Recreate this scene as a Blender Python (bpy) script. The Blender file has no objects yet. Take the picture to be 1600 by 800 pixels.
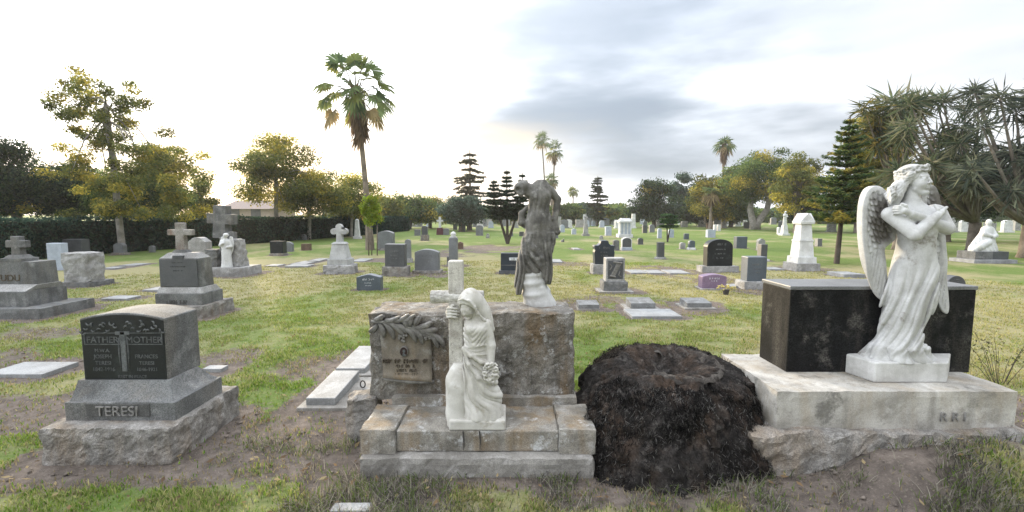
import bpy, bmesh, math, random
import numpy as np
from mathutils import Vector, Matrix, noise

R = math.radians
scene = bpy.context.scene
COL = scene.collection

# ------------------------------------------------------------------ camera
EYE = 1.6
FOCAL = 720.0            # in pixels of the 1600 px wide photograph
PITCH = R(5.16)
cam_data = bpy.data.cameras.new('camera')
cam_data.sensor_width = 36.0
cam_data.lens = 36.0 * FOCAL / 1600.0
cam_data.clip_start = 0.05
cam_data.clip_end = 3000.0
cam = bpy.data.objects.new('camera', cam_data)
cam.location = (0, 0, EYE)
cam.rotation_euler = (math.pi / 2 - PITCH, 0, 0)
COL.objects.link(cam)
scene.camera = cam

# ------------------------------------------------------------------ sky
SUN_AZ, SUN_EL = R(-33), R(11)           # azimuth from +Y, clockwise
to_sun = Vector((math.sin(SUN_AZ) * math.cos(SUN_EL), math.cos(SUN_AZ) * math.cos(SUN_EL), math.sin(SUN_EL)))
world = bpy.data.worlds.new('World')
scene.world = world
world.use_nodes = True
wn, wl = world.node_tree.nodes, world.node_tree.links
for n in list(wn):
    wn.remove(n)

def wnode(t, **kw):
    n = wn.new(t)
    for k, v in kw.items():
        setattr(n, k, v)
    return n

def wmath(op, a, b=None, c=None, clamp=False):
    n = wnode('ShaderNodeMath', operation=op, use_clamp=clamp)
    for i, v in enumerate((a, b, c)):
        if v is None:
            continue
        if isinstance(v, (int, float)):
            n.inputs[i].default_value = v
        else:
            wl.new(v, n.inputs[i])
    return n.outputs[0]

def wmix(fac, a, b):
    n = wnode('ShaderNodeMix', data_type='RGBA')
    for s, v in ((0, fac), (6, a), (7, b)):
        if isinstance(v, (int, float)):
            n.inputs[s].default_value = v
        elif isinstance(v, tuple):
            n.inputs[s].default_value = v
        else:
            wl.new(v, n.inputs[s])
    return n.outputs[2]

sky = wnode('ShaderNodeTexSky')
sky.sky_type = 'NISHITA'
sky.sun_disc = False
sky.sun_elevation = SUN_EL
sky.sun_rotation = SUN_AZ
sky.dust_density = 2.0
tc = wnode('ShaderNodeTexCoord')
sep = wnode('ShaderNodeSeparateXYZ')
wl.new(tc.outputs['Generated'], sep.inputs[0])
az = wmath('ARCTAN2', sep.outputs[0], sep.outputs[1])
el = wmath('ARCSINE', sep.outputs[2])

def wnoise(scale, detail, rough=0.55, stretch=(1, 1, 2.5), off=(0, 0, 0)):
    mp = wnode('ShaderNodeMapping')
    wl.new(tc.outputs['Generated'], mp.inputs[0])
    mp.inputs['Scale'].default_value = stretch
    mp.inputs['Location'].default_value = off
    nz = wnode('ShaderNodeTexNoise')
    nz.inputs['Scale'].default_value = scale
    nz.inputs['Detail'].default_value = detail
    nz.inputs['Roughness'].default_value = rough
    wl.new(mp.outputs[0], nz.inputs['Vector'])
    return nz.outputs[0]

n1 = wnoise(2.2, 5)
n2 = wnoise(3.1, 5, 0.5, (1, 1, 4.0), (3.1, 1.2, 0.4))

def bank(a0, e0, wa, we, strength):
    """a soft, ragged cloud bank around azimuth a0 and elevation e0 (degrees)"""
    u = wmath('DIVIDE', wmath('SUBTRACT', az, R(a0)), R(wa))
    v = wmath('DIVIDE', wmath('SUBTRACT', el, R(e0)), R(we))
    d = wmath('SQRT', wmath('ADD', wmath('MULTIPLY', u, u), wmath('MULTIPLY', v, v)))
    d = wmath('ADD', d, wmath('MULTIPLY', wmath('SUBTRACT', n2, 0.5), 1.25))
    mr = wnode('ShaderNodeMapRange', interpolation_type='SMOOTHSTEP')
    wl.new(d, mr.inputs[0])
    mr.inputs[1].default_value = 1.25
    mr.inputs[2].default_value = 0.05
    mr.inputs[3].default_value = 0.0
    mr.inputs[4].default_value = strength
    return mr.outputs[0]

CLOUD = 13.5
thin = wnode('ShaderNodeMapRange', interpolation_type='SMOOTHSTEP')
wl.new(n1, thin.inputs[0])
thin.inputs[1].default_value = 0.38
thin.inputs[2].default_value = 0.66
cloud = wmix(thin.outputs[0], (CLOUD * .98, CLOUD * 1.0, CLOUD * 1.04, 1), (CLOUD * .76, CLOUD * .80, CLOUD * .87, 1))
for b in ((15, 6.2, 28, 6.2, 1.0), (4.0, 12.0, 19, 3.2, 0.97), (15, 12.0, 20, 4.8, 0.92), (9, 26, 26, 22, 0.83), (42, 22, 46, 26, 0.64)):
    cloud = wmix(bank(*b), cloud, (1.7, 2.1, 2.65, 1))
# brighter towards the hidden sun and overhead, duller behind the camera
side = wnode('ShaderNodeVectorMath', operation='DOT_PRODUCT')
wl.new(tc.outputs['Generated'], side.inputs[0])
side.inputs[1].default_value = (math.sin(R(-50)) * .62, math.cos(R(-50)) * .62, .78)
sm = wnode('ShaderNodeMapRange', interpolation_type='SMOOTHSTEP')
wl.new(side.outputs['Value'], sm.inputs[0])
sm.inputs[1].default_value, sm.inputs[2].default_value = -.6, 1.0
sm.inputs[3].default_value, sm.inputs[4].default_value = .28, 1.85
shade = wnode('ShaderNodeVectorMath', operation='SCALE')
wl.new(cloud, shade.inputs[0])
wl.new(sm.outputs[0], shade.inputs['Scale'])
cloud = wmix(bank(-24, 2.5, 34, 10, 0.95), shade.outputs[0], (12.5, 9.6, 5.6, 1))
skymix = wmix(0.90, sky.outputs[0], cloud)
bg = wnode('ShaderNodeBackground')
bg.inputs['Strength'].default_value = 0.1
wl.new(skymix, bg.inputs['Color'])
wo = wnode('ShaderNodeOutputWorld')
wl.new(bg.outputs[0], wo.inputs[0])

# ------------------------------------------------------------------ sun and exposure
sun_data = bpy.data.lights.new('sun', 'SUN')
sun_data.energy = 4.6
sun_data.angle = R(6)
sun_data.color = (1.0, 0.80, 0.52)
sun = bpy.data.objects.new('sun', sun_data)
sun.rotation_euler = to_sun.to_track_quat('Z', 'Y').to_euler()
sun.location = (0, 0, 30)
COL.objects.link(sun)
scene.view_settings.view_transform = 'Standard'
scene.view_settings.look = 'None'
scene.view_settings.exposure = 0.70
scene.view_settings.gamma = 1.0
scene.view_settings.use_curve_mapping = False
scene.render.engine = 'CYCLES'
scene.cycles.max_bounces = 6
scene.cycles.transparent_max_bounces = 4
scene.cycles.use_denoising = True

# ------------------------------------------------------------------ pixel <-> place (only to read positions off the photograph)
CP, SPT = math.cos(PITCH), math.sin(PITCH)

def gnd(px, py, z=0.0):
    d = ((px - 800), FOCAL * CP + (400 - py) * SPT, -FOCAL * SPT + (400 - py) * CP)
    t = (z - EYE) / d[2]
    return Vector((d[0] * t, d[1] * t, z))

def at(px, py, Y):
    d = ((px - 800), FOCAL * CP + (400 - py) * SPT, -FOCAL * SPT + (400 - py) * CP)
    t = Y / d[1]
    return Vector((d[0] * t, Y, EYE + d[2] * t))

def mpp(Y):
    return at(801, 380, Y).x - at(800, 380, Y).x

def local(origin):
    """pixel plus a depth offset -> a point in a frame at origin"""
    o = Vector(origin)
    return lambda px, py, dy=0.0: at(px, py, o.y + dy) - o

# ------------------------------------------------------------------ noise for numpy
def vnoise(x, y, seed=0):
    xi, yi = np.floor(x).astype(np.int64), np.floor(y).astype(np.int64)
    xf, yf = x - xi, y - yi
    u, v = xf * xf * (3 - 2 * xf), yf * yf * (3 - 2 * yf)
    def h(a, b):
        n = (a * 374761393 + b * 668265263 + seed * 1274126177) & 0xffffffff
        n = ((n ^ (n >> 13)) * 1274126177) & 0xffffffff
        return ((n ^ (n >> 16)) & 0xffff) / 65535.0
    return (h(xi, yi) * (1 - u) + h(xi + 1, yi) * u) * (1 - v) + (h(xi, yi + 1) * (1 - u) + h(xi + 1, yi + 1) * u) * v

def fbm(x, y, seed=0, oct=4):
    s, a, t = 0, 0.5, 0
    for i in range(oct):
        s = s + a * vnoise(x * 2 ** i, y * 2 ** i, seed + i)
        t += a
        a *= 0.5
    return s / t

# ------------------------------------------------------------------ objects
def tag(o, label=None, cat=None, group=None, kind=None):
    for k, v in (('label', label), ('category', cat), ('group', group), ('kind', kind)):
        if v:
            o[k] = v
    return o

def thing(name, label, cat, loc=(0, 0, 0), group=None, rot=0.0):
    o = bpy.data.objects.new(name, None)
    o.empty_display_size = 0.2
    o.location = loc
    o.rotation_euler = (0, 0, rot)
    COL.objects.link(o)
    return tag(o, label, cat, group)

def link(name, me, mat=None, parent=None, loc=None, rot=None, smooth=False, bevel=0.0):
    o = bpy.data.objects.new(name, me)
    COL.objects.link(o)
    if mat:
        me.materials.append(mat)
    if parent:
        o.parent = parent
    if loc is not None:
        o.location = loc
    if rot is not None:
        o.rotation_euler = rot
    if smooth:
        me.polygons.foreach_set('use_smooth', np.ones(len(me.polygons), dtype=bool))
    if bevel:
        m = o.modifiers.new('bevel', 'BEVEL')
        m.width = bevel
        m.segments = 2
        m.limit_method = 'ANGLE'
        m.angle_limit = R(35)
    return o

def mesh_np(name, V, F, col=None):
    me = bpy.data.meshes.new(name)
    V = np.asarray(V, np.float32)
    F = np.asarray(F, np.int32)
    m, k = F.shape
    me.vertices.add(len(V))
    me.vertices.foreach_set('co', V.ravel())
    me.loops.add(m * k)
    me.loops.foreach_set('vertex_index', F.ravel())
    me.polygons.add(m)
    me.polygons.foreach_set('loop_start', np.arange(0, m * k, k, dtype=np.int32))
    me.update(calc_edges=True)
    me.validate()
    if col is not None:
        a = me.color_attributes.new('col', 'FLOAT_COLOR', 'POINT')
        c = np.ones((len(V), 4), np.float32)
        c[:, :3] = col
        a.data.foreach_set('color', c.ravel())
    return me

class MB:
    """collects solids and links them as one mesh"""
    def __init__(s):
        s.v, s.f = [], []
    def add(s, vs, fs):
        b = len(s.v)
        s.v += [tuple(p) for p in vs]
        s.f += [tuple(i + b for i in f) for f in fs]
        return s
    def box(s, x0, x1, y0, y1, z0, z1, top=None):
        """top = (x0,x1,y0,y1) of the top face when the box tapers"""
        t = top or (x0, x1, y0, y1)
        return s.add([(x0, y0, z0), (x1, y0, z0), (x1, y1, z0), (x0, y1, z0), (t[0], t[2], z1), (t[1], t[2], z1), (t[1], t[3], z1), (t[0], t[3], z1)],
                     [(3, 2, 1, 0), (4, 5, 6, 7), (0, 1, 5, 4), (1, 2, 6, 5), (2, 3, 7, 6), (3, 0, 4, 7)])
    def prism(s, prof, y0, y1, back=None):
        """front profile in x,z (anticlockwise seen from the front) pushed from y0 to y1"""
        n = len(prof)
        bk = back or prof
        vs = [(x, y0, z) for x, z in prof] + [(x, y1, z) for x, z in bk]
        fs = [tuple(range(n)), tuple(range(2 * n - 1, n - 1, -1))]
        fs += [((i + 1) % n, i, n + i, n + (i + 1) % n) for i in range(n)]
        return s.add(vs, fs)
    def side(s, prof, x0, x1):
        """side profile in y,z (anticlockwise seen from +x) pushed from x0 to x1"""
        n = len(prof)
        vs = [(x1, y, z) for y, z in prof] + [(x0, y, z) for y, z in prof]
        fs = [tuple(range(n)), tuple(range(2 * n - 1, n - 1, -1))]
        fs += [((i + 1) % n, i, n + i, n + (i + 1) % n) for i in range(n)]
        return s.add(vs, fs)
    def lathe(s, prof, seg=16, cx=0, cy=0, sx=1, sy=1):
        n = len(prof)
        vs = []
        for r, z in prof:
            for i in range(seg):
                a = 2 * math.pi * i / seg
                vs.append((cx + r * math.cos(a) * sx, cy + r * math.sin(a) * sy, z))
        fs = []
        for j in range(n - 1):
            for i in range(seg):
                k = (i + 1) % seg
                fs.append((j * seg + i, j * seg + k, (j + 1) * seg + k, (j + 1) * seg + i))
        fs.append(tuple(range(seg - 1, -1, -1)))
        fs.append(tuple((n - 1) * seg + i for i in range(seg)))
        return s.add(vs, fs)
    def tube(s, pts, rad, seg=8):
        pts = [Vector(p) for p in pts]
        n = len(pts)
        vs = []
        prev = Vector((1, 0, 0.01))
        for i, p in enumerate(pts):
            t = (pts[min(i + 1, n - 1)] - pts[max(i - 1, 0)]).normalized()
            u = prev - t * prev.dot(t)
            if u.length < 1e-4:
                u = t.orthogonal()
            u.normalize()
            prev = u
            w = t.cross(u)
            r = rad[i] if hasattr(rad, '__len__') else rad
            for k in range(seg):
                a = 2 * math.pi * k / seg
                vs.append(p + u * (r * math.cos(a)) + w * (r * math.sin(a)))
        fs = []
        for j in range(n - 1):
            for i in range(seg):
                k = (i + 1) % seg
                fs.append((j * seg + i, j * seg + k, (j + 1) * seg + k, (j + 1) * seg + i))
        fs.append(tuple(range(seg - 1, -1, -1)))
        fs.append(tuple((n - 1) * seg + i for i in range(seg)))
        return s.add(vs, fs)
    def build(s, name, mat, parent=None, loc=None, smooth=False, bevel=0.0):
        me = bpy.data.meshes.new(name)
        me.from_pydata(s.v, [], s.f)
        me.update()
        return link(name, me, mat, parent, loc, None, smooth, bevel)

def rough_block(name, mat, parent, x0, x1, y0, y1, z0, z1, amp=0.02, cell=0.03, freq=9.0, seed=0, flat_top=0.25, chip=1.0, top=None):
    """a quarry-faced stone block: gridded box with chipped edges and hewn faces"""
    bm = bmesh.new()
    def grid(o, u, v, nu, nv):
        g = [[bm.verts.new(Vector(o) + Vector(u) * (i / nu) + Vector(v) * (j / nv)) for j in range(nv + 1)] for i in range(nu + 1)]
        for i in range(nu):
            for j in range(nv):
                bm.faces.new((g[i][j], g[i + 1][j], g[i + 1][j + 1], g[i][j + 1]))
    X, Y, Z = x1 - x0, y1 - y0, z1 - z0
    nx, ny, nz = (max(2, int(a / cell)) for a in (X, Y, Z))
    grid((x0, y0, z0), (X, 0, 0), (0, 0, Z), nx, nz)
    grid((x1, y1, z0), (-X, 0, 0), (0, 0, Z), nx, nz)
    grid((x1, y0, z0), (0, Y, 0), (0, 0, Z), ny, nz)
    grid((x0, y1, z0), (0, -Y, 0), (0, 0, Z), ny, nz)
    grid((x0, y0, z1), (X, 0, 0), (0, Y, 0), nx, ny)
    bmesh.ops.remove_doubles(bm, verts=bm.verts, dist=1e-5)
    c = Vector(((x0 + x1) / 2, (y0 + y1) / 2, (z0 + z1) / 2))
    off = Vector((seed * 7.3, seed * 3.1, seed * 1.7))
    for v in bm.verts:
        p = v.co.copy()
        d = [min(p.x - x0, x1 - p.x), min(p.y - y0, y1 - p.y), z1 - p.z]
        near = sorted(d)[1]
        e = max(0.0, 1 - near / (amp * 2.5))
        n = noise.noise_vector(p * freq + off) + 0.5 * noise.noise_vector(p * freq * 2.3 + off) + 0.3 * noise.noise_vector(p * freq * 5.1 + off)
        k = amp
        if d[2] < 1e-5 and min(d[0], d[1]) > amp:
            k = amp * flat_top
        q = p + n * k * (0.75 if p.z > z0 + 1e-4 else 0.4)
        if e > 0:
            pull = (c - p)
            pull.normalize()
            q += pull * (amp * chip * e * (0.55 + 1.2 * max(0, noise.noise(p * freq * 0.8 + off * 2))))
        if top and p.z > z0:
            f = (p.z - z0) / Z
            q.x = c.x + (q.x - c.x) * (1 + (top - 1) * f)
            q.y = c.y + (q.y - c.y) * (1 + (top - 1) * f)
        v.co = q
    me = bpy.data.meshes.new(name)
    bm.to_mesh(me)
    bm.free()
    return link(name, me, mat, parent, smooth=False)

def inscription(name, body, size, mat, parent, loc, depth=0.004, align='CENTER', rot=(math.pi / 2, 0, 0), space=1.0, sx=1.0):
    cu = bpy.data.curves.new(name, 'FONT')
    cu.body = body
    cu.size = size
    cu.extrude = depth
    cu.align_x = align
    cu.space_character = space
    tmp = bpy.data.objects.new(name, cu)
    COL.objects.link(tmp)
    dg = bpy.context.evaluated_depsgraph_get()
    me = bpy.data.meshes.new_from_object(tmp.evaluated_get(dg))
    bpy.data.objects.remove(tmp)
    bpy.data.curves.remove(cu)
    o = link(name, me, mat, parent, loc, rot)
    o.scale = (sx, 1, 1)
    return o

def worn_letters(name, n, size, mat, parent, loc, depth=0.003, seed=0, dy=0.0):
    """a row of weathered letters too worn to read: only their strokes are left"""
    rng = random.Random(seed * 31 + n)
    mb = MB()
    w, st = size * .58, size * .13
    x = -n * size * .39
    for i in range(n):
        if rng.random() > .12:
            if rng.random() < .8:
                mb.box(x, x + st, -depth, depth, 0, size * rng.choice((1, 1, .8)))
            if rng.random() < .55:
                mb.box(x + w - st, x + w, -depth, depth, size * rng.choice((0, 0, .4)), size)
            for z in (0, .45, .87):
                if rng.random() < .5:
                    mb.box(x + st, x + w - st * rng.choice((1, 1, 2)), -depth * .9, depth * .9, size * z, size * z + st)
        x += size * .78
    return mb.build(name, mat, parent, loc)

# ------------------------------------------------------------------ materials
def new_mat(name):
    m = bpy.data.materials.new(name)
    m.use_nodes = True
    nt = m.node_tree
    for n in list(nt.nodes):
        nt.nodes.remove(n)
    return m, nt

def nd(nt, t, **kw):
    n = nt.nodes.new(t)
    for k, v in kw.items():
        setattr(n, k, v)
    return n

def rgba(c):
    return (c[0], c[1], c[2], 1)

def mixc(nt, fac, a, b, mode='MIX'):
    n = nd(nt, 'ShaderNodeMix', data_type='RGBA', blend_type=mode)
    for s, v in ((0, fac), (6, a), (7, b)):
        if isinstance(v, (int, float)):
            n.inputs[s].default_value = v
        elif isinstance(v, (tuple, list)):
            n.inputs[s].default_value = rgba(v)
        else:
            nt.links.new(v, n.inputs[s])
    return n.outputs[2]

def noise_fac(nt, vec, scale, detail=4, rough=0.55, lo=0.35, hi=0.65, out=1.0, stretch=None, off=None):
    if stretch or off:
        mp = nd(nt, 'ShaderNodeMapping')
        nt.links.new(vec, mp.inputs[0])
        mp.inputs['Scale'].default_value = stretch or (1, 1, 1)
        mp.inputs['Location'].default_value = off or (0, 0, 0)
        vec = mp.outputs[0]
    n = nd(nt, 'ShaderNodeTexNoise')
    n.inputs['Scale'].default_value = scale
    n.inputs['Detail'].default_value = detail
    n.inputs['Roughness'].default_value = rough
    nt.links.new(vec, n.inputs['Vector'])
    mr = nd(nt, 'ShaderNodeMapRange', interpolation_type='SMOOTHSTEP')
    nt.links.new(n.outputs[0], mr.inputs[0])
    mr.inputs[1].default_value = lo
    mr.inputs[2].default_value = hi
    mr.inputs[4].default_value = out
    return mr.outputs[0]

def stone(name, base, dark, light=None, stain=0.6, stain_scale=3.0, speck=0.35, speck_scale=160, streak=0.4, rough=0.85, bump=0.35, bump_scale=60, tint=None, tint_amt=0.5, spec=0.3, blot=None, blot_scale=9, grimy=None):
    """weathered stone: speckled grain, cloudy stains, water streaks, a bumpy face"""
    m, nt = new_mat(name)
    t = nd(nt, 'ShaderNodeTexCoord').outputs['Object']
    oi = nd(nt, 'ShaderNodeObjectInfo')
    jit = nd(nt, 'ShaderNodeVectorMath', operation='SCALE')
    jit.inputs[0].default_value = (13.1, 7.7, 5.3)
    nt.links.new(oi.outputs['Random'], jit.inputs['Scale'])
    ad = nd(nt, 'ShaderNodeVectorMath', operation='ADD')
    nt.links.new(t, ad.inputs[0])
    nt.links.new(jit.outputs[0], ad.inputs[1])
    v = ad.outputs[0]
    c = mixc(nt, noise_fac(nt, v, stain_scale, 6, 0.6, 0.35, 0.68, stain), base, dark)
    if light:
        c = mixc(nt, noise_fac(nt, v, stain_scale * 1.7, 6, 0.65, 0.5, 0.72, 0.7, off=(4, 2, 9)), c, light)
    if tint:
        c = mixc(nt, noise_fac(nt, v, 2.2, 4, 0.6, 0.45, 0.7, tint_amt, stretch=(2.2, 2.2, .5), off=(1, 5, 2)), c, tint)
    if streak:
        c = mixc(nt, noise_fac(nt, v, 7, 4, 0.6, 0.5, 0.75, streak, stretch=(1.6, 1.6, .13), off=(9, 3, 0)), c, dark)
    if blot:
        c = mixc(nt, noise_fac(nt, v, blot_scale, 5, 0.7, 0.55, 0.68, 0.8, off=(2, 8, 4)), c, blot)
    if grimy:
        ga = nd(nt, 'ShaderNodeAttribute', attribute_name='grime')
        c = mixc(nt, ga.outputs['Fac'], c, grimy)
    if speck:
        vo = nd(nt, 'ShaderNodeTexVoronoi')
        vo.inputs['Scale'].default_value = speck_scale
        nt.links.new(v, vo.inputs['Vector'])
        sp = nd(nt, 'ShaderNodeSeparateColor')
        nt.links.new(vo.outputs['Color'], sp.inputs[0])
        mr = nd(nt, 'ShaderNodeMapRange')
        nt.links.new(sp.outputs[0], mr.inputs[0])
        mr.inputs[3].default_value = 1 - speck
        mr.inputs[4].default_value = 1 + speck
        hs = nd(nt, 'ShaderNodeHueSaturation')
        nt.links.new(c, hs.inputs['Color'])
        nt.links.new(mr.outputs[0], hs.inputs['Value'])
        c = hs.outputs[0]
    b = nd(nt, 'ShaderNodeBsdfPrincipled')
    nt.links.new(c, b.inputs['Base Color'])
    b.inputs['Roughness'].default_value = rough
    b.inputs['Specular IOR Level'].default_value = spec
    if bump:
        nz = nd(nt, 'ShaderNodeTexNoise')
        nz.inputs['Scale'].default_value = bump_scale
        nz.inputs['Detail'].default_value = 6
        nz.inputs['Roughness'].default_value = 0.65
        nt.links.new(v, nz.inputs['Vector'])
        bp = nd(nt, 'ShaderNodeBump')
        bp.inputs['Strength'].default_value = bump
        bp.inputs['Distance'].default_value = 0.01
        nt.links.new(nz.outputs[0], bp.inputs['Height'])
        nt.links.new(bp.outputs[0], b.inputs['Normal'])
    o = nd(nt, 'ShaderNodeOutputMaterial')
    nt.links.new(b.outputs[0], o.inputs[0])
    return m

def leaf_mat(name, transl=0.45, gloss=0.0):
    m, nt = new_mat(name)
    a = nd(nt, 'ShaderNodeAttribute', attribute_name='col')
    d = nd(nt, 'ShaderNodeBsdfDiffuse')
    t = nd(nt, 'ShaderNodeBsdfTranslucent')
    nt.links.new(a.outputs['Color'], d.inputs[0])
    hs = nd(nt, 'ShaderNodeHueSaturation')
    hs.inputs['Value'].default_value = 1.7
    hs.inputs['Saturation'].default_value = 1.1
    nt.links.new(a.outputs['Color'], hs.inputs['Color'])
    nt.links.new(hs.outputs[0], t.inputs[0])
    mx = nd(nt, 'ShaderNodeMixShader')
    mx.inputs[0].default_value = transl
    nt.links.new(d.outputs[0], mx.inputs[1])
    nt.links.new(t.outputs[0], mx.inputs[2])
    o = nd(nt, 'ShaderNodeOutputMaterial')
    nt.links.new(mx.outputs[0], o.inputs[0])
    return m

def bark_mat(name, base, dark, scale=18):
    return stone(name, base, dark, stain=0.8, stain_scale=4, speck=0.15, speck_scale=90, streak=0.7, rough=0.95, bump=0.8, bump_scale=scale)

def plain(name, c, rough=0.6, metal=0.0):
    return stone(name, c, tuple(x * 0.6 for x in c), stain=0.35, stain_scale=8, speck=0.08, speck_scale=120, streak=0.2, rough=rough, bump=0.05)

M = {}
M['granite'] = stone('weathered_grey_granite', (.155, .16, .16), (.06, .062, .062), (.27, .275, .275), stain=.75, speck=.4, speck_scale=220, streak=.5, tint=(.16, .135, .10), tint_amt=.3, bump=.3)
M['granite_pale'] = stone('pale_grey_granite', (.31, .31, .305), (.13, .125, .117), (.44, .44, .43), speck=.32, speck_scale=170, streak=.35)
M['granite_rough'] = stone('hewn_granite', (.24, .23, .215), (.085, .08, .072), (.38, .37, .355), stain=.8, stain_scale=7, speck=.35, speck_scale=240, bump=.9, bump_scale=38, tint=(.22, .16, .10), tint_amt=.5)
M['granite_dark'] = stone('dark_grey_granite', (.075, .08, .088), (.035, .037, .042), speck=.3, speck_scale=220, streak=.2, rough=.45, bump=.05, spec=.5)
M['granite_mid'] = stone('mid_grey_granite', (.17, .18, .19), (.10, .105, .11), speck=.3, speck_scale=220, streak=.25, rough=.5, bump=.06, spec=.45)
M['black'] = stone('polished_black_granite', (.012, .015, .018), (.006, .007, .009), (.035, .04, .042), speck=.35, speck_scale=260, streak=.25, rough=.4, bump=.03, spec=.3, stain_scale=5)
M['black_dusty'] = stone('dusty_black_granite', (.010, .0105, .011), (.004, .004, .0045), (.030, .030, .030), stain=.7, stain_scale=6, speck=.6, speck_scale=150, streak=.45, rough=.6, bump=.25, bump_scale=90, blot=(.075, .071, .064), blot_scale=4.5, spec=.12, tint=(.05, .046, .04), tint_amt=.8)
M['cap_grey'] = stone('polished_dark_edge', (.16, .165, .17), (.08, .08, .08), speck=.3, speck_scale=200, streak=0, rough=.4, bump=.05, spec=.5)
M['navy'] = stone('navy_granite', (.022, .032, .048), (.012, .016, .024), speck=.25, speck_scale=200, streak=.1, rough=.3, bump=.02, spec=.5)
M['slate'] = stone('blue_grey_granite', (.085, .105, .13), (.05, .062, .075), speck=.3, speck_scale=200, streak=.15, rough=.4, bump=.03, spec=.5)
M['purple'] = stone('purple_granite', (.22, .155, .235), (.13, .09, .14), speck=.3, speck_scale=200, streak=.1, rough=.45, bump=.05, spec=.4)
M['maroon'] = stone('maroon_granite', (.10, .035, .042), (.06, .02, .025), speck=.3, speck_scale=200, streak=.1, rough=.45, bump=.05)
M['marble'] = stone('weathered_white_marble', (.54, .54, .525), (.27, .262, .24), (.62, .62, .615), stain=.6, stain_scale=4.5, speck=.06, speck_scale=200, streak=.35, rough=.7, bump=.12, bump_scale=70, spec=.35)
M['marble_far'] = stone('white_marble', (.62, .63, .63), (.36, .36, .35), stain=.6, stain_scale=4, speck=.08, speck_scale=90, streak=.4, rough=.8, bump=.1)
M['pale_blue'] = stone('pale_blue_grey_marble', (.38, .43, .50), (.24, .27, .32), stain=.5, stain_scale=4, speck=.1, speck_scale=90, streak=.3, rough=.8, bump=.1)
M['marker'] = stone('pale_marker_stone', (.275, .285, .29), (.14, .14, .137), (.37, .38, .385), stain=.6, stain_scale=4, speck=.18, speck_scale=150, streak=0, rough=.7, bump=.1)
M['concrete'] = stone('old_concrete', (.27, .26, .24), (.12, .112, .10), (.40, .39, .375), stain=.7, stain_scale=5, speck=.22, speck_scale=240, bump=.4)
M['step'] = stone('stained_step_stone', (.27, .255, .225), (.09, .083, .07), (.40, .40, .385), stain=.75, stain_scale=5, speck=.3, speck_scale=260, bump=.45, tint=(.21, .145, .075), tint_amt=.75, blot=(.50, .51, .51), blot_scale=6)
M['monument'] = stone('stained_monument_granite', (.19, .178, .158), (.055, .052, .046), (.32, .315, .30), stain=.8, stain_scale=4, speck=.42, speck_scale=260, streak=.6, bump=1.0, bump_scale=34, tint=(.135, .092, .05), tint_amt=.8, blot=(.36, .36, .35), blot_scale=16)
M['scroll'] = stone('brown_stained_scroll', (.18, .158, .125), (.085, .075, .06), (.26, .255, .24), stain=.7, stain_scale=6, speck=.22, speck_scale=300, streak=.6, bump=.3, tint=(.19, .125, .06), tint_amt=.8)
M['carved'] = stone('grey_carved_stone', (.20, .195, .18), (.085, .08, .072), (.30, .295, .28), stain=.7, stain_scale=9, speck=.22, speck_scale=300, bump=.3)
M['brown_stone'] = stone('brown_stone', (.16, .11, .08), (.07, .05, .04), speck=.3, speck_scale=120, bump=.4)
M['letter_dark'] = stone('dark_letter', (.05, .048, .045), (.03, .03, .03), stain=.3, speck=.1, streak=0, bump=.1)
M['letter_stain'] = stone('worn_letter', (.085, .068, .048), (.05, .042, .034), (.14, .115, .08), stain=.6, stain_scale=30, speck=.1, streak=0, bump=.1)
M['letter_pale'] = stone('pale_letter', (.12, .128, .13), (.04, .044, .046), stain=.7, stain_scale=22, speck=.2, streak=0, bump=.1)
M['letter_dim'] = stone('worn_cut_letter', (.235, .23, .22), (.13, .125, .12), stain=.7, stain_scale=20, speck=.2, streak=0, bump=.2)
M['slab_cream'] = stone('cream_stained_slab', (.44, .425, .39), (.17, .16, .14), (.56, .55, .52), stain=.75, stain_scale=3.5, speck=.15, speck_scale=260, streak=.5, rough=.85, bump=.3, tint=(.30, .24, .16), tint_amt=.5, blot=(.13, .125, .11), blot_scale=5)
M['panel_dark'] = stone('sunk_name_panel', (.10, .10, .098), (.05, .05, .048), (.16, .16, .155), speck=.35, speck_scale=220, bump=.2)
M['letter_white'] = stone('white_letter', (.6, .63, .66), (.4, .42, .44), stain=.3, speck=.1, streak=0, bump=.05)
# ------------------------------------------------------------------ footprints: keep blades off the stones, bare soil round them
FOOT = []          # x0,x1,y0,y1
HALO = []          # x0,x1,y0,y1,width,strength

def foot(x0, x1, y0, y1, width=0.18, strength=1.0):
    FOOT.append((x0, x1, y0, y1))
    HALO.append((x0, x1, y0, y1, width, strength))

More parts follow.
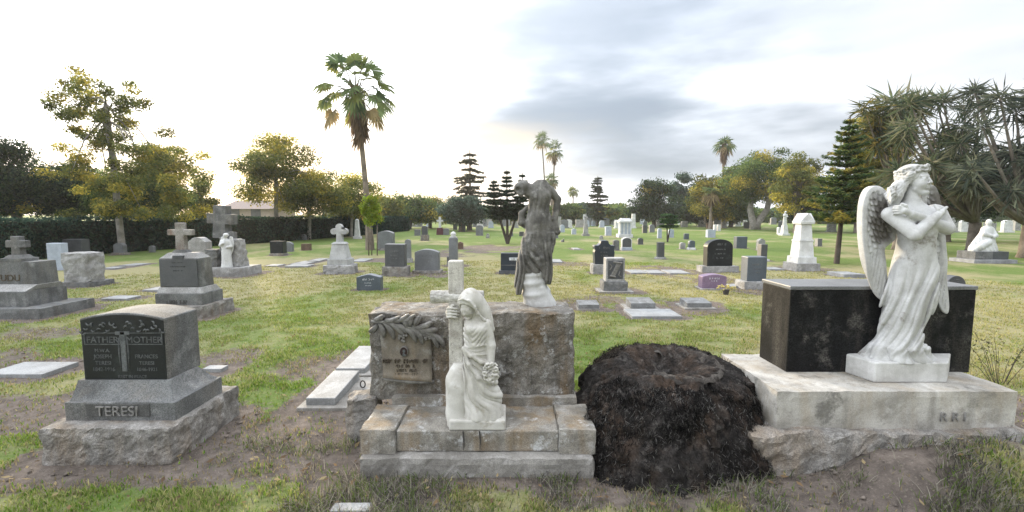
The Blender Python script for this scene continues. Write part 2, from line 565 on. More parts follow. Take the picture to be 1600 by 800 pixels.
def profile(shape, w, h):
    a = w / 2
    if shape == 'arch':
        r = min(0.3 * w, 0.3 * h)
        top = [(a * math.cos(t), h - r + r * math.sin(t)) for t in np.linspace(0, math.pi, 15)]
        return [(-a, 0), (a, 0)] + top
    if shape == 'round':
        top = [(a * math.cos(t), h - a + a * math.sin(t)) for t in np.linspace(0, math.pi, 17)]
        return [(-a, 0), (a, 0)] + top
    if shape == 'curve':
        s = 0.13 * h
        return [(-a, 0), (a, 0)] + [(a * x, h - s * x * x) for x in np.linspace(1, -1, 15)]
    if shape == 'peak':
        return [(-a, 0), (a, 0), (a, h * .84), (0.1 * a, h), (-0.1 * a, h), (-a, h * .84)]
    if shape == 'eared':
        return [(-a * .92, 0), (a * .92, 0), (a, h * .52), (a * .93, h * .62), (a * 1.04, h * .76), (a * .98, h * .80), (a * .62, h * .80), (a * .42, h * .88), (a * .36, h * .98), (a * .2, h), (-a * .2, h), (-a * .36, h * .98), (-a * .42, h * .88), (-a * .62, h * .80), (-a * .98, h * .80), (-a * 1.04, h * .76), (-a * .93, h * .62), (-a, h * .52)]
    if shape == 'shoulder':
        return [(-a, 0), (a, 0), (a, h * .86), (a * .82, h * .90), (a * .6, h * .93)] + [(a * .6 * math.cos(t), h * .93 + h * .07 * math.sin(t)) for t in np.linspace(.3, math.pi - .3, 7)] + [(-a * .6, h * .93), (-a * .82, h * .90), (-a, h * .86)]
    if shape == 'taper':
        return [(-a, 0), (a, 0), (a * .72, h), (-a * .72, h)]
    return [(-a, 0), (a, 0), (a, h), (-a, h)]

rng_tilt = random.Random(3)
M['letter_cut'] = stone('shallow_cut_letter', (.19, .195, .20), (.10, .10, .105), stain=.7, stain_scale=20, speck=.2, streak=0, bump=.1)

def headstone(name, label, px, yb, w, top, mat, shape='flat', depth=None, base=None, base_mat=None, group=None, cat='headstone', halo=0.15, rot=0.0, words=None, slab=None, face=None):
    """w, top, base = (width, height) in pixels at the stone's own distance"""
    p = gnd(px, yb)
    m = mpp(p.y)
    W = w * m
    H_ = at(px, top, p.y).z
    D = depth or max(0.10, min(0.30, W * .45))
    bh = 0
    root = thing(name, label, cat, (p.x, p.y, 0), group, rot)
    if slab:
        MB().box(-slab[0] * m / 2, slab[0] * m / 2, -.09, D + .12, -.02, slab[1] * m).build('footing', M['concrete'], root, bevel=.006)
    if base:
        bw, bh = base[0] * m, base[1] * m
        rough_block('base', M[base_mat or 'granite_rough'], root, -bw / 2, bw / 2, 0, D + .14, -.04, bh, amp=.016, cell=max(.035, p.y * .004), seed=px)
        foot(p.x - bw / 2, p.x + bw / 2, p.y, p.y + D + .14, halo)
    else:
        foot(p.x - W / 2, p.x + W / 2, p.y, p.y + D, halo)
    y0 = 0.06 if base else 0.0
    mb = MB()
    h = H_ - bh
    if shape == 'slant':
        z0 = bh - .03
        h += .03
        mb.side([(y0, z0), (y0 + D, z0), (y0 + D, z0 + h), (y0 + D * .62, z0 + h), (y0, z0 + h * .28)], -W / 2, W / 2)
    else:
        mb.prism([(x, z + bh - .03) for x, z in profile(shape, W, h + .03)], y0, y0 + D)
    die = mb.build('die', M[mat], root, bevel=min(.012, .03 * W))
    if face:
        q = [(x, z + bh + h * .05) for x, z in profile(shape, W * .84, h * .88)]
        MB().prism(q, y0 - .006, y0 + .02).build('face_panel', M[face], root)
    auto = False
    if not words and not face and shape != 'slant' and p.y < 17 and w >= 15 and mat not in ('granite_pale', 'pale_blue', 'brown_stone') and name == 'headstone':
        words, auto = ((max(4, int(w / 4)), .66, .075), (max(5, int(w / 3.3)), .48, .05), (max(4, int(w / 4.5)), .34, .05)), True
    root.rotation_euler = (rng_tilt.uniform(-.012, .02), rng_tilt.uniform(-.012, .012), rot + rng_tilt.uniform(-.03, .03))
    if words:
        for k, (count, zf, size) in enumerate(words):
            worn_letters('inscription', count, size * h, M['letter_white' if shape in ('peak', 'slant') or mat == 'purple' else 'letter_cut'], root, (0, y0 - .002 + (.05 * D if shape == 'slant' else 0), bh + h * zf), .003, px + k)
    return root

# ------------------------------------------------------------------ the big family stone in the left foreground
def family_stone():
    yf = gnd(160, 724).y
    x0, x1 = at(60, 700, yf).x, at(265, 700, yf).x
    zt = at(160, 671, yf).z
    yb = yf + .78
    ox, oy = (x0 + x1) / 2, yf
    root = thing('family_headstone', 'grey granite headstone with polished black face on stepped bases reading TERESI', 'headstone', (ox, oy, 0))
    hw = (x1 - x0) / 2
    rough_block('base', M['granite_rough'], root, -hw, hw, 0, .78, -.05, zt, amp=.019, cell=.015, freq=11, seed=3, flat_top=.10)
    foot(x0, x1, yf, yb, .30)
    # plinth with a sloping shoulder
    py0 = .13
    a = at(101, 640, yf + py0)
    b = at(274, 640, yf + py0)
    c = at(180, 629, yf + py0)
    X0, X1 = a.x - ox, b.x - ox
    dy0 = .27
    d0, d1 = at(132, 595, yf + dy0), at(264, 592, yf + dy0)
    zd = d0.z
    D0, D1 = d0.x - ox, d1.x - ox
    pd = .50
    mb = MB().box(X0, X1, py0, py0 + pd, zt - .01, c.z)
    mb.build('plinth', M['granite'], root, bevel=.006)
    # cove between plinth and die
    mb = MB()
    n = 7
    for i in range(n):
        f0, f1 = i / n, (i + 1) / n
        g = lambda f: (1 - (1 - f) ** 1.9)
        def ring(f):
            k = 1 - math.cos(f * math.pi / 2) if False else f ** .75
            return (X0 + .02 + (D0 - .025 - X0 - .02) * k, X1 - .02 + (D1 + .025 - X1 + .02) * k, py0 + .015 + (dy0 - .02 - py0 - .015) * k, py0 + pd - .015 - (.08) * k, c.z - .001 + (zd + .012 - c.z) * f)
        r0, r1 = ring(f0), ring(f1)
        mb.box(r0[0], r0[1], r0[2], r0[3], r0[4], r1[4], top=(r1[0], r1[1], r1[2], r1[3]))
    mb.build('moulding', M['granite'], root)
    # die with a curved top
    tl, tc_ = at(126, 498, yf + dy0), at(190, 486, yf + dy0)
    w = D1 - D0
    cx = (D0 + D1) / 2
    hh, rise = tl.z - zd, (tc_.z - tl.z) * .75
    xs = np.linspace(w / 2, -w / 2, 17)
    prof = [(cx - w / 2, zd), (cx + w / 2, zd)] + [(cx + x, zd + hh + rise * (1 - (2 * x / w) ** 2)) for x in xs]
    die = MB().prism(prof, dy0, dy0 + .33).build('die', M['granite_pale' if False else 'granite'], root, bevel=.008)
    k = .012
    pf = [(cx - w / 2 + k, zd + .008), (cx + w / 2 - k, zd + .008)] + [(cx + x * .965, zd + hh + rise * (1 - (2 * x / w) ** 2) - .012) for x in xs]
    face = MB().prism(pf, dy0 - .005, dy0 + .02).build('polished_face', M['black'], die)
    yy = dy0 - .006
    def row(body, fx, fz, size, mat='letter_pale', sx=1.0):
        inscription('inscription', body, size, M[mat], die, (cx + fx * w, yy, zd + fz * hh), .002, sx=sx)
    row('FATHER', -.24, .62, .062)
    row('MOTHER', .25, .62, .062)
    row('M.W.A.', -.25, .47, .034)
    row('JOSEPH', -.25, .37, .038)
    row('TERESI', -.25, .265, .038)
    row('1842-1916', -.25, .165, .036)
    row('FRANCES', .26, .37, .038)
    row('TERESI', .26, .265, .036)
    row('1846-1921', .26, .165, .034)
    row('REST IN PEACE', .08, .05, .030)
    # carved cross and leaf scrolls on the face
    mb = MB()
    mb.box(cx - .018, cx + .018, yy - .004, yy + .004, zd + .16 * hh, zd + .80 * hh)
    mb.box(cx - .05, cx + .05, yy - .004, yy + .004, zd + .745 * hh, zd + .80 * hh)
    mb.build('carved_cross', M['letter_pale'], die, bevel=.003)
    rng = random.Random(4)
    mb = MB()
    for s in (-1, 1):
        for i in range(15):
            u = .06 + .40 * i / 14
            z0 = zd + hh * (.83 + .06 * math.sin(i * 1.3)) + rise * .5 * (1 - (2 * u) ** 2)
            a0 = rng.uniform(-2.4, 2.4)
            pts = []
            for t in np.linspace(0, 1, 5):
                pts.append((cx + s * u * w + .028 * t * math.cos(a0 + 1.6 * t) * s, yy - .001, z0 + .030 * t * math.sin(a0 + 1.6 * t)))
            mb.tube(pts, [.003, .006, .007, .005, .001], 5)
    for s in (-1, 1):
        mb.tube([(cx + s * .03, yy, zd + hh * .70), (cx + s * .032, yy, zd + hh * .45), (cx + s * .026, yy, zd + hh * .18)], [.003, .005, .003], 5)
    mb.build('carved_leaves', M['letter_pale'], die, smooth=True)
    # frames round FATHER and MOTHER
    mb = MB()
    for fx in (-.24, .25):
        x_, z_, aw, ah = cx + fx * w, zd + .685 * hh, .125, .042
        for q in ((-aw, aw, ah - .005, ah), (-aw, aw, -ah, -ah + .005), (-aw, -aw + .005, -ah, ah), (aw - .005, aw, -ah, ah)):
            mb.box(x_ + q[0], x_ + q[1], yy - .003, yy + .003, z_ + q[2], z_ + q[3])
    mb.build('name_frames', M['letter_pale'], die)
    # family name cut in a sunk panel on the plinth
    l0, l1 = at(138, 640, yf + py0), at(232, 640, yf + py0)
    zb, ztop = at(180, 650, yf + py0).z, at(180, 630, yf + py0).z
    MB().box(l0.x - ox - .012, l1.x - ox + .012, py0 - .006, py0 + .01, zb - .002, ztop - .004).build('name_panel', M['panel_dark'], root, bevel=.003)
    inscription('inscription', 'TERESI', .094, M['letter_dim'], root, ((l0.x + l1.x) / 2 - ox, py0 - .008, zb + .006), .008, sx=1.02, space=1.02)
family_stone()

# ------------------------------------------------------------------ the hewn monument in the middle
MON = {}
def hewn_monument():
    yf = gnd(740, 744).y
    zs = at(740, 718, yf).z
    x0, x1 = at(560, 732, yf).x, at(930, 732, yf).x
    ox = (x0 + x1) / 2
    root = thing('hewn_monument', 'massive brown stained hewn granite monument with carved scroll, leaves and low steps', 'monument', (ox, yf, 0))
    rough_block('footing', M['concrete'], root, x0 - ox, x1 - ox, 0, 1.0, -.06, zs, amp=.014, cell=.028, seed=5, flat_top=.5)
    foot(x0, x1, yf, yf + 1.0, .3)
    yl = .06
    zl = at(740, 677, yf + yl).z                      # ledge top
    c0, c1 = at(619, 700, yf + yl + .03).x - ox, at(873, 700, yf + yl + .03).x - ox
    e0, e1 = at(561, 700, yf + yl).x - ox, at(931, 700, yf + yl).x - ox
    ledge = MB().box(c0 + .002, c1 - .002, yl + .03, .50, zs + .002, zl).build('ledge', M['step'], root, bevel=.008)
    # the two cracks down the front of the ledge are dark joints in the stone
    for pa in (723, 749):
        xx = at(pa, 695, yf + yl).x - ox
        MB().add([(xx - .004, yl + .024, zl - .002), (xx + .004, yl + .024, zl - .002), (xx + .009, yl + .024, zs + .07), (xx - .001, yl + .024, zs + .012), (xx + .002, yl + .024, zs + .06),
                  (xx - .004, yl + .04, zl - .002), (xx + .004, yl + .04, zl - .002), (xx + .009, yl + .04, zs + .07), (xx - .001, yl + .04, zs + .012), (xx + .002, yl + .04, zs + .06)],
                 [(0, 4, 3, 2, 1), (5, 6, 7, 8, 9), (0, 1, 6, 5), (1, 2, 7, 6), (2, 3, 8, 7), (3, 4, 9, 8), (4, 0, 5, 9)]).build('crack', M['letter_dark'], ledge)
    ye = at(600, 632, yf + .45)
    for a, b, sd in ((e0, c0, 1), (c1, e1, 2)):
        rough_block('end_block', M['step'], root, a, b, yl, .46, zs + .002, zl + .018, amp=.010, cell=.022, seed=sd * 9, flat_top=.3, chip=.8)
    rough_block('back_step', M['step'], root, e0 + .10, e1 - .06, .462, .60, zs, zl + .065, amp=.008, cell=.03, seed=8, flat_top=.4)
    # main block
    yb = .52
    b0, b1 = at(575, 560, yf + yb), at(899, 560, yf + yb)
    zb = zl + .03
    ztop = at(740, 489, yf + yb).z
    blk = rough_block('hewn_block', M['monument'], root, b0.x - ox, b1.x - ox, yb, yb + .46, zb, ztop, amp=.024, cell=.018, freq=8, seed=11, flat_top=.45, chip=1.1)
    MON.update(root=root, ox=ox, yf=yf, yb=yb, ztop=ztop, zl=zl, blk=blk)
    # scroll panel with rolled bottom
    F = yb - .035
    P = lambda px, py, dy=F: at(px, py, yf + dy)
    tl, tr, bl, br = P(592, 512), P(672, 512), P(600, 588), P(676, 594)
    vs, fs = [], []
    nu, nv = 14, 16
    for j in range(nv + 1):
        v = j / nv
        for i in range(nu + 1):
            u = i / nu
            x = (tl.x * (1 - v) + bl.x * v) * (1 - u) + (tr.x * (1 - v) + br.x * v) * u - ox
            z = (tl.z * (1 - v) + bl.z * v) * (1 - u) + (tr.z * (1 - v) + br.z * v) * u
            y = F - .012 * math.sin(math.pi * u) + .010 * math.sin(v * 5) - (.02 if v > .9 else 0) * ((v - .9) * 10)
            vs.append((x, y, z))
    for j in range(nv):
        for i in range(nu):
            a = j * (nu + 1) + i
            fs.append((a, a + nu + 1, a + nu + 2, a + 1))
    me = bpy.data.meshes.new('scroll_panel')
    me.from_pydata(vs, [], fs)
    me.update()
    sp = link('scroll_panel', me, M['scroll'], blk, smooth=True)
    md = sp.modifiers.new('thick', 'SOLIDIFY')
    md.thickness = .05
    md.offset = -1
    q0, q1 = P(601, 590), P(679, 596)
    rl = MB()
    rl.tube([(q0.x - ox, F - .010, q0.z), ((q0.x + q1.x) / 2 - ox, F - .022, (q0.z + q1.z) / 2 - .004), (q1.x - ox, F - .008, q1.z)], [.016, .020, .013], 12)
    rl.build('scroll_roll', M['carved'], sp, smooth=True)
    # portrait medallion
    mc = P(632, 548)
    mb = MB()
    prof = [(0.001, -.001), (.0285, 0), (.0285, .004), (.026, .008)]
    def oval(rx, rz, y0, y1, nm, mat, par):
        b = MB()
        n = 24
        b.prism([(mc.x - ox + rx * math.cos(t), mc.z + rz * math.sin(t)) for t in np.linspace(0, 2 * math.pi, n, endpoint=False)], y0, y1)
        return b.build(nm, M[mat], par, bevel=.002)
    med = oval(.030, .036, F - .026, F + .01, 'medallion_rim', 'carved', sp)
    oval(.026, .032, F - .029, F - .02, 'portrait', 'maroon_dark', sp)
    b = MB()
    for dx, dz, rx, rz in ((.003, .006, .009, .012), (.0, -.012, .006, .009), (.004, -.022, .013, .008)):
        b.prism([(mc.x - ox + dx + rx * math.cos(t), mc.z + dz + rz * math.sin(t)) for t in np.linspace(0, 2 * math.pi, 14, endpoint=False)], F - .031, F - .0285)
    b.build('portrait_face', M['letter_pale'], sp)
    for body, py, size in ((15, 566, .027), (10, 572.5, .019), (11, 579, .019), (12, 585, .017)):
        c = P(634 + (py - 566) * .15, py)
        worn_letters('inscription', body, size, M['letter_stain'], sp, (c.x - ox, F - .012, c.z), .014, int(py))
    # leaf spray over the scroll: bent, ribbed leaves
    mb = MB()
    rng = random.Random(7)
    def leaf(px0, py0, px1, py1, wpx, bend, lift=.02):
        a, b_ = P(px0, py0, yb), P(px1, py1, yb)
        ax = Vector((b_.x - a.x, 0, b_.z - a.z))
        L = ax.length
        ax.normalize()
        sd = Vector((-ax.z, 0, ax.x))
        n = 9
        V, Fc = [], []
        for i in range(n):
            t = i / (n - 1)
            w = .84 * wpx * mpp(yf + yb) * (math.sin(math.pi * min(1, t * .96 + .04)) ** .7) * (.55 + .5 * t if t < .8 else 1.0) * .5
            c = Vector((a.x - ox, 0, a.z)) + ax * L * t + sd * bend * L * math.sin(math.pi * t) * .5
            yl_ = yb - .03 - lift * math.sin(math.pi * (t * .8 + .1))
            for k, (s, dy) in enumerate(((-1, .018), (-.55, -.004), (-.1, -.001), (0, -.010), (.1, -.001), (.55, -.004), (1, .018))):
                V.append((c.x + sd.x * w * s, yl_ + dy, c.z + sd.z * w * s))
        for i in range(n - 1):
            for k in range(6):
                p = i * 7 + k
                Fc.append((p, p + 1, p + 8, p + 7))
        b0 = len(mb.v)
        mb.add(V, Fc)
    leaves = [(592, 506, 580, 516, 9, .2), (594, 503, 602, 524, 10, .25), (601, 502, 618, 527, 11, .25), (608, 502, 633, 522, 12, .25), (618, 504, 639, 518, 11, .2),
              (632, 510, 652, 532, 12, .35), (641, 511, 662, 535, 13, .4), (646, 508, 668, 522, 10, .3),
              (640, 508, 634, 495, 10, .2), (644, 507, 645, 494, 10, .15), (650, 508, 657, 494, 11, .1), (652, 510, 676, 502, 10, -.2), (655, 512, 684, 514, 11, -.1),
              (658, 514, 682, 524, 9, .1), (672, 520, 686, 541, 8, .2), (678, 520, 695, 538, 8, .15), (604, 499, 626, 494, 7, -.2), (612, 500, 640, 490, 7, -.25), (588, 498, 600, 492, 8, -.2), (626, 499, 650, 491, 7, -.2)]
    for l in leaves:
        leaf(*l)
    sprig = mb.build('leaf_spray', M['carved'], blk, smooth=True)
    md = sprig.modifiers.new('thick', 'SOLIDIFY')
    md.thickness = .009
    st = MB()
    s_ = lambda px, py, d=.045: (P(px, py, yb).x - ox, yb - d, P(px, py, yb).z)
    st.tube([s_(583, 500), s_(604, 501), s_(626, 506), s_(650, 511), s_(674, 520)], [.010, .009, .009, .008, .005], 8)
    for cx_, cy_ in ((632, 526), (670, 524)):
        for k in range(11):
            p = s_(cx_ + rng.uniform(-6, 6), cy_ + rng.uniform(-5, 5), .05)
            st.lathe([(.003, p[2] - .010), (.009, p[2] - .006), (.011, p[2]), (.009, p[2] + .006), (.003, p[2] + .010)], 8, p[0], p[1])
    st.build('stem', M['carved'], sprig, smooth=True)
M['maroon_dark'] = stone('dark_enamel', (.035, .02, .02), (.02, .012, .012), speck=.1, streak=0, rough=.3, bump=0)
hewn_monument()

def broken_block():
    p = gnd(560, 688)
    m = mpp(p.y)
    a, b = at(537, 640, p.y).x, at(582, 640, p.y).x
    o = thing('broken_block', 'broken lump of rough grey concrete against the left end of the monument steps', 'stone block', (p.x, p.y, 0))
    rough_block('block', M['granite_rough'], o, a - p.x, b - p.x + .02, 0.0, .24, -.05, at(560, 624, p.y).z, amp=.03, cell=.018, freq=7, seed=21, flat_top=.7)
    foot(a, b, p.y, p.y + .24, .15)
broken_block()

M['marker_grey'] = stone('weathered_marker_granite', (.20, .205, .205), (.09, .09, .088), (.30, .31, .31), stain=.7, stain_scale=6, speck=.3, speck_scale=220, streak=.2, bump=.4)

def raised_marker(name, label, quad, h, slab_h=.03, inset=.04, mat='marker', group=None, extra=.0):
    """quad = left front, right front, back y in pixels: a thick tablet on a thin slab"""
    lf, rf = gnd(*quad[0]), gnd(*quad[1])
    yb = gnd(quad[1][0], quad[2]).y
    w, d = rf.x - lf.x, yb - lf.y
    root = thing(name, label, 'grave marker', ((lf.x + rf.x) / 2, lf.y, 0), group)
    MB().box(-w / 2, w / 2, 0, d, -.04, slab_h).build('slab', M['concrete'], root, bevel=.006)
    i = inset
    MB().side([(i, slab_h - .002), (d - i, slab_h - .002), (d - i, slab_h + h), (i, slab_h + h * .7)], -w / 2 + i, w / 2 - i - extra).build('tablet', M[mat], root, bevel=.006)
    foot(lf.x, rf.x, lf.y, yb, .28)
    return root
raised_marker('grave_marker', 'pale thick marker on a grey slab, nearer of two left of the monument', ((463, 641), (572, 638), 592), .085, .02, .055, extra=.205)
raised_marker('grave_marker', 'pale thick marker on a slab, farther of two left of the monument', ((515, 589), (592, 588), 551), .075, .02, .045, extra=.10)
# the iron ring set in the slab
def iron_ring():
    p = gnd(567, 606, .03)
    o = MB()
    pts = [(p.x + .022 * math.cos(t), p.y, p.z + .034 + .032 * math.sin(t)) for t in np.linspace(0, 2 * math.pi, 19)]
    o.tube(pts, .006, 8)
    tag(o.build('iron_ring', M['letter_dark'], None, smooth=True), 'small black iron ring standing on the slab by the broken block', 'ring')
iron_ring()

# ------------------------------------------------------------------ black tomb with the angel on the right
TOMB = {}
def black_tomb():
    yf = gnd(1300, 742).y
    zr = .25
    zs = .49
    ysl = yf + .10
    x0, x1 = at(1213, 640, ysl).x, at(1213, 640, ysl).x + 1.52
    ox = (x0 + x1) / 2
    root = thing('black_tomb', 'dusty black granite tomb block on a pale slab and rough footing', 'tomb', (ox, yf, 0))
    r0 = at(1172, 700, yf).x
    rough_block('footing', M['granite_rough'], root, r0 - ox, x1 - ox + .12, 0, 1.1, -.06, zr, amp=.045, cell=.028, freq=5.5, seed=31, flat_top=.5, chip=1.3)
    foot(r0, x1 + .12, yf, yf + 1.1, .3)
    dz = gnd(1125, 553, zs).y - ysl
    rough_block('slab', M['slab_cream'], root, x0 - ox, x1 - ox, .10, .10 + dz, zr - .01, zs, amp=.007, cell=.035, seed=33, flat_top=.3, chip=.8)
    yb = ysl + .40 - .10 + .04
    yb = gnd(1233, 585, zs).y + .05
    b0, b1 = at(1232, 520, yb).x, at(1520, 520, yb).x
    ztop = at(1300, 447, yb).z
    d = .36
    MB().box(b0 - ox, b1 - ox, yb - yf, yb - yf + d, zs - .005, ztop - .028).build('block', M['black_dusty'], root, bevel=.006)
    MB().box(b0 - ox - .006, b1 - ox + .006, yb - yf - .006, yb - yf + d + .006, ztop - .027, ztop).build('cap', M['cap_grey'], root, bevel=.005)
    # worn letters on the slab front
    c = at(1480, 652, ysl)
    inscription('inscription', 'R R I', .085, M['letter_dim'], root, (c.x - ox + .03, .092, zr + .05), .003)
    TOMB.update(root=root, zs=zs, yb=yb, ysl=ysl)
black_tomb()
# ------------------------------------------------------------------ the other headstones, left to right
def stepped(root, x0, x1, y0, y1, z0, z1, name, mat, top=None, bevel=.008):
    return MB().box(x0, x1, y0, y1, z0, z1, top).build(name, M[mat], root, bevel=bevel)

def cross_mesh(root, cx, cy, z0, z1, sw, aw, az, ah, d, mat, name='cross', rounded=False):
    """upright cross: shaft width sw, arm span aw, arm centre az, arm height ah, depth d"""
    mb = MB()
    if rounded:
        q = []
        n = 7
        r = sw / 2 * 1.25
        for c_, a0 in (((aw / 2 - r * .6, az), -math.pi / 2), ((0, z1 - r * .9), 0), ((-aw / 2 + r * .6, az), math.pi / 2)):
            pass
        pts = [(-sw * .62, z0), (sw * .62, z0), (sw * .5, az - ah * .45)]
        pts += [(aw / 2 - ah * .5 + ah * .62 * math.cos(t), az + ah * .62 * math.sin(t)) for t in np.linspace(-2.2, 2.2, 11)]
        pts += [(sw * .5, az + ah * .45)]
        pts += [(sw * .66 * math.cos(t), z1 - sw * .62 + sw * .66 * math.sin(t)) for t in np.linspace(-.8, math.pi + .8, 11)]
        pts += [(-sw * .5, az + ah * .45)]
        pts += [(-(aw / 2 - ah * .5) - ah * .62 * math.cos(t), az + ah * .62 * math.sin(t)) for t in np.linspace(2.2, -2.2, 11)]
        pts += [(-sw * .5, az - ah * .45)]
        mb.prism([(cx + x, z) for x, z in pts], cy - d / 2, cy + d / 2)
    else:
        a, b = sw / 2, aw / 2
        u, l = az + ah / 2, az - ah / 2
        mb.prism([(cx - a * 1.12, z0), (cx + a * 1.12, z0), (cx + a, l), (cx + b, l), (cx + b, u), (cx + a, u), (cx + a, z1), (cx - a, z1), (cx - a, u), (cx - b, u), (cx - b, l), (cx - a, l)], cy - d / 2, cy + d / 2)
    return mb.build(name, M[mat], root, bevel=.01)

def ludu():
    yf = gnd(60, 498).y
    xr = at(61, 490, yf).x
    xl = xr - 1.62
    ox = (xl + xr) / 2
    root = thing('stepped_monument', 'grey stepped granite monument with a small stone cross on top reading LUDU', 'monument', (ox, yf, 0))
    hw = (xr - xl) / 2
    z1 = at(50, 483, yf).z
    rough_block('base', M['granite'], root, -hw, hw, 0, .96, -.05, z1, amp=.010, cell=.05, seed=41, flat_top=.3)
    foot(xl, xr, yf, yf + .96, .3)
    z2 = at(40, 452, yf + .16).z
    r2 = at(40, 465, yf + .16).x - ox
    stepped(root, -r2, r2, .16, .84, z1 - .01, z2 - .04, 'step', 'granite')
    rd = at(58, 430, yf + .36).x - ox
    stepped(root, -r2 + .02, r2 - .02, .18, .82, z2 - .042, z2 + .05, 'moulding', 'granite_pale', top=(-rd - .015, rd + .015, .335, .725))
    zt = at(40, 409, yf + .36).z
    die = stepped(root, -rd, rd, .35, .71, z2 + .05, zt, 'die', 'granite', top=(-rd + .015, rd - .015, .36, .70))
    c = at(14, 439, yf + .36)
    inscription('inscription', 'LUDU', .15, M['letter_stain'], root, (c.x - ox, .352, c.z), .008)
    cc = at(30, 400, yf + .5)
    cx = cc.x - ox
    s = mpp(yf + .5)
    stepped(root, cx - 17 * s, cx + 17 * s, .5 - 14 * s, .5 + 14 * s, zt - .005, zt + 5 * s, 'cross_base', 'granite')
    stepped(root, cx - 14 * s, cx + 14 * s, .5 - 11 * s, .5 + 11 * s, zt + 5 * s, zt + 10 * s, 'cross_base', 'granite', top=(cx - 9 * s, cx + 9 * s, .5 - 8 * s, .5 + 8 * s))
    cross_mesh(root, cx, .5, zt + 9 * s, at(30, 369, yf + .5).z, 13 * s, 30 * s, at(30, 381, yf + .5).z, 11 * s, 10 * s, 'granite')
ludu()

def boulder_stone(name, label, px, yb, w, top, d, mat, seed, base=None, amp=.04):
    p = gnd(px, yb)
    m = mpp(p.y)
    root = thing(name, label, 'headstone', (p.x, p.y, 0))
    bh = 0
    if base:
        bh = base[1] * m
        rough_block('base', M['granite'], root, -base[0] * m / 2, base[0] * m / 2, -.06, d + .16, -.04, bh, amp=.015, cell=.05, seed=seed)
    rough_block('boulder', M[mat], root, -w * m / 2, w * m / 2, .03, .03 + d, bh - .01, at(px, top, p.y).z, amp=amp, cell=.035, freq=4.5, seed=seed, flat_top=.5)
    foot(p.x - w * m / 2, p.x + w * m / 2, p.y, p.y + d, .3)
    return root
boulder_stone('boulder_headstone', 'rounded hewn grey granite block on a low base beside the stepped monument', 118, 448, 45, 395, .42, 'granite_pale', 51, (54, 7))
headstone('headstone', 'pale headstone with a slanted broken top behind the hewn grey block', 87, 422, 24, 380, 'pale_blue', 'flat', .2)
headstone('headstone', 'dark upright headstone with a pale edge, against the hedge behind the hewn block', 114, 402, 30, 374, 'granite_dark', 'flat', .35)
headstone('headstone', 'small grey headstone at the foot of the tall loose tree by the hedge', 183, 398, 16, 380, 'granite_mid', 'arch', .2, base=(22, 3))
headstone('headstone', 'tiny grey headstone alone at the foot of the hedge', 236, 394, 7, 384, 'granite_mid', 'arch', .15)

def cross_topped():
    yf = gnd(318, 497).y
    a, b = at(226, 490, yf).x, at(319, 490, yf).x
    ox = (a + b) / 2
    hw = (b - a) / 2
    root = thing('cross_monument', 'grey monument with dark inscribed face and rust streaked cross on top', 'monument', (ox, yf, 0))
    z1 = at(318, 479, yf).z
    rough_block('base', M['granite_rough'], root, -hw, hw, 0, .78, -.05, z1, amp=.018, cell=.04, seed=61, flat_top=.2)
    foot(a, b, yf, yf + .78, .25)
    y2 = .10
    l2, r2 = at(242, 465, yf + y2).x - ox, at(316, 465, yf + y2).x - ox
    z2 = at(280, 459, yf + y2).z
    stepped(root, l2, r2, y2, y2 + .52, z1 - .005, z2, 'plinth', 'granite')
    l3, r3 = at(250, 445, yf + y2 + .08).x - ox, at(313, 445, yf + y2 + .08).x - ox
    z3 = at(280, 449, yf + y2 + .08).z
    stepped(root, l2 + .02, r2 - .02, y2 + .015, y2 + .505, z2, z3, 'moulding', 'granite_pale', top=(l3 - .015, r3 + .015, y2 + .065, y2 + .45))
    z4 = at(280, 404, yf + y2 + .08).z
    die = stepped(root, l3, r3, y2 + .08, y2 + .42, z3 - .002, z4, 'die', 'granite', top=(l3 - .0, r3 - .02, y2 + .09, y2 + .41))
    stepped(root, l3 + .0, r3 - .02, y2 + .09, y2 + .41, z4 - .001, z4 + .085, 'shoulder', 'granite_pale', top=(l3 + .10, r3 - .12, y2 + .16, y2 + .34))
    fp = MB()
    k = .015
    cx = (l3 + r3) / 2
    fp.prism([(l3 + k, z3 + .02), (r3 - k - .01, z3 + .02), (r3 - k - .02, z4 - .02), (cx + .07, z4 - .02), (cx + .07, z4 + .045), (cx - .09, z4 + .045), (cx - .09, z4 - .02), (l3 + k, z4 - .02)], y2 + .072, y2 + .12)
    fp.build('inscribed_face', M['granite_dark'], die)
    inscription('inscription', 'IHS', .05, M['letter_pale'], die, (cx - .01, y2 + .069, z3 + (z4 - z3) * .99), .002)
    for n_, f, s in ((12, .84, .022), (14, .70, .022), (10, .56, .020)):
        worn_letters('inscription', n_, s, M['letter_pale'], die, (cx - .01, y2 + .069, z3 + (z4 - z3) * f), .002, n_)
    worn_letters('inscription', 8, .06, M['letter_dark'], root, ((l2 + r2) / 2, y2 - .002, z1 + .02), .004, 3)
    s = mpp(yf + .35)
    cpx = 284
    cx2 = at(cpx, 380, yf + .35).x - ox
    stepped(root, cx2 - 11 * s, cx2 + 11 * s, .35 - 9 * s, .35 + 9 * s, z4 + .08, z4 + .13, 'cross_base', 'granite', top=(cx2 - 8 * s, cx2 + 8 * s, .35 - 7 * s, .35 + 7 * s))
    cross_mesh(root, cx2, .35, z4 + .125, at(cpx, 348, yf + .35).z, 13 * s, 38 * s, at(cpx, 363, yf + .35).z, 9 * s, 9 * s, 'rust_stone')
M['rust_stone'] = stone('rust_streaked_stone', (.30, .29, .27), (.10, .08, .065), (.38, .37, .36), stain=.6, stain_scale=5, tint=(.17, .09, .05), tint_amt=.9, streak=.5)
cross_topped()
headstone('headstone', 'grey rough headstone with rounded top just behind the cross topped monument', 310, 420, 28, 371, 'granite_pale', 'shoulder', .3)

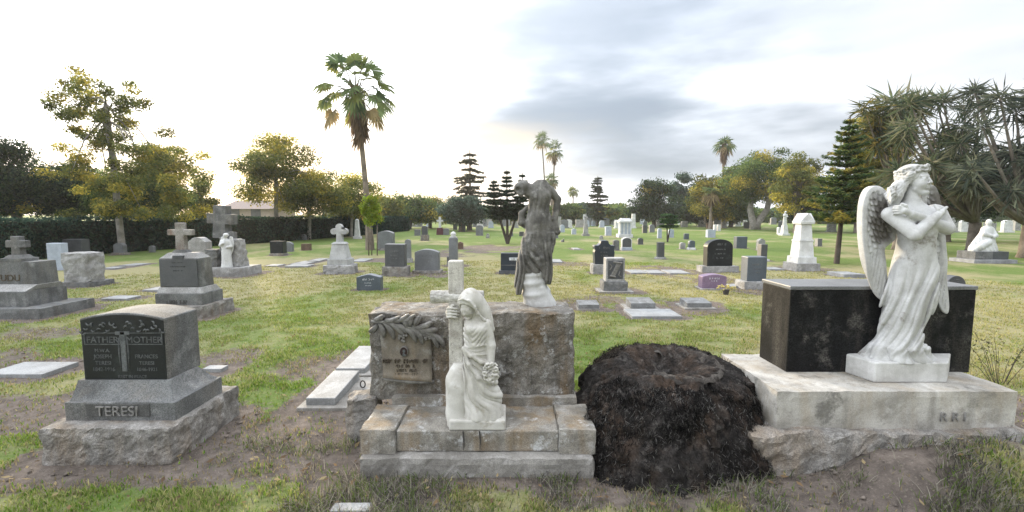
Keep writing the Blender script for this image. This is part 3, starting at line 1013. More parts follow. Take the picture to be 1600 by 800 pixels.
def big_cross():
    yf = gnd(340, 432).y
    a, b = at(300, 420, yf).x, at(378, 420, yf).x
    ox = (a + b) / 2
    hw = (b - a) / 2
    s = mpp(yf)
    root = thing('tall_cross_monument', 'tall stone cross between rough boulders on a low slab near the hedge', 'monument', (ox, yf, 0))
    z1 = at(350, 419, yf).z
    rough_block('base', M['granite_pale'], root, -hw, hw, 0, .95, -.05, z1, amp=.02, cell=.06, seed=71)
    foot(a, b, yf, yf + .95, .3)
    px_ = lambda p, dy=.45: at(p, 400, yf + dy).x - ox
    zz = lambda p, dy=.45: at(350, p, yf + dy).z
    rough_block('boulder', M['granite'], root, px_(327), px_(346), .25, .65, z1 - .01, zz(389), amp=.04, cell=.05, seed=72)
    rough_block('boulder', M['granite_pale'], root, px_(359), px_(381), .25, .7, z1 - .01, zz(373), amp=.04, cell=.05, seed=73, top=.8)
    rough_block('boulder', M['granite'], root, px_(342), px_(366), .40, .75, z1 - .01, zz(362), amp=.04, cell=.05, seed=74, top=.8)
    cx = px_(349, .57)
    o = cross_mesh(root, 0, 0, 0, zz(321, .57) - zz(372, .57), 21 * s, 43 * s, zz(342, .57) - zz(372, .57), 16 * s, 15 * s, 'granite')
    o.location = (cx, .57, zz(372, .57))
    o.rotation_euler = (0, R(3), R(-6))
    return root, px_(354, .18) + ox, yf + .18, z1
BIGX = big_cross()
headstone('headstone', 'black cube shaped headstone with pale top left of the white cross', 431, 399, 20, 377, 'black', 'flat', .35, base=(22, 3))
headstone('headstone', 'grey round topped headstone behind the black cube shaped one', 449, 393, 15, 378, 'granite_mid', 'arch', .2)
headstone('headstone', 'small brown headstone in the grass right of the black cube shaped one', 477, 391, 13, 381, 'brown_stone', 'flat', .25)
headstone('headstone', 'very small dark headstone near the hedge, behind the small brown one', 473, 375, 9, 366, 'granite_mid', 'arch', .2)

def white_cross():
    yf = gnd(526, 428).y
    s = mpp(yf)
    o = gnd(526, 428)
    root = thing('cross_headstone', 'pale grey cross with rounded arm ends on a stepped pedestal in the lawn', 'monument', (o.x, o.y, 0))
    zz = lambda p, dy=.3: at(526, p, yf + dy).z
    rough_block('base', M['granite_pale'], root, -22 * s, 22 * s, 0, .66, -.05, zz(415, 0), amp=.03, cell=.05, seed=81)
    foot(o.x - 22 * s, o.x + 22 * s, yf, yf + .66, .22)
    stepped(root, -16.5 * s, 16.5 * s, .08, .58, zz(416, .1), zz(404), 'plinth', 'marble_grey')
    stepped(root, -14 * s, 14 * s, .12, .52, zz(404), zz(381), 'die', 'marble_grey', top=(-10 * s, 10 * s, .18, .46))
    stepped(root, -11.5 * s, 11.5 * s, .16, .48, zz(381), zz(378), 'die_cap', 'marble_grey', top=(-8 * s, 8 * s, .2, .44))
    cross_mesh(root, 0, .32, zz(379), zz(350), 8 * s, 25 * s, zz(361.5), 8 * s, 8 * s, 'marble_grey', rounded=True)
M['marble_grey'] = stone('grey_weathered_marble', (.44, .45, .455), (.22, .22, .21), stain=.6, stain_scale=4, speck=.1, speck_scale=90, streak=.5, rough=.8, bump=.15)
white_cross()

def obelisk(name, label, px, yb, w, top, mat, base=None, group=None, cat='obelisk'):
    p = gnd(px, yb)
    m = mpp(p.y)
    root = thing(name, label, cat, (p.x, p.y, 0), group)
    h = at(px, top, p.y).z
    d = w * m
    c = d * .55
    b = MB()
    zb = .12 * h
    b.box(-d * .42, d * .42, c - d * .42, c + d * .42, zb, h * .95, top=(-d * .26, d * .26, c - d * .26, c + d * .26))
    b.box(-d * .26, d * .26, c - d * .26, c + d * .26, h * .95, h, top=(-d * .03, d * .03, c - d * .03, c + d * .03))
    b.build('shaft', M[mat], root, bevel=.01)
    stepped(root, -d * .6, d * .6, c - d * .6, c + d * .6, -.03, zb, 'base', mat)
    foot(p.x - d * .6, p.x + d * .6, p.y, p.y + d * 1.1, .15)
    return root
obelisk('obelisk', 'plain white obelisk beyond the lawn left of the palm trunk', 557, 373, 9, 342, 'marble_far')

headstone('slant_marker', 'low blue grey slanted marker with peaked top and white lettering', 576, 453, 38, 429, 'slate', 'peak', .22, words=((8, .62, .12), (11, .42, .06), (9, .25, .06)))
headstone('headstone', 'square dark grey headstone on a rough granite base right of the sapling', 616, 431, 31, 382, 'granite_dark', 'flat', .3, base=(40, 14))
headstone('headstone', 'large grey headstone with curved top behind the square dark one', 602, 391, 24, 361, 'granite_mid', 'curve', .4, base=(26, 3))
headstone('headstone', 'narrow grey tablet with rounded top between the square dark stones', 637, 410, 9, 374, 'granite_mid', 'round', .12, base=(12, 6), base_mat='granite_pale')
headstone('headstone', 'wide low grey headstone on a flat base right of the square dark one', 666, 427, 38, 390, 'granite_mid', 'curve', .28, base=(46, 4))

def finial_column():
    p = gnd(708, 416)
    m = mpp(p.y)
    h = at(708, 372, p.y).z
    root = thing('column_headstone', 'slim grey square column with carved white finial behind the cross', 'headstone', (p.x, p.y, 0))
    MB().box(-6.5 * m, 6.5 * m, 0, .28, -.03, h).build('column', M['granite_mid'], root, bevel=.01)
    b = MB()
    z = at(708, 362, p.y).z
    b.lathe([(5 * m, h), (6 * m, h + .03), (3 * m, h + .06), (4.6 * m, h + .10), (4 * m, h + .15), (1 * m, z)], 10, 0, .14)
    b.build('finial', M['marble_far'], root, smooth=True)
    MB().box(-10 * m, -6.4 * m, .02, .2, -.02, .3).build('side_block', M['granite'], root, bevel=.01)
    foot(p.x - .2, p.x + .2, p.y, p.y + .3, .25)
finial_column()
headstone('headstone', 'small brown headstone with notched top alone on the dry lawn', 719, 389, 9, 378, 'brown_stone', 'peak', .2)
headstone('headstone', 'tall dark grey headstone on a thick base far left of the white cross', 663, 376, 9, 353, 'granite_dark', 'arch', .3, base=(12, 9))
headstone('headstone', 'low dark headstone just left of the far tall dark one', 652, 368, 9, 359, 'granite_mid', 'flat', .3)
def far_cross():
    p = gnd(687, 367)
    m = mpp(p.y)
    root = thing('cross_headstone', 'white cross on a maroon base far across the lawn', 'monument', (p.x, p.y, 0))
    MB().box(-5.5 * m, 5.5 * m, 0, .4, -.03, 11 * m, top=(-4.5 * m, 4.5 * m, .05, .35)).build('base', M['maroon'], root, bevel=.02)
    cross_mesh(root, 0, .2, 10 * m, at(687, 339, p.y).z, 3.4 * m, 10 * m, at(687, 345, p.y).z, 3 * m, .16, 'marble_far')
far_cross()
headstone('headstone', 'low grey headstone beside the far white cross', 697, 367, 9, 357, 'granite_mid', 'curve', .3)
headstone('headstone', 'dark rounded headstone leftmost of three below the blue green tree', 711, 359, 6, 350, 'granite_dark', 'round', .3)
headstone('headstone', 'wide dark headstone middle of three below the blue green tree', 722, 362, 10, 349, 'granite_dark', 'shoulder', .3)
headstone('headstone', 'dark arched headstone rightmost of three below the blue green tree', 733, 360, 7, 349, 'granite_dark', 'arch', .3)
headstone('headstone', 'broad grey headstone left of the three stemmed pine', 749, 368, 11, 352, 'granite_mid', 'curve', .3)
headstone('headstone', 'small pale grey headstone left of the foot of the three stemmed pine', 762, 372, 5, 365, 'granite_pale', 'round', .2)
headstone('headstone', 'small grey headstone just right of the foot of the three stemmed pine', 799, 369, 5, 363, 'granite_mid', 'flat', .2)
headstone('headstone', 'small square dark headstone left of the headless statue, far back', 815, 369, 7, 362, 'granite_dark', 'flat', .25)

def navy_stone():
    r = headstone('headstone', 'low polished navy headstone with a pale name plate left of the headless statue', 802, 428, 40, 396, 'navy', 'flat', .3, base=(46, 5), base_mat='granite_dark')
    m = mpp(gnd(802, 428).y)
    MB().box(-6.5 * m, 13 * m, .045, .07, 21 * m, 25.5 * m).build('name_plate', M['letter_white'], r, bevel=.003)
    worn_letters('inscription', 5, 3.4 * m, M['navy'], r, (4 * m, .043, 21.6 * m), .003, 5)
    MB().box(-20 * m, 20 * m, .052, .07, 13.0 * m, 13.7 * m).build('groove', M['cap_grey'], r)
navy_stone()

headstone('headstone', 'dark eared headstone with flat top bump on rough granite base', 945, 428, 32, 376, 'navy', 'eared', .28, base=(38, 15), base_mat='granite_pale')
def scroll_stone():
    r = headstone('headstone', 'headstone carved with a diagonal unrolled scroll on a rough brown grey base', 962, 457, 30, 404, 'granite_pale', 'flat', .26, base=(39, 17), base_mat='granite', slab=(54, 2.5), halo=.32)
    p = gnd(962, 457)
    m = mpp(p.y)
    zb = 17 * m
    MB().box(-12 * m, 12 * m, .052, .08, zb + 4 * m, zb + 33 * m).build('face_panel', M['granite_dark'], r, bevel=.003)
    b = MB()
    b.prism([(-8 * m, zb + 9 * m), (-1 * m, zb + 8 * m), (4 * m, zb + 18 * m), (9 * m, zb + 29 * m), (2 * m, zb + 30 * m), (-3 * m, zb + 19 * m)], .043, .06)
    b.tube([(-9 * m, .045, zb + 9 * m), (0, .045, zb + 7 * m)], 1.6 * m, 8)
    b.tube([(-4 * m, .045, zb + 31 * m), (10 * m, .045, zb + 29 * m)], 1.6 * m, 8)
    b.tube([(-10 * m, .048, zb + 28 * m), (-6 * m, .048, zb + 24 * m), (-9 * m, .048, zb + 18 * m)], 1.0 * m, 6)
    b.tube([(7 * m, .048, zb + 16 * m), (5 * m, .048, zb + 10 * m), (9 * m, .048, zb + 7 * m)], 1.0 * m, 6)
    b.build('carved_scroll', M['carved'], r, bevel=.003)
scroll_stone()
raised_marker('raised_marker', 'low raised granite marker, leftmost of three behind the hewn monument', ((903, 484), (937, 483), 478.5), .10, .015, .012, 'marker_grey')
raised_marker('raised_marker', 'low raised granite marker on a wide slab, middle of the three in the lawn', ((980, 485.5), (1034, 485.5), 476), .13, .02, .08, 'marker_grey')
raised_marker('raised_marker', 'low raised granite marker, right of the three in a bare soil patch', ((1070, 483), (1120, 483), 474.5), .11, .015, .06, 'marker_grey')

def flat_marker(label, px, py, w, h, mat='marker', name='flat_marker', z=.025, skew=0, group=None):
    """a ledger flush with the lawn: centre, width and depth in pixels"""
    a, b = gnd(px - w / 2, py + h / 2), gnd(px + w / 2, py + h / 2)
    yb = gnd(px, py - h / 2).y
    o = MB().box(-(b.x - a.x) / 2, (b.x - a.x) / 2, 0, yb - a.y, -.04, z).build(name, M[mat], None, ((a.x + b.x) / 2, a.y, 0), bevel=.006)
    tag(o, label, 'grave marker', group)
    foot(a.x, b.x, a.y, yb, .20)
    return o
flat_marker('large flat grey ledger stone in front of the middle raised marker', 1027, 491, 78, 12, 'marker', z=.03)
flat_marker('flat pale marker leftmost of three in the bare strip behind the scroll stone', 999, 425, 26, 5)
flat_marker('flat pale marker middle of three in the bare strip behind the scroll stone', 1028, 425.5, 26, 5)
flat_marker('flat pale marker rightmost of three in the bare strip behind the scroll stone', 1063, 425.5, 32, 5.5)
flat_marker('pale flat marker leftmost of a close pair left of the white cross', 466, 411, 24, 5)
flat_marker('pale flat marker right one of a close pair left of the white cross', 486, 407, 18, 5)
flat_marker('long pale flat marker in front of the close pair left of the white cross', 462, 415.5, 36, 3)
flat_marker('small pale flat marker at the left end of the row by the white cross', 424, 415, 20, 2.6)
flat_marker('pale flat marker just right of the white cross', 558, 407, 22, 4.5)
flat_marker('pale flat marker in the lawn right of the hewn grey block', 178, 466, 40, 5)
flat_marker('pale flat marker tucked behind the cross topped monument at its left', 240, 452, 36, 6)
flat_marker('pale flat marker near the hedge right of the tall loose tree', 198, 414, 24, 3.5)
flat_marker('pale flat marker near the hedge in front of the tall loose tree', 168, 419, 20, 2.6)
flat_marker('pale flat ledger at the left edge beside the TERESI stone', 20, 580, 92, 20, z=.035)
flat_marker('flat pale slab in bare soil behind the TERESI stone', 331, 577, 30, 6)
flat_marker('pale flat marker half buried in the near grass by the bottom edge', 545, 797, 60, 14, z=.02)
flat_marker('pale flat marker right of the headless statue in the dry lawn', 868, 408, 22, 4.5)
flat_marker('pale tiny flat marker in the lawn beyond the headless statue', 902, 389, 10, 2.5)
flat_marker('pale flat stone behind the left end of the black tomb block', 1335, 431, 34, 5, z=.08)
flat_marker('pale flat marker beside the dark tablet near the purple marker', 1155, 447, 40, 4)
flat_marker('pale flat marker in the lawn behind the blue grey tablet', 1214, 420, 24, 3.5)

headstone('headstone', 'slim dark upright headstone alone in the middle of the lawn', 1034, 405, 10, 379, 'granite_dark', 'flat', .2, base=(14, 3), base_mat='granite_pale')
big = headstone('headstone', 'large black round shouldered headstone with engraved lines on pale base', 1126, 425, 40, 374, 'black', 'arch', .3, base=(58, 9), base_mat='granite_pale', words=((8, .78, .07), (12, .60, .045), (11, .44, .045), (7, .28, .05)))
headstone('slant_marker', 'purple granite slanted marker with curved top and white lettering', 1116, 452, 38, 429, 'purple', 'curve', .24, slab=(46, 1.5), words=((8, .68, .11), (6, .52, .08)))
def flower_pot():
    p = gnd(1134, 461)
    root = thing('flower_pot', 'small dark pot of yellow flowers in front of the purple marker', 'flowers', (p.x, p.y, 0))
    MB().lathe([(.045, 0), (.065, .10), (.07, .11)], 12).build('pot', M['letter_dark'], root)
    rng = np.random.default_rng(3)
    b = MB()
    for i in range(46):
        a, r = rng.uniform(0, 6.28), rng.uniform(.02, .20)
        c = Vector((r * math.cos(a), r * math.sin(a) * .7, .11 + rng.uniform(0, .11) * (1.2 - r * 3)))
        s = rng.uniform(.012, .024)
        b.lathe([(s * .3, c.z - s * .7), (s, c.z), (s * .8, c.z + s * .4), (s * .2, c.z + s * .6)], 6, c.x, c.y)
    b.build('flowers', M['yellow'], root)
M['yellow'] = plain('yellow_petals', (.45, .38, .12), .7)
flower_pot()
headstone('headstone', 'blue grey upright tablet on a pale rough base near the black tomb', 1184, 452, 31, 402, 'slate', 'flat', .28, base=(43, 12), base_mat='granite_pale')
headstone('headstone', 'dark slanted headstone behind the large black round shouldered one', 1159, 388, 17, 370, 'slate', 'flat', .3, rot=.06)
headstone('headstone', 'pale round topped headstone behind the blue grey tablet', 1190, 391, 11, 373, 'granite_pale', 'round', .2)
headstone('headstone', 'narrow dark headstone with white side behind the blue grey tablet', 1195, 408, 10, 382, 'granite_dark', 'flat', .25, base=(16, 3), base_mat='marble_far')
headstone('headstone', 'dark arched headstone in a white frame on a pale base', 980, 391, 16, 371, 'marble_far', 'arch', .2, base=(17, 4), base_mat='pale_blue', face='granite_dark')
headstone('headstone', 'brownish headstone left of the dark arched one with white frame', 963, 391, 9, 375, 'granite', 'arch', .2)
headstone('headstone', 'small dark arched headstone right of the white framed one', 1001, 382, 8, 372, 'granite_dark', 'arch', .2)
headstone('headstone', 'small grey headstone beyond the slim dark upright one', 1067, 389, 8, 379, 'granite_pale', 'arch', .2)
headstone('headstone', 'dark headstone on a white base beyond the slim dark upright one', 1082, 390, 9, 376, 'slate', 'arch', .2, base=(11, 3), base_mat='marble_far')
headstone('headstone', 'small dark blue headstone beyond the flat topped small tree', 1073, 374, 7, 365, 'slate', 'flat', .2)
headstone('headstone', 'grey blue arched headstone left of the flat topped small tree', 1031, 372, 6, 357, 'pale_blue', 'arch', .2)
headstone('headstone', 'dark square headstone, left of a pair right of the white mausoleum shaped monument', 1008, 364, 7, 352, 'granite_dark', 'flat', .3)
headstone('headstone', 'dark arched headstone, right of a pair right of the white mausoleum shaped monument', 1019, 363, 8, 351, 'granite_mid', 'arch', .3)
headstone('headstone', 'grey blue headstone half behind the stems of the flat topped small tree', 1049, 371, 8, 358, 'pale_blue', 'arch', .2)
headstone('headstone', 'pale blue grey square headstone left of the mausoleum shaped monument', 951, 368, 9, 354, 'pale_blue', 'flat', .4)
headstone('headstone', 'tiny grey headstone left of the dark eared headstone', 940, 374, 5, 368, 'granite_pale', 'round', .2)
headstone('headstone', 'pale bluish headstone in the far lawn left of the pedestal statue', 897, 366, 7, 357, 'pale_blue', 'peak', .3)
obelisk('obelisk', 'grey obelisk on a pale base just right of the headless statue', 868, 372, 7, 330, 'granite_mid')
headstone('headstone', 'pale grey headstone right of the grey obelisk in the far lawn', 879, 363, 7, 351, 'pale_blue', 'peak', .3)
def cut_stone():
    p = gnd(880, 378)
    m = mpp(p.y)
    root = thing('broken_marker', 'small broken pale stub beside a dark post in the dry lawn', 'grave marker', (p.x, p.y, 0))
    MB().box(-3 * m, 0, 0, .2, -.02, 3 * m).build('stub', M['marker'], root, bevel=.01)
    MB().box(.3 * m, 1.8 * m, .05, .2, -.02, 5 * m).build('post', M['granite_dark'], root, bevel=.01)
cut_stone()
headstone('headstone', 'pale wide headstone far right of the flat topped small tree', 1112, 371, 12, 359, 'pale_blue', 'flat', .4)
headstone('headstone', 'bright white headstone left of a far pair below the yellow green trees', 1118, 361, 4, 351, 'marble_far', 'flat', .3)
headstone('headstone', 'bright white headstone right of a far pair below the yellow green trees', 1124, 361, 4, 351, 'marble_far', 'flat', .3)
headstone('headstone', 'far reddish brown headstone left of the bright white pair', 1108, 357, 6, 349, 'brown_stone', 'flat', .3)
headstone('headstone', 'pale block headstone below the far round tree', 1070, 355, 9, 346, 'granite_pale', 'flat', .4)
headstone('headstone', 'dark headstone at the foot of the forked pale trunk', 1168, 357, 9, 347, 'granite_dark', 'flat', .3)
headstone('headstone', 'small pale tablet just left of the far white column statue', 1218, 366, 5, 355, 'marble_far', 'arch', .2)
headstone('headstone', 'dark headstone half hidden right of the large white pedestal obelisk', 1281, 385, 7, 373, 'granite_mid', 'flat', .25)

def mausoleum():
    p = gnd(978, 371)
    m = mpp(p.y)
    root = thing('mausoleum_monument', 'white mausoleum shaped monument with pilasters and hipped cap far across the lawn', 'monument', (p.x, p.y, 0))
    H2 = lambda q: at(978, q, p.y).z
    stepped(root, -11 * m, 11 * m, 0, 20 * m, -.03, H2(366), 'base', 'marble_far')
    stepped(root, -8.5 * m, 8.5 * m, 2.5 * m, 17.5 * m, H2(366), H2(348), 'body', 'pale_blue')
    for k in (-8, -2.8, 2.8, 8):
        stepped(root, (k - .9) * m, (k + .9) * m, 1.6 * m, 2.6 * m, H2(366) - .001, H2(348), 'pilaster', 'marble_far')
    stepped(root, -10.5 * m, 10.5 * m, .6 * m, 19.4 * m, H2(348), H2(345.5), 'cornice', 'marble_far')
    stepped(root, -10 * m, 10 * m, 1 * m, 19 * m, H2(345.5), H2(341), 'cap', 'marble_far', top=(-6 * m, 6 * m, 5 * m, 15 * m))
    foot(p.x - 11 * m, p.x + 11 * m, p.y, p.y + 20 * m, .2)
mausoleum()

def pedestal_obelisk():
    p = gnd(1262, 423)
    m = mpp(p.y)
    H2 = lambda q: at(1262, q, p.y).z
    root = thing('pedestal_monument', 'large white tapered pedestal monument with gabled carved cap left of the angel', 'monument', (p.x, p.y, 0))
    c = 17 * m
    def lay(name, w0, w1, q0, q1, mat='marble_far'):
        a, b = w0 * m / 2, w1 * m / 2
        return stepped(root, -a, a, c - a, c + a, H2(q0) if q0 < 423 else -.04, H2(q1), name, mat, top=(-b, b, c - b, c + b))
    lay('base', 38, 37, 424, 412, 'granite_pale')
    lay('step', 30, 29, 412.1, 402)
    lay('die', 24, 21, 402.1, 378)
    lay('band', 22.5, 22, 378, 375)
    lay('shaft', 19.5, 16, 375, 350)
    cap = MB()
    a = 11 * m
    z0, z1 = H2(350), H2(333)
    cap.prism([(-a, z0), (a, z0), (a * 1.05, z0 + .07), (0, z1), (-a * 1.05, z0 + .07)], c - a, c + a)
    cap.side([(c - a, z0 + .002), (c + a, z0 + .002), (c + a * 1.05, z0 + .07), (c, z1 - .004), (c - a * 1.05, z0 + .07)], -a, a)
    cap.build('gabled_cap', M['marble_far'], root)
    foot(p.x - 19 * m, p.x + 19 * m, p.y, p.y + 38 * m, .25)
pedestal_obelisk()
headstone('headstone', 'dark round topped headstone peeping over the right end of the black tomb', 1494, 449, 30, 431, 'granite_dark', 'round', .2)

# far rows of small stones below the tree line
def far_rows():
    rng = random.Random(12)
    protos = []
    def proto(shape, mat, w, h):
        me = bpy.data.meshes.new('headstone')
        mb = MB().prism(profile(shape, w, h), 0, .3)
        mb.box(-w * .62, w * .62, -.1, .42, -.05, .12)
        me.from_pydata(mb.v, [], mb.f)
        me.materials.append(M[mat])
        return me
    kinds = {'pale arched headstone in the far rows below the tree line': [proto('arch', 'marble_far', .7, 1.0), proto('round', 'pale_blue', .6, .9)],
             'grey square headstone in the far rows below the tree line': [proto('flat', 'granite_pale', .9, .9), proto('curve', 'granite_mid', .8, 1.0)],
             'tall pale pillar stone in the far rows below the tree line': [proto('taper', 'marble_far', .5, 1.7), proto('taper', 'granite_pale', .55, 1.5)]}
    labels = list(kinds)
    spots = []
    for i in range(74):
        px = rng.uniform(600, 700) if i < 10 else rng.uniform(735, 1265)
        spots.append((px, rng.uniform(349.5, 357)))
    for px in (1548, 1508, 1492, 1575, 1590, 1300):
        spots.append((px, rng.uniform(356, 364)))
    for px, py in spots:
        p = gnd(px, py)
        lab = labels[rng.choice((0, 0, 1, 1, 2))]
        o = bpy.data.objects.new('headstone', rng.choice(kinds[lab]))
        COL.objects.link(o)
        o.location = (p.x, p.y, 0)
        s = rng.uniform(.75, 1.15)
        o.scale = (s, s, s)
        o.rotation_euler = (0, 0, rng.uniform(-.15, .15))
        tag(o, lab, 'headstone', 'far rows of headstones: ' + lab.split(' in ')[0])
far_rows()

def sign_post():
    p = gnd(317, 376)
    m = mpp(p.y)
    root = thing('sign_post', 'thin pale pole with a small greenish sign beside the hedge', 'sign', (p.x, p.y, 0))
    h = at(317, 316, p.y).z
    MB().tube([(0, 0, -.05), (0, 0, h)], .032, 10).build('pole', M['pole'], root, smooth=True)
    MB().box(-10 * m, 1.5 * m, -.05, -.03, at(317, 337, p.y).z, at(317, 319, p.y).z).build('sign_panel', M['sign'], root, bevel=.004)
M['pole'] = plain('galvanised_pole', (.42, .43, .42), .5)
M['sign'] = plain('faded_green_sign', (.42, .50, .47), .5)
sign_post()
# ------------------------------------------------------------------ sculpture: smooth solids melted together on a grid, then skinned
class Clay:
    def __init__(s, lo, hi, h):
        s.h = h
        s.lo = np.array(lo, np.float32)
        s.n = np.ceil((np.array(hi) - np.array(lo)) / h).astype(int) + 1
        s.ax = [s.lo[i] + h * np.arange(s.n[i], dtype=np.float32) for i in range(3)]
        s.F = np.full(tuple(s.n), 0.2, np.float32)
    def sub(s, lo, hi):
        sl = []
        for i in range(3):
            a = int(max(0, math.floor((lo[i] - s.lo[i]) / s.h)))
            b = int(min(s.n[i], math.ceil((hi[i] - s.lo[i]) / s.h) + 1))
            if b <= a:
                return None
            sl.append(slice(a, b))
        return tuple(sl), s.ax[0][sl[0]][:, None, None], s.ax[1][sl[1]][None, :, None], s.ax[2][sl[2]][None, None, :]
    def melt(s, sl, d, k, cut=False):
        A = s.F[sl]
        if cut:
            d = -d
            h = np.maximum(k - np.abs(A - d), 0) / k
            s.F[sl] = np.maximum(A, d) + h * h * k * .25
        else:
            h = np.maximum(k - np.abs(A - d), 0) / k
            s.F[sl] = np.minimum(A, d) - h * h * k * .25
    def limb(s, a, b, ra, rb=None, k=.01, cut=False):
        rb = ra if rb is None else rb
        a, b = np.array(a, float), np.array(b, float)
        m = max(ra, rb) + k + 3 * s.h
        g = s.sub(np.minimum(a, b) - m, np.maximum(a, b) + m)
        if not g:
            return
        sl, X, Y, Z = g
        v = b - a
        L = max(1e-9, float(v @ v))
        t = np.clip(((X - a[0]) * v[0] + (Y - a[1]) * v[1] + (Z - a[2]) * v[2]) / L, 0, 1)
        d = np.sqrt((X - a[0] - t * v[0]) ** 2 + (Y - a[1] - t * v[1]) ** 2 + (Z - a[2] - t * v[2]) ** 2) - (ra + t * (rb - ra))
        s.melt(sl, d, k, cut)
    def chain(s, pts, rad, k=.01, cut=False):
        for i in range(len(pts) - 1):
            r = rad if not hasattr(rad, '__len__') else rad[i]
            r2 = rad if not hasattr(rad, '__len__') else rad[i + 1]
            s.limb(pts[i], pts[i + 1], r, r2, k, cut)
    def ball(s, c, r, k=.01, rot=None, cut=False):
        """ellipsoid; rot = 3x3 with the axes as columns"""
        c = np.array(c, float)
        r = np.array((r, r, r) if not hasattr(r, '__len__') else r, float)
        m = r.max() + k + 3 * s.h
        g = s.sub(c - m, c + m)
        if not g:
            return
        sl, X, Y, Z = g
        P = (X - c[0], Y - c[1], Z - c[2])
        if rot is not None:
            P = tuple(P[0] * rot[0][i] + P[1] * rot[1][i] + P[2] * rot[2][i] for i in range(3))
        k0 = np.sqrt((P[0] / r[0]) ** 2 + (P[1] / r[1]) ** 2 + (P[2] / r[2]) ** 2)
        k1 = np.sqrt((P[0] / r[0] ** 2) ** 2 + (P[1] / r[1] ** 2) ** 2 + (P[2] / r[2] ** 2) ** 2) + 1e-6
        s.melt(sl, k0 * (k0 - 1) / k1, k, cut)
    def loft(s, rows, k=.01, fold=None, power=2.0):
        """rows of (z, cx, cy, rx, ry) from low to high; fold(X,Y,Z,theta) pushes the skin out"""
        rows = sorted(rows)
        a = np.array(rows)
        m = .05
        lo = (float((a[:, 1] - a[:, 3]).min()) - m, float((a[:, 2] - a[:, 4]).min()) - m, a[0, 0] - m)
        hi = (float((a[:, 1] + a[:, 3]).max()) + m, float((a[:, 2] + a[:, 4]).max()) + m, a[-1, 0] + m)
        sl, X, Y, Z = s.sub(lo, hi)
        zz = np.ravel(Z)
        def ip(i):
            zs, vs = a[:, 0], a[:, i]
            y = np.interp(zz, zs, vs)
            for _ in range(2):        # soften the corners of the outline
                w = max(1, int(.018 / s.h))
                ker = np.ones(2 * w + 1) / (2 * w + 1)
                y = np.convolve(np.pad(y, w, mode='edge'), ker, 'valid')
            return y[None, None, :].astype(np.float32)
        cx, cy, rx, ry = ip(1), ip(2), ip(3), ip(4)
        u, v = (X - cx) / rx, (Y - cy) / ry
        rr = (np.abs(u) ** power + np.abs(v) ** power) ** (1 / power)
        d = (rr - 1) * np.minimum(rx, ry)
        if fold is not None:
            d = d - fold(X, Y, Z, np.arctan2(v, u))
        d = np.maximum(d, np.maximum(a[0, 0] - Z, Z - a[-1, 0]))
        s.melt(sl, d.astype(np.float32), k)
    def block(s, lo, hi, r=.01, k=.01):
        lo, hi = np.array(lo, float), np.array(hi, float)
        m = k + 3 * s.h
        sl, X, Y, Z = s.sub(lo - m, hi + m)
        c, e = (lo + hi) / 2, (hi - lo) / 2 - r
        q = [np.abs(X - c[0]) - e[0], np.abs(Y - c[1]) - e[1], np.abs(Z - c[2]) - e[2]]
        o = np.sqrt(sum(np.maximum(t, 0) ** 2 for t in q))
        d = o + np.minimum(np.maximum(np.maximum(q[0], q[1]), q[2]), 0) - r
        s.melt(sl, d.astype(np.float32), k)
    def sheet(s, poly, yc, thick, k=.01, relief=None):
        """a thick curved panel: outline in x,z; yc(X,Z) its middle surface; relief(X,Z,dist) adds to its face"""
        P = np.array(poly, float)
        m = thick + k + .03
        X2, Z2 = s.ax[0][:, None], s.ax[2][None, :]
        d2 = np.full((len(s.ax[0]), len(s.ax[2])), 1e9)
        sg = np.ones_like(d2)
        n = len(P)
        for i in range(n):
            a, b = P[i], P[(i - 1) % n]
            e = b - a
            wx, wz = X2 - a[0], Z2 - a[1]
            t = np.clip((wx * e[0] + wz * e[1]) / (e @ e), 0, 1)
            d2 = np.minimum(d2, (wx - e[0] * t) ** 2 + (wz - e[1] * t) ** 2)
            c1, c2, c3 = Z2 >= a[1], Z2 < b[1], e[0] * wz > e[1] * wx
            flip = (c1 & c2 & c3) | (~c1 & ~c2 & ~c3)
            sg = np.where(flip, -sg, sg)
        d2 = sg * np.sqrt(d2)
        rel = relief(X2, Z2, d2) if relief else 0
        y0 = yc(X2, Z2)
        dy = np.abs(s.ax[1][None, :, None] - y0[:, None, :]) - (thick + rel)[:, None, :] if relief else np.abs(s.ax[1][None, :, None] - y0[:, None, :]) - thick
        dd = d2[:, None, :]
        r = thick * .7
        h = np.maximum(r - np.abs(dy - dd), 0) / r
        d = np.maximum(dy, dd) + h * h * r * .25
        sl = (slice(None), slice(None), slice(None))
        s.melt(sl, d.astype(np.float32), k)
    def push(s, fn):
        s.F -= fn(s.ax[0][:, None, None], s.ax[1][None, :, None], s.ax[2][None, None, :]).astype(np.float32)
    def skin(s, name):
        F = s.F
        F[0], F[-1], F[:, 0], F[:, -1], F[:, :, 0], F[:, :, -1] = .1, .1, .1, .1, .1, .1
        I = F < 0
        c = np.zeros(tuple(s.n - 1), np.int8)
        for i in (0, 1):
            for j in (0, 1):
                for k in (0, 1):
                    c += I[i:s.n[0] - 1 + i, j:s.n[1] - 1 + j, k:s.n[2] - 1 + k]
        act = (c > 0) & (c < 8)
        ii, jj, kk = np.nonzero(act)
        idx = np.full(act.shape, -1, np.int32)
        idx[ii, jj, kk] = np.arange(len(ii))
        acc = np.zeros((len(ii), 3), np.float64)
        cnt = np.zeros(len(ii))
        corners = [(a, b, d) for a in (0, 1) for b in (0, 1) for d in (0, 1)]
        val = {q: F[ii + q[0], jj + q[1], kk + q[2]] for q in corners}
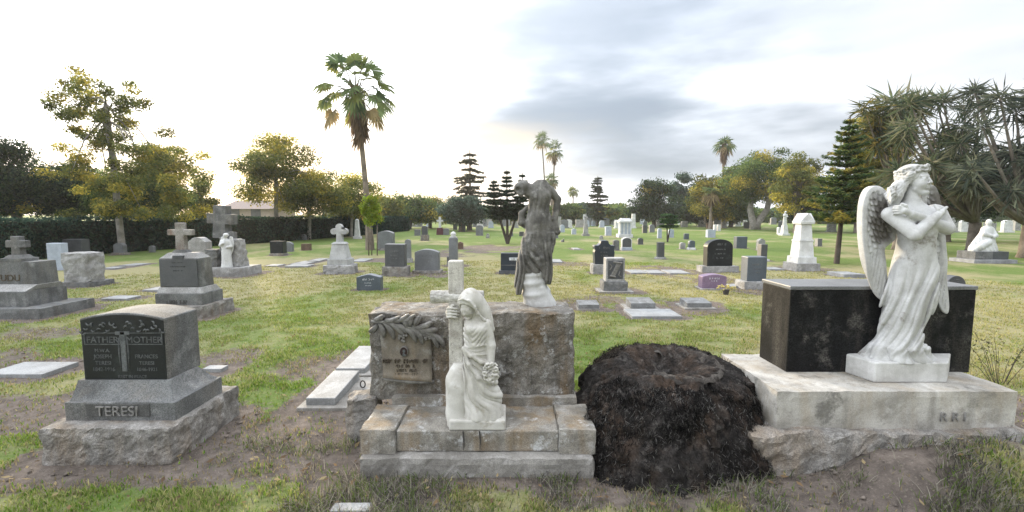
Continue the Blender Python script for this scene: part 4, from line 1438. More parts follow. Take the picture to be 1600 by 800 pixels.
        for q in corners:
            for ax in range(3):
                if q[ax] == 0:
                    p = list(q)
                    p[ax] = 1
                    p = tuple(p)
                    a, b = val[q], val[p]
                    x = (a < 0) != (b < 0)
                    t = np.where(x, a / np.where(x, a - b, 1), 0)
                    for e in range(3):
                        acc[:, e] += np.where(x, q[e] + (t if e == ax else 0), 0)
                    cnt += x
        V = (acc / cnt[:, None] + np.stack([ii, jj, kk], 1)) * s.h + s.lo
        faces = []
        for ax in range(3):
            A = I.take(range(0, s.n[ax] - 1), ax)
            B = I.take(range(1, s.n[ax]), ax)
            for flag, rev in ((A & ~B, False), (~A & B, True)):
                p = np.array(np.nonzero(flag)).T
                u, w = [(1, 2), (2, 0), (0, 1)][ax]
                p = p[(p[:, u] > 0) & (p[:, w] > 0) & (p[:, u] < s.n[u] - 1) & (p[:, w] < s.n[w] - 1)]
                q = []
                for du, dw in ((-1, -1), (0, -1), (0, 0), (-1, 0)):
                    r = p.copy()
                    r[:, u] += du
                    r[:, w] += dw
                    q.append(idx[r[:, 0], r[:, 1], r[:, 2]])
                q = np.stack(q, 1)
                faces.append(q[:, ::-1] if rev else q)
        Fc = np.concatenate(faces)
        Fc = Fc[(Fc >= 0).all(1)]
        return mesh_np(name, V, Fc)

def rid(x, p=1.6):
    return (1 - np.abs(np.sin(np.pi * x))) ** p

def pil(x, p=.75):
    """rounded cloth ridges with narrow valleys"""
    return np.abs(np.sin(np.pi * x)) ** p

def spline(pts, n=5):
    """closed smooth outline through points"""
    P = [np.array(p, float) for p in pts]
    out = []
    for i in range(len(P)):
        a, b, c, d = P[i - 1], P[i], P[(i + 1) % len(P)], P[(i + 2) % len(P)]
        for k in range(n):
            t = k / n
            out.append(tuple(.5 * (2 * b + (c - a) * t + (2 * a - 5 * b + 4 * c - d) * t * t + (3 * b - a - 3 * c + d) * t ** 3)))
    return out

def grime(me, fn):
    """a patch of lichen with its own outline, kept with the stone"""
    n = len(me.vertices)
    co = np.empty(n * 3, np.float32)
    me.vertices.foreach_get('co', co)
    co = co.reshape(-1, 3)
    a = me.attributes.new('grime', 'FLOAT', 'POINT')
    a.data.foreach_set('value', np.clip(fn(co[:, 0], co[:, 1], co[:, 2]), 0, 1).astype(np.float32))
    return me

def smooth01(x):
    x = np.clip(x, 0, 1)
    return x * x * (3 - 2 * x)

def px_rows(L, rows, shear, k=1.0):
    """outline rows (py, left px, right px, half depth, depth offset) -> loft rows for a body seen at a slant"""
    out = []
    for py, l, r, ry, dy in rows:
        a, b = L(l, py, dy), L(r, py, dy)
        hw = (b.x - a.x) / 2
        rx = math.sqrt(max((hw * .55) ** 2, hw * hw - (shear * ry) ** 2))
        out.append((a.z, (a.x + b.x) / 2, dy, rx * k, ry))
    return out

def frame(yaw, pitch=0.0, roll=0.0):
    """3x3 with columns forward, left side, up"""
    f = Vector((math.cos(yaw) * math.cos(pitch), math.sin(yaw) * math.cos(pitch), math.sin(pitch)))
    s = Vector((-math.sin(yaw), math.cos(yaw), 0))
    u = f.cross(s)
    if roll:
        q = Matrix.Rotation(roll, 3, f)
        s, u = q @ s, q @ u
    return np.array([[f[i], s[i], u[i]] for i in range(3)])

def head(C, c, Rm, hs, k=.012, hair=True):
    """a face and skull; hs = height from chin to crown"""
    c = np.array(c, float)
    P = lambda f, s, u: c + Rm @ (np.array((f, s, u)) * hs)
    E = lambda p, r, kk=k, cut=False: C.ball(P(*p), tuple(x * hs for x in r), kk, Rm, cut)
    E((-.06, 0, .14), (.42, .33, .37))
    E((.10, 0, -.10), (.27, .255, .38))
    E((.22, 0, -.40), (.12, .12, .09))
    C.limb(P(.10, .17, -.28), P(.24, 0, -.41), .09 * hs, .10 * hs, k)
    C.limb(P(.10, -.17, -.28), P(.24, 0, -.41), .09 * hs, .10 * hs, k)
    for s in (-1, 1):
        E((.415, s * .135, .025), (.11, .082, .058), .006, True)
        E((.318, s * .132, .022), (.062, .066, .052), .003)
        C.limb(P(.372, s * .06, .062), P(.315, s * .215, .045), .014 * hs, .010 * hs, .003)
        C.limb(P(.362, s * .06, -.022), P(.318, s * .20, -.018), .010 * hs, .008 * hs, .003)
        C.limb(P(.372, s * .045, .118), P(.285, s * .235, .105), .026 * hs, .018 * hs, .012)
        E((.250, s * .155, -.13), (.10, .09, .10), .03)
        E((-.02, s * .33, 0), (.07, .03, .10), .008)
        E((.405, s * .052, -.128), (.034, .026, .028), .006)
    C.limb(P(.365, 0, .09), P(.452, 0, -.110), .030 * hs, .044 * hs, .007)
    C.limb(P(.362, -.070, -.228), P(.362, .070, -.228), .030 * hs, None, .005)
    C.limb(P(.352, -.055, -.292), P(.352, .055, -.292), .036 * hs, None, .005)
    C.limb(P(.410, -.095, -.262), P(.410, .095, -.262), .014 * hs, None, .002, True)
    E((.36, 0, -.35), (.05, .10, .028), .008, True)
    E((.315, 0, -.435), (.07, .08, .06), .012)
    return P

def hand(C, wrist, palm, tips, thumb, r=.007, k=.004, pr=.018):
    """palm as a flattened lump, four fingers through their knuckles, a thumb off the side"""
    w, p = Vector(wrist), Vector(palm)
    C.limb(w, p, pr * .8, pr, k * 2)
    for i, ch in enumerate(tips):
        C.chain([p] + list(ch), [r * 1.3] + [r * (1.1 - .12 * j) for j in range(len(ch))], k)
    C.chain([w.lerp(p, .35)] + list(thumb), [r * 1.4] + [r * 1.15 for _ in thumb], k)

# ------------------------------------------------------------------ marble angel with folded arms
def angel():
    Y0 = 3.10
    zs = TOMB['zs']
    base = at(1404, 600, Y0)
    o = Vector((base.x, Y0, zs))
    L = local(o)
    root = thing('angel_statue', 'white marble winged angel with crossed arms and flower wreath before the black tomb', 'statue', o)
    shear = base.x / Y0
    # plinth: five sided block with a chipped right front corner
    pl = [L(1320, 582, .06), L(1366, 599, -.135), L(1479, 599, -.135), L(1486, 578, .12), L(1330, 570, .16)]
    zt = L(1366, 567, -.135).z
    mb = MB()
    n = 5
    mb.add([(p.x, (.06, -.135, -.135, .13, .13)[i], 0) for i, p in enumerate(pl)] + [(p.x * 1.0, (.06, -.135, -.135, .13, .13)[i], zt + (-.0, 0, 0, 0, 0)[i]) for i, p in enumerate(pl)],
           [(4, 3, 2, 1, 0), (5, 6, 7, 8, 9)] + [(i, (i + 1) % n, n + (i + 1) % n, n + i) for i in range(n)])
    mb.build('plinth', M['marble'], root, bevel=.008)
    C = Clay((-.42, -.26, zt - .01), (.40, .26, 1.53), .0040)
    rows = [(586, 1312, 1492, .165, -.005), (574, 1322, 1482, .155, -.005), (562, 1338, 1464, .140, -.005), (550, 1350, 1452, .125, 0), (535, 1360, 1442, .118, 0), (515, 1365, 1440, .118, 0), (490, 1369, 1450, .122, 0), (462, 1374, 1463, .125, 0), (435, 1381, 1467, .122, 0),
            (410, 1390, 1465, .112, 0), (388, 1399, 1462, .103, 0), (368, 1402, 1463, .105, 0), (350, 1397, 1466, .108, -.005), (338, 1394, 1468, .10, 0), (328, 1397, 1464, .085, .005), (319, 1407, 1446, .055, .01), (312, 1413, 1436, .045, .01)]
    def fold(X, Y, Z, th):
        xs = X - shear * Y
        wob = .6 * np.sin(8 * Z + 2 + 6 * xs) + .35 * np.sin(17 * Z - 11 * xs)
        s = (xs * .86 - Z * .50 + .35 * (Z - .30) ** 2) / .050 + wob * .45
        lo = smooth01((Z - .16) / .10) * smooth01((.92 - Z) / .40)
        amp = np.clip(.55 + .5 * np.sin(s * 1.05 + 1.7 + 4 * Z) * (.5 + .5 * np.sin(9 * Z + 13 * xs)), .05, 1)
        big = (.042 * amp * pil(s * .55, .7) + .011 * pil(s * 1.1 + .3, .7)) * lo * smooth01((.05 - Y) / .07)
        a = 1 - smooth01((Z - .13) / .20)
        foot_ = .028 * pil(th * 1.35 + 1.2 * np.sin(5 * Z) + Z * 1.5, .65) * a + .008 * pil(th * 3.1 - Z * 3, .7) * a
        up = .004 * pil((xs * .9 + Z * .28) / .06 + .3 * np.sin(Z * 13), .8) * smooth01((Z - .82) / .10) * smooth01((1.08 - Z) / .08)
        return big + foot_ + up - .022 * np.maximum(lo, a)
    C.loft(px_rows(L, rows, shear), .01, fold)
    for p, q, r0, r1 in (((1448, 566), (1462, 586), .026, .016), ((1432, 566), (1448, 590), .026, .018), ((1418, 566), (1432, 588), .024, .016), ((1460, 570), (1474, 582), .022, .014)):
        C.limb(L(*p, -.09), L(*q, -.128), r0, r1, .03)
    # neck, shoulders
    C.limb(L(1422, 322, .005), L(1426, 298, .0), .047, .040, .03)
    C.ball(L(1398, 333, .01), (.055, .06, .055), .03)
    C.ball(L(1459, 332, .015), (.055, .06, .055), .03)
    C.ball(L(1417, 347, -.075), (.055, .045, .05), .03)
    C.ball(L(1445, 347, -.070), (.055, .045, .05), .03)
    # nearer arm (elbow low, hand on the far shoulder)
    sh, elb, wr = L(1391, 335, -.03), L(1430, 366, -.150), L(1464, 337, -.135)
    # farther arm lies behind it: elbow at the right, hand on the near shoulder
    sh2, el2, wr2 = L(1466, 332, .0), L(1480, 357, -.07), L(1425, 335, -.128)
    C.chain([sh2, el2], [.046, .041], .014)
    C.chain([el2, wr2], [.041, .025], .008)
    hp = L(1413, 329.5, -.128)
    fv = L(1400, 327, -.105) - hp
    up = Vector((0, -.02, 1)).normalized()
    tips = []
    for i, (dz, ln) in enumerate(((.021, .95), (.007, 1.1), (-.007, 1.05), (-.020, .85))):
        a = hp + up * dz * .8 + fv * .25
        b = hp + up * dz * 1.05 + fv * (.25 + .45 * ln) + Vector((0, -.004, 0))
        c = hp + up * dz * 1.1 + fv * (.25 + .85 * ln) + Vector((0, .012, -.006))
        tips.append([a, b, c])
    hand(C, wr2, hp, tips, [hp + up * .035 + fv * -.1, hp + up * .040 + fv * .35], .0085, .004, .020)
    C.chain([sh, elb], [.050, .043], .016)
    C.chain([elb, wr], [.043, .026], .006)
    hp = L(1470, 332, -.115)
    fv = L(1477, 325, -.05) - hp
    tips = []
    for dx, ln in ((-.020, .9), (-.006, 1.1), (.008, 1.05), (.021, .85)):
        s_ = Vector((.6, 0, .5)).normalized() * dx
        tips.append([hp + s_ + fv * .3, hp + s_ * 1.1 + fv * .75 * ln, hp + s_ * 1.1 + fv * 1.1 * ln + Vector((0, .02, -.01))])
    hand(C, wr, hp, tips, [hp + Vector((-.03, -.01, .02)), hp + Vector((-.03, .01, .045))], .0085, .004, .021)
    # head turned away to the right
    Rm = frame(R(-66), R(6))
    hc = L(1429, 283, .0)
    head(C, hc, Rm, .198, .007)
    fig = link('figure', C.skin('figure'), M['marble_dirty'], root, smooth=True)
    # hair: waves tucked under the wreath, curls to the shoulder
    Hh = Clay((-.22, -.22, 1.08), (.24, .24, 1.56), .0036)
    hs = .198
    hcv = np.array(hc)
    P = lambda f, s, u: hcv + Rm @ (np.array((f, s, u)) * hs)
    Hh.ball(P(-.10, 0, .19), tuple(x * hs for x in (.45, .375, .39)), .01, Rm)
    Hh.ball(P(.62, 0, -.12), tuple(x * hs for x in (.55, .36, .50)), .02, Rm, True)
    rng = random.Random(5)
    for s in (-1, 1):
        for i in range(30):
            u0 = .24 - .021 * i
            f0 = .16 - .012 * i + rng.uniform(-.03, .03)
            w = rng.uniform(.31, .38)
            a, q = rng.uniform(-.03, .03), rng.uniform(-.04, .04)
            Hh.chain([P(f0, s * w, u0), P(f0 - .09, s * (w + .04), u0 - .03 + q), P(f0 - .18, s * (w + .05), u0 - .13 + a), P(f0 - .27, s * (w + .05), u0 - .15 + q), P(f0 - .34, s * w * .95, u0 - .27 + a)], [.007, .0105, .0115, .0115, .008], .003)
    for i in range(26):
        k = i / 25
        w0 = -.36 + .62 * k
        a = P(-.40 + .08 * abs(k - .5), w0, -.02)
        b = P(-.50 + rng.uniform(-.04, .04), w0 * 1.12, -.26)
        c = P(-.42 + rng.uniform(-.05, .05), w0 * 1.15 + rng.uniform(-.05, .05), -.48)
        d = P(-.46 + rng.uniform(-.06, .06), w0 * 1.2 + rng.uniform(-.06, .06), -.70 - .12 * rng.random())
        Hh.chain([a, b, c, d], [.013, .014, .013, .009], .004)
    for i in range(26):
        q = L(1400 + rng.uniform(-9, 9), 297 + rng.uniform(-6, 6), -.035 + rng.uniform(-.045, .05))
        w = rng.uniform(0, 6.28)
        pts = [q + Vector((-.006 * t + .012 * math.cos(w + 1.5 * t), .008 * math.sin(w + 1.5 * t), -.016 * t)) for t in range(5)]
        Hh.chain(pts, [.008, .0105, .0105, .0095, .006], .003)
    Hh.chain([L(1404, 292, -.0), L(1398, 305, .0), L(1396, 320, .01)], [.040, .042, .028], .012)
    Hh.push(lambda X, Y, Z: .0055 * pil((X * .8 - Z * .6 + .005 * np.sin(70 * (X * .6 + Z * .8)) + .4 * Y) / .0145, .6) - .003)
    link('hair', Hh.skin('hair'), M['marble_dirty'], root, smooth=True)
    W = Clay((-.20, -.22, 1.28), (.26, .24, 1.57), .0034)
    for i in range(64):
        t = i / 64 * 2 * math.pi
        for j in range(4):
            k = rng.uniform(.96, 1.05)
            W.ball(P((-.06 + .43 * math.cos(t)) * k, .365 * math.sin(t) * k, .34 + .05 * math.cos(t) + rng.uniform(-.085, .085)), rng.uniform(.007, .0125), .003)
    for i in range(40):
        t = i / 40 * 2 * math.pi + rng.uniform(-.1, .1)
        W.ball(P(-.06 + .485 * math.cos(t), .41 * math.sin(t), .34 + .05 * math.cos(t) + rng.uniform(-.06, .06)), .008, .003, None, True)
    link('flower_wreath', W.skin('flower_wreath'), M['marble_dirty'], root, smooth=True)
    # wings
    near = [(1391, 322), (1388, 304), (1380, 293), (1368, 290), (1357, 296), (1349, 312), (1344.5, 340), (1343.5, 372), (1346, 405), (1352, 435), (1361, 458), (1374, 470), (1381, 474), (1392, 468), (1388, 448), (1382, 424), (1379, 402), (1379, 388), (1388, 381), (1398, 372), (1401, 345)]
    far = [(1440, 330), (1440, 305), (1446, 292), (1455, 288), (1463, 294), (1467, 312), (1470, 345), (1471, 390), (1472, 430), (1473, 462), (1472, 482), (1467, 488), (1459, 478), (1450, 440), (1446, 390)]
    for outline, dy, nm in ((near, .05, 'near'), (far, .06, 'far')):
        pts = [L(px, py, dy) for px, py in outline]
        poly = spline([(p.x, p.z) for p in pts])
        xs, zs_ = [p[0] for p in poly], [p[1] for p in poly]
        Wn = Clay((min(xs) - .03, -.10, min(zs_) - .03), (max(xs) + .03, .17, max(zs_) + .03), .0042)
        xm = max(xs) if nm == 'near' else min(xs)
        sgn = -1 if nm == 'near' else 1
        ztop = max(zs_)
        def yc(X, Z, xm=xm, sgn=sgn, ztop=ztop):
            u = (X - xm) * sgn
            return .095 - .16 * u + .35 * u * u - .075 * (ztop - Z)
        def wing_parts(X, Z, d):
            rim = smooth01((.052 + d) / .026) * smooth01((Z - ztop + .66) / .16)
            inside = smooth01((-d - .012) / .02) * (1 - rim)
            up = smooth01((Z - ztop + .47 + .03 * np.sin(X * 40)) / .03)
            return rim, inside, up
        def relief(X, Z, d, sgn=sgn, ztop=ztop, xm=xm):
            rim, inside, up = wing_parts(X, Z, d)
            row = (ztop - Z + .5 * (X - xm) * sgn * -.4) / .046 + .35 * np.sin(X * 45 + Z * 12)
            fr = row - np.floor(row)
            cell = X / .032 + .5 * np.floor(row) + .4 * np.sin(np.floor(row) * 7)
            cc = np.abs(np.sin(np.pi * cell))
            sc = .020 * (.15 + .85 * fr) * cc ** .5 * (fr < .55 + .45 * cc)
            q = (X + .16 * (ztop - Z)) / .024
            quill = .011 * (q - np.floor(q)) ** .8 if sgn < 0 else .011 * (1 - (q - np.floor(q))) ** .8
            return rim * .020 + inside * (sc * up + quill * (1 - up)) - .004
        Wn.sheet(poly, yc, .013, .003, relief)
        me = Wn.skin('wing')
        cx_, cz_ = (min(xs) + max(xs)) / 2, ztop - (.26 if nm == 'near' else .12)
        grime(me, lambda x, y, z: .95 * smooth01(1.35 - np.sqrt(((x - cx_ - .015) / .075) ** 2 + ((z - cz_) / .22) ** 2) + (fbm(x * 18, z * 18, 3, 3) - .5) * 1.4))
        link('wing', me, M['wing_marble'], root, smooth=True)

M['marble_dirty'] = stone('marble_with_grime', (.50, .505, .50), (.25, .245, .225), (.58, .585, .585), stain=.55, stain_scale=6, speck=.05, speck_scale=200, streak=.4, rough=.7, bump=.10, bump_scale=80, spec=.3, blot=(.17, .15, .12), blot_scale=5.0)
M['wing_marble'] = stone('marble_wing_with_lichen', (.48, .485, .48), (.25, .24, .22), (.55, .555, .555), stain=.6, stain_scale=5, speck=.08, speck_scale=200, streak=.4, rough=.75, bump=.2, bump_scale=70, spec=.3, grimy=(.095, .086, .074))
angel()

# ------------------------------------------------------------------ mourning woman leaning on a cross
def mourner():
    zl = MON['zl']
    Y0 = gnd(740, 675, zl).y + .14
    b = at(740, 672, Y0)
    o = Vector((b.x, Y0, zl))
    L = local(o)
    root = thing('mourning_statue', 'white stone veiled woman with a wreath leaning on a log cross, on the monument step', 'statue', o)
    m = mpp(Y0)
    # plinth with a raised, dished top
    zt = L(740, 656, -.12).z
    x0, x1 = L(701, 670, -.13).x, L(790, 670, -.13).x
    MB().box(x0, x1, -.13, .13, .001, zt).build('plinth', M['marble_warm'], root, bevel=.012)
    # cross: squared shaft, log arms
    cx = L(712.5, 440, .06).x
    ztop = L(712, 407, .06).z
    MB().box(cx - 11.5 * m, cx + 11.5 * m, .02, .11, zt - .01, ztop).build('cross_shaft', M['shaft_stone'], root, bevel=.008)
    K = Clay((L(664, 460).x, -.04, L(700, 485).z), (L(768, 460).x, .17, L(700, 440).z), .0042)
    za = L(712, 464, .05).z
    K.limb((L(676, 464, .05).x, .055, za), (L(753, 464, .05).x, .055, za + .002), .043, .041, .01)
    K.push(lambda X, Y, Z: .0022 * np.sin(38 * X + 5 * np.sin(70 * Z)) * np.sin(190 * (Z - .3 * Y) + 4 * np.sin(30 * X)))
    xa, xb = L(673, 464, .05).x, L(756, 464, .05).x
    K.F = np.maximum(K.F, np.maximum(xa - K.ax[0], K.ax[0] - xb)[:, None, None]).astype(np.float32)
    link('cross_arm', K.skin('cross_arm'), M['bark_stone'], root, smooth=True)
    # rock at the foot of the cross
    rk = Clay((L(690, 600).x, -.16, 0), (L(745, 600).x, .16, L(700, 555).z), .006)
    rk.loft(px_rows(L, [(662, 701, 735, .11, -.01), (640, 697, 733, .105, 0), (600, 697, 732, .10, 0), (585, 698, 730, .095, .01), (574, 703, 728, .075, .02), (566, 710, 726, .04, .03)], .1), .02, None, 3.0)
    rk.push(lambda X, Y, Z: .0025 * np.sin(24 * X + 3) * np.sin(19 * Z + 2 * np.sin(20 * Y)) + .001 * np.sin(60 * Z + 20 * X))
    link('rock', rk.skin('rock'), M['marble_warm'], root, smooth=True)
    C = Clay((L(690, 600).x, -.20, zt - .01), (L(795, 600).x, .12, L(735, 446).z), .0040)
    sh = -.02
    rows = [(664, 716, 789, .105, -.03), (650, 717, 788, .10, -.03), (630, 718, 787, .095, -.03), (610, 720, 783, .09, -.03), (590, 722, 778, .085, -.03), (570, 723, 771, .08, -.03), (552, 724, 766, .075, -.03), (540, 726, 763, .066, -.03), (533, 726, 762, .065, -.03),
            (520, 724, 764, .07, -.035), (508, 725, 765, .068, -.03), (500, 727, 764, .06, -.025), (494, 732, 757, .045, -.02), (488, 734, 750, .035, -.02)]
    zb = L(740, 536).z
    zw = L(740, 540).z
    kx, kz = L(723, 540).x, L(723, 540).z
    def fold(X, Y, Z, th):
        lo = smooth01((zw - Z) / .03)
        dx, dz = X - kx, kz - Z
        rr_ = np.sqrt(dx * dx + dz * dz) + 1e-4
        phi = np.arctan2(dx, np.maximum(dz, -.05))
        s = (phi - .25 * rr_ / .4 + .05 * np.sin(26 * rr_)) / .27
        amp = (.6 + .4 * np.sin(s * 1.1 + 1.0)) * smooth01(rr_ / .10)
        big = .018 * amp * pil(s, .8) * lo
        fine = .005 * pil(s * 2.3 + .2, .8) * lo * smooth01(rr_ / .12)
        up = smooth01((Z - zb) / .015) * smooth01((L(740, 500).z - Z) / .03)
        ch = .007 * pil((Z * .75 - np.abs(X - .004) * .8) / .026 + .25 * np.sin(X * 60), .8) * up
        belt = .007 * np.exp(-((Z - zb - .012 * np.sin(X * 9)) / .011) ** 2)
        hem = .008 * pil(th * 2.6 + 2 * Z, .8) * (1 - smooth01((Z - zt) / .08))
        return big + fine + ch + belt + hem - .012 * lo - .003
    C.loft(px_rows(L, rows, .1), .01, fold)
    C.ball(L(734, 515, -.088), (.028, .026, .028), .025)
    C.ball(L(750, 515, -.085), (.028, .026, .028), .025)
    # rolled upper edge of the overdress across the hip
    C.chain([L(724, 543, -.085), L(736, 556, -.108), L(752, 566, -.108), L(766, 570, -.08)], [.009, .011, .011, .008], .018)
    C.chain([L(724, 546, -.085), L(733, 570, -.108), L(748, 590, -.115), L(770, 600, -.095)], [.008, .010, .010, .008], .018)
    # neck and bowed head
    C.limb(L(746, 496, -.03), L(737, 484, -.055), .030, .028, .02)
    Rm = frame(R(-116), R(-24), R(8))
    hc = L(731.5, 481, -.062)
    head(C, hc, Rm, .122, .007)
    # arm hanging to the wreath
    C.chain([L(760, 507, -.04), L(767, 540, -.055), L(767, 572, -.08)], [.036, .031, .020], .008)
    hp = L(765, 577, -.088)
    tips = []
    for dx, ln in ((-.016, .9), (-.005, 1.05), (.006, 1.0), (.016, .85)):
        a = hp + Vector((dx, -.008, -.012))
        tips.append([a, a + Vector((dx * .2, -.022, -.016 * ln)), a + Vector((dx * .1, -.020, -.034 * ln))])
    hand(C, L(766, 569, -.07), hp, tips, [hp + Vector((-.024, -.012, -.004)), hp + Vector((-.026, -.026, -.020))], .006, .003, .015)
    # arm passing behind the cross, its hand gripping the shaft from the left
    C.chain([L(733, 506, .03), L(718, 500, .135), L(701, 491, .10)], [.030, .026, .018], .012)
    hp = L(700, 489, .07)
    tips = []
    for py, ln in ((482, .9), (486.5, 1.05), (491, 1.0), (495.5, .85)):
        tips.append([L(700, py, .02), L(705, py - .5, -.001), L(705 + 8 * ln, py + .5, -.001), L(705 + 12 * ln, py + 1, .006)])
    hand(C, L(701, 491, .10), hp, tips, [L(702, 480, .04), L(708, 477.5, .004)], .0085, .003, .018)
    link('figure', C.skin('figure'), M['marble_warm'], root, smooth=True)
    # veil
    Vl = Clay((L(700, 500).x, -.20, L(740, 560).z), (L(785, 500).x, .12, L(735, 444).z), .0040)
    P = lambda f, s, u: np.array(hc) + Rm @ (np.array((f, s, u)) * .125)
    Vl.ball(P(-.16, 0, .26), (.062, .064, .064), .01, Rm)
    Vl.chain([L(736, 460, -.03), L(744, 472, -.01), L(753, 487, .0), L(760, 500, .005)], [.040, .046, .045, .036], .05)
    Vl.chain([L(760, 500, .0), L(768, 514, .01)], [.036, .022], .03)
    Vl.chain([L(715, 470, -.10), L(722, 467, -.125), L(732, 470, -.125), L(741, 480, -.10), L(747, 490, -.085), L(757, 500, -.065), L(766, 508, -.045)], [.004, .0055, .006, .007, .007, .007, .006], .012)
    Vl.ball(P(.50, 0, -.16), (.088, .058, .074), .008, Rm, True)
    link('veil', Vl.skin('veil'), M['marble_warm'], root, smooth=True)
    # wreath of flowers
    Wr = Clay((L(745, 600).x, -.22, L(760, 612).z), (L(792, 600).x, .0, L(760, 552).z), .0036)
    rng = random.Random(9)
    wc = L(767, 581, -.115)
    for ring_, rx_, rz_ in ((14, .037, .050), (9, .022, .030)):
        for i in range(ring_):
            t = (i + rng.uniform(-.3, .3)) / ring_ * 6.283
            c = wc + Vector((rx_ * math.cos(t), rng.uniform(-.016, .010), rz_ * math.sin(t)))
            k = rng.uniform(.8, 1.25)
            for j in range(6):
                a = j / 6 * 6.283 + i * 1.7
                Wr.ball(c + Vector((.011 * k * math.cos(a), rng.uniform(-.008, .002), .011 * k * math.sin(a))), .0075 * k, .0025)
            Wr.ball(c + Vector((0, -.013, 0)), .0065 * k, .002, None, True)
    for i in range(16):
        t = rng.uniform(0, 6.283)
        a = wc + Vector((.04 * math.cos(t), 0, .052 * math.sin(t)))
        Wr.limb(a, a + Vector((.016 * math.cos(t), -.006, .016 * math.sin(t))), .006, .002, .002)
    link('flower_wreath', Wr.skin('flower_wreath'), M['marble_warm'], root, smooth=True)

M['marble_warm'] = stone('cream_white_stone', (.54, .53, .495), (.31, .295, .255), (.60, .595, .575), stain=.55, stain_scale=7, speck=.04, speck_scale=200, streak=.35, rough=.75, bump=.10, bump_scale=90, spec=.25, blot=(.36, .335, .285), blot_scale=14)
M['shaft_stone'] = stone('speckled_cross_stone', (.52, .505, .46), (.27, .25, .22), (.60, .59, .56), stain=.7, stain_scale=12, speck=.18, speck_scale=320, streak=.4, rough=.85, bump=.5, bump_scale=70, blot=(.24, .22, .20), blot_scale=36)
M['bark_stone'] = stone('bark_textured_stone', (.55, .54, .51), (.22, .21, .19), (.64, .64, .63), stain=.8, stain_scale=10, speck=.15, speck_scale=120, streak=0, rough=.85, bump=.6, bump_scale=60)
mourner()

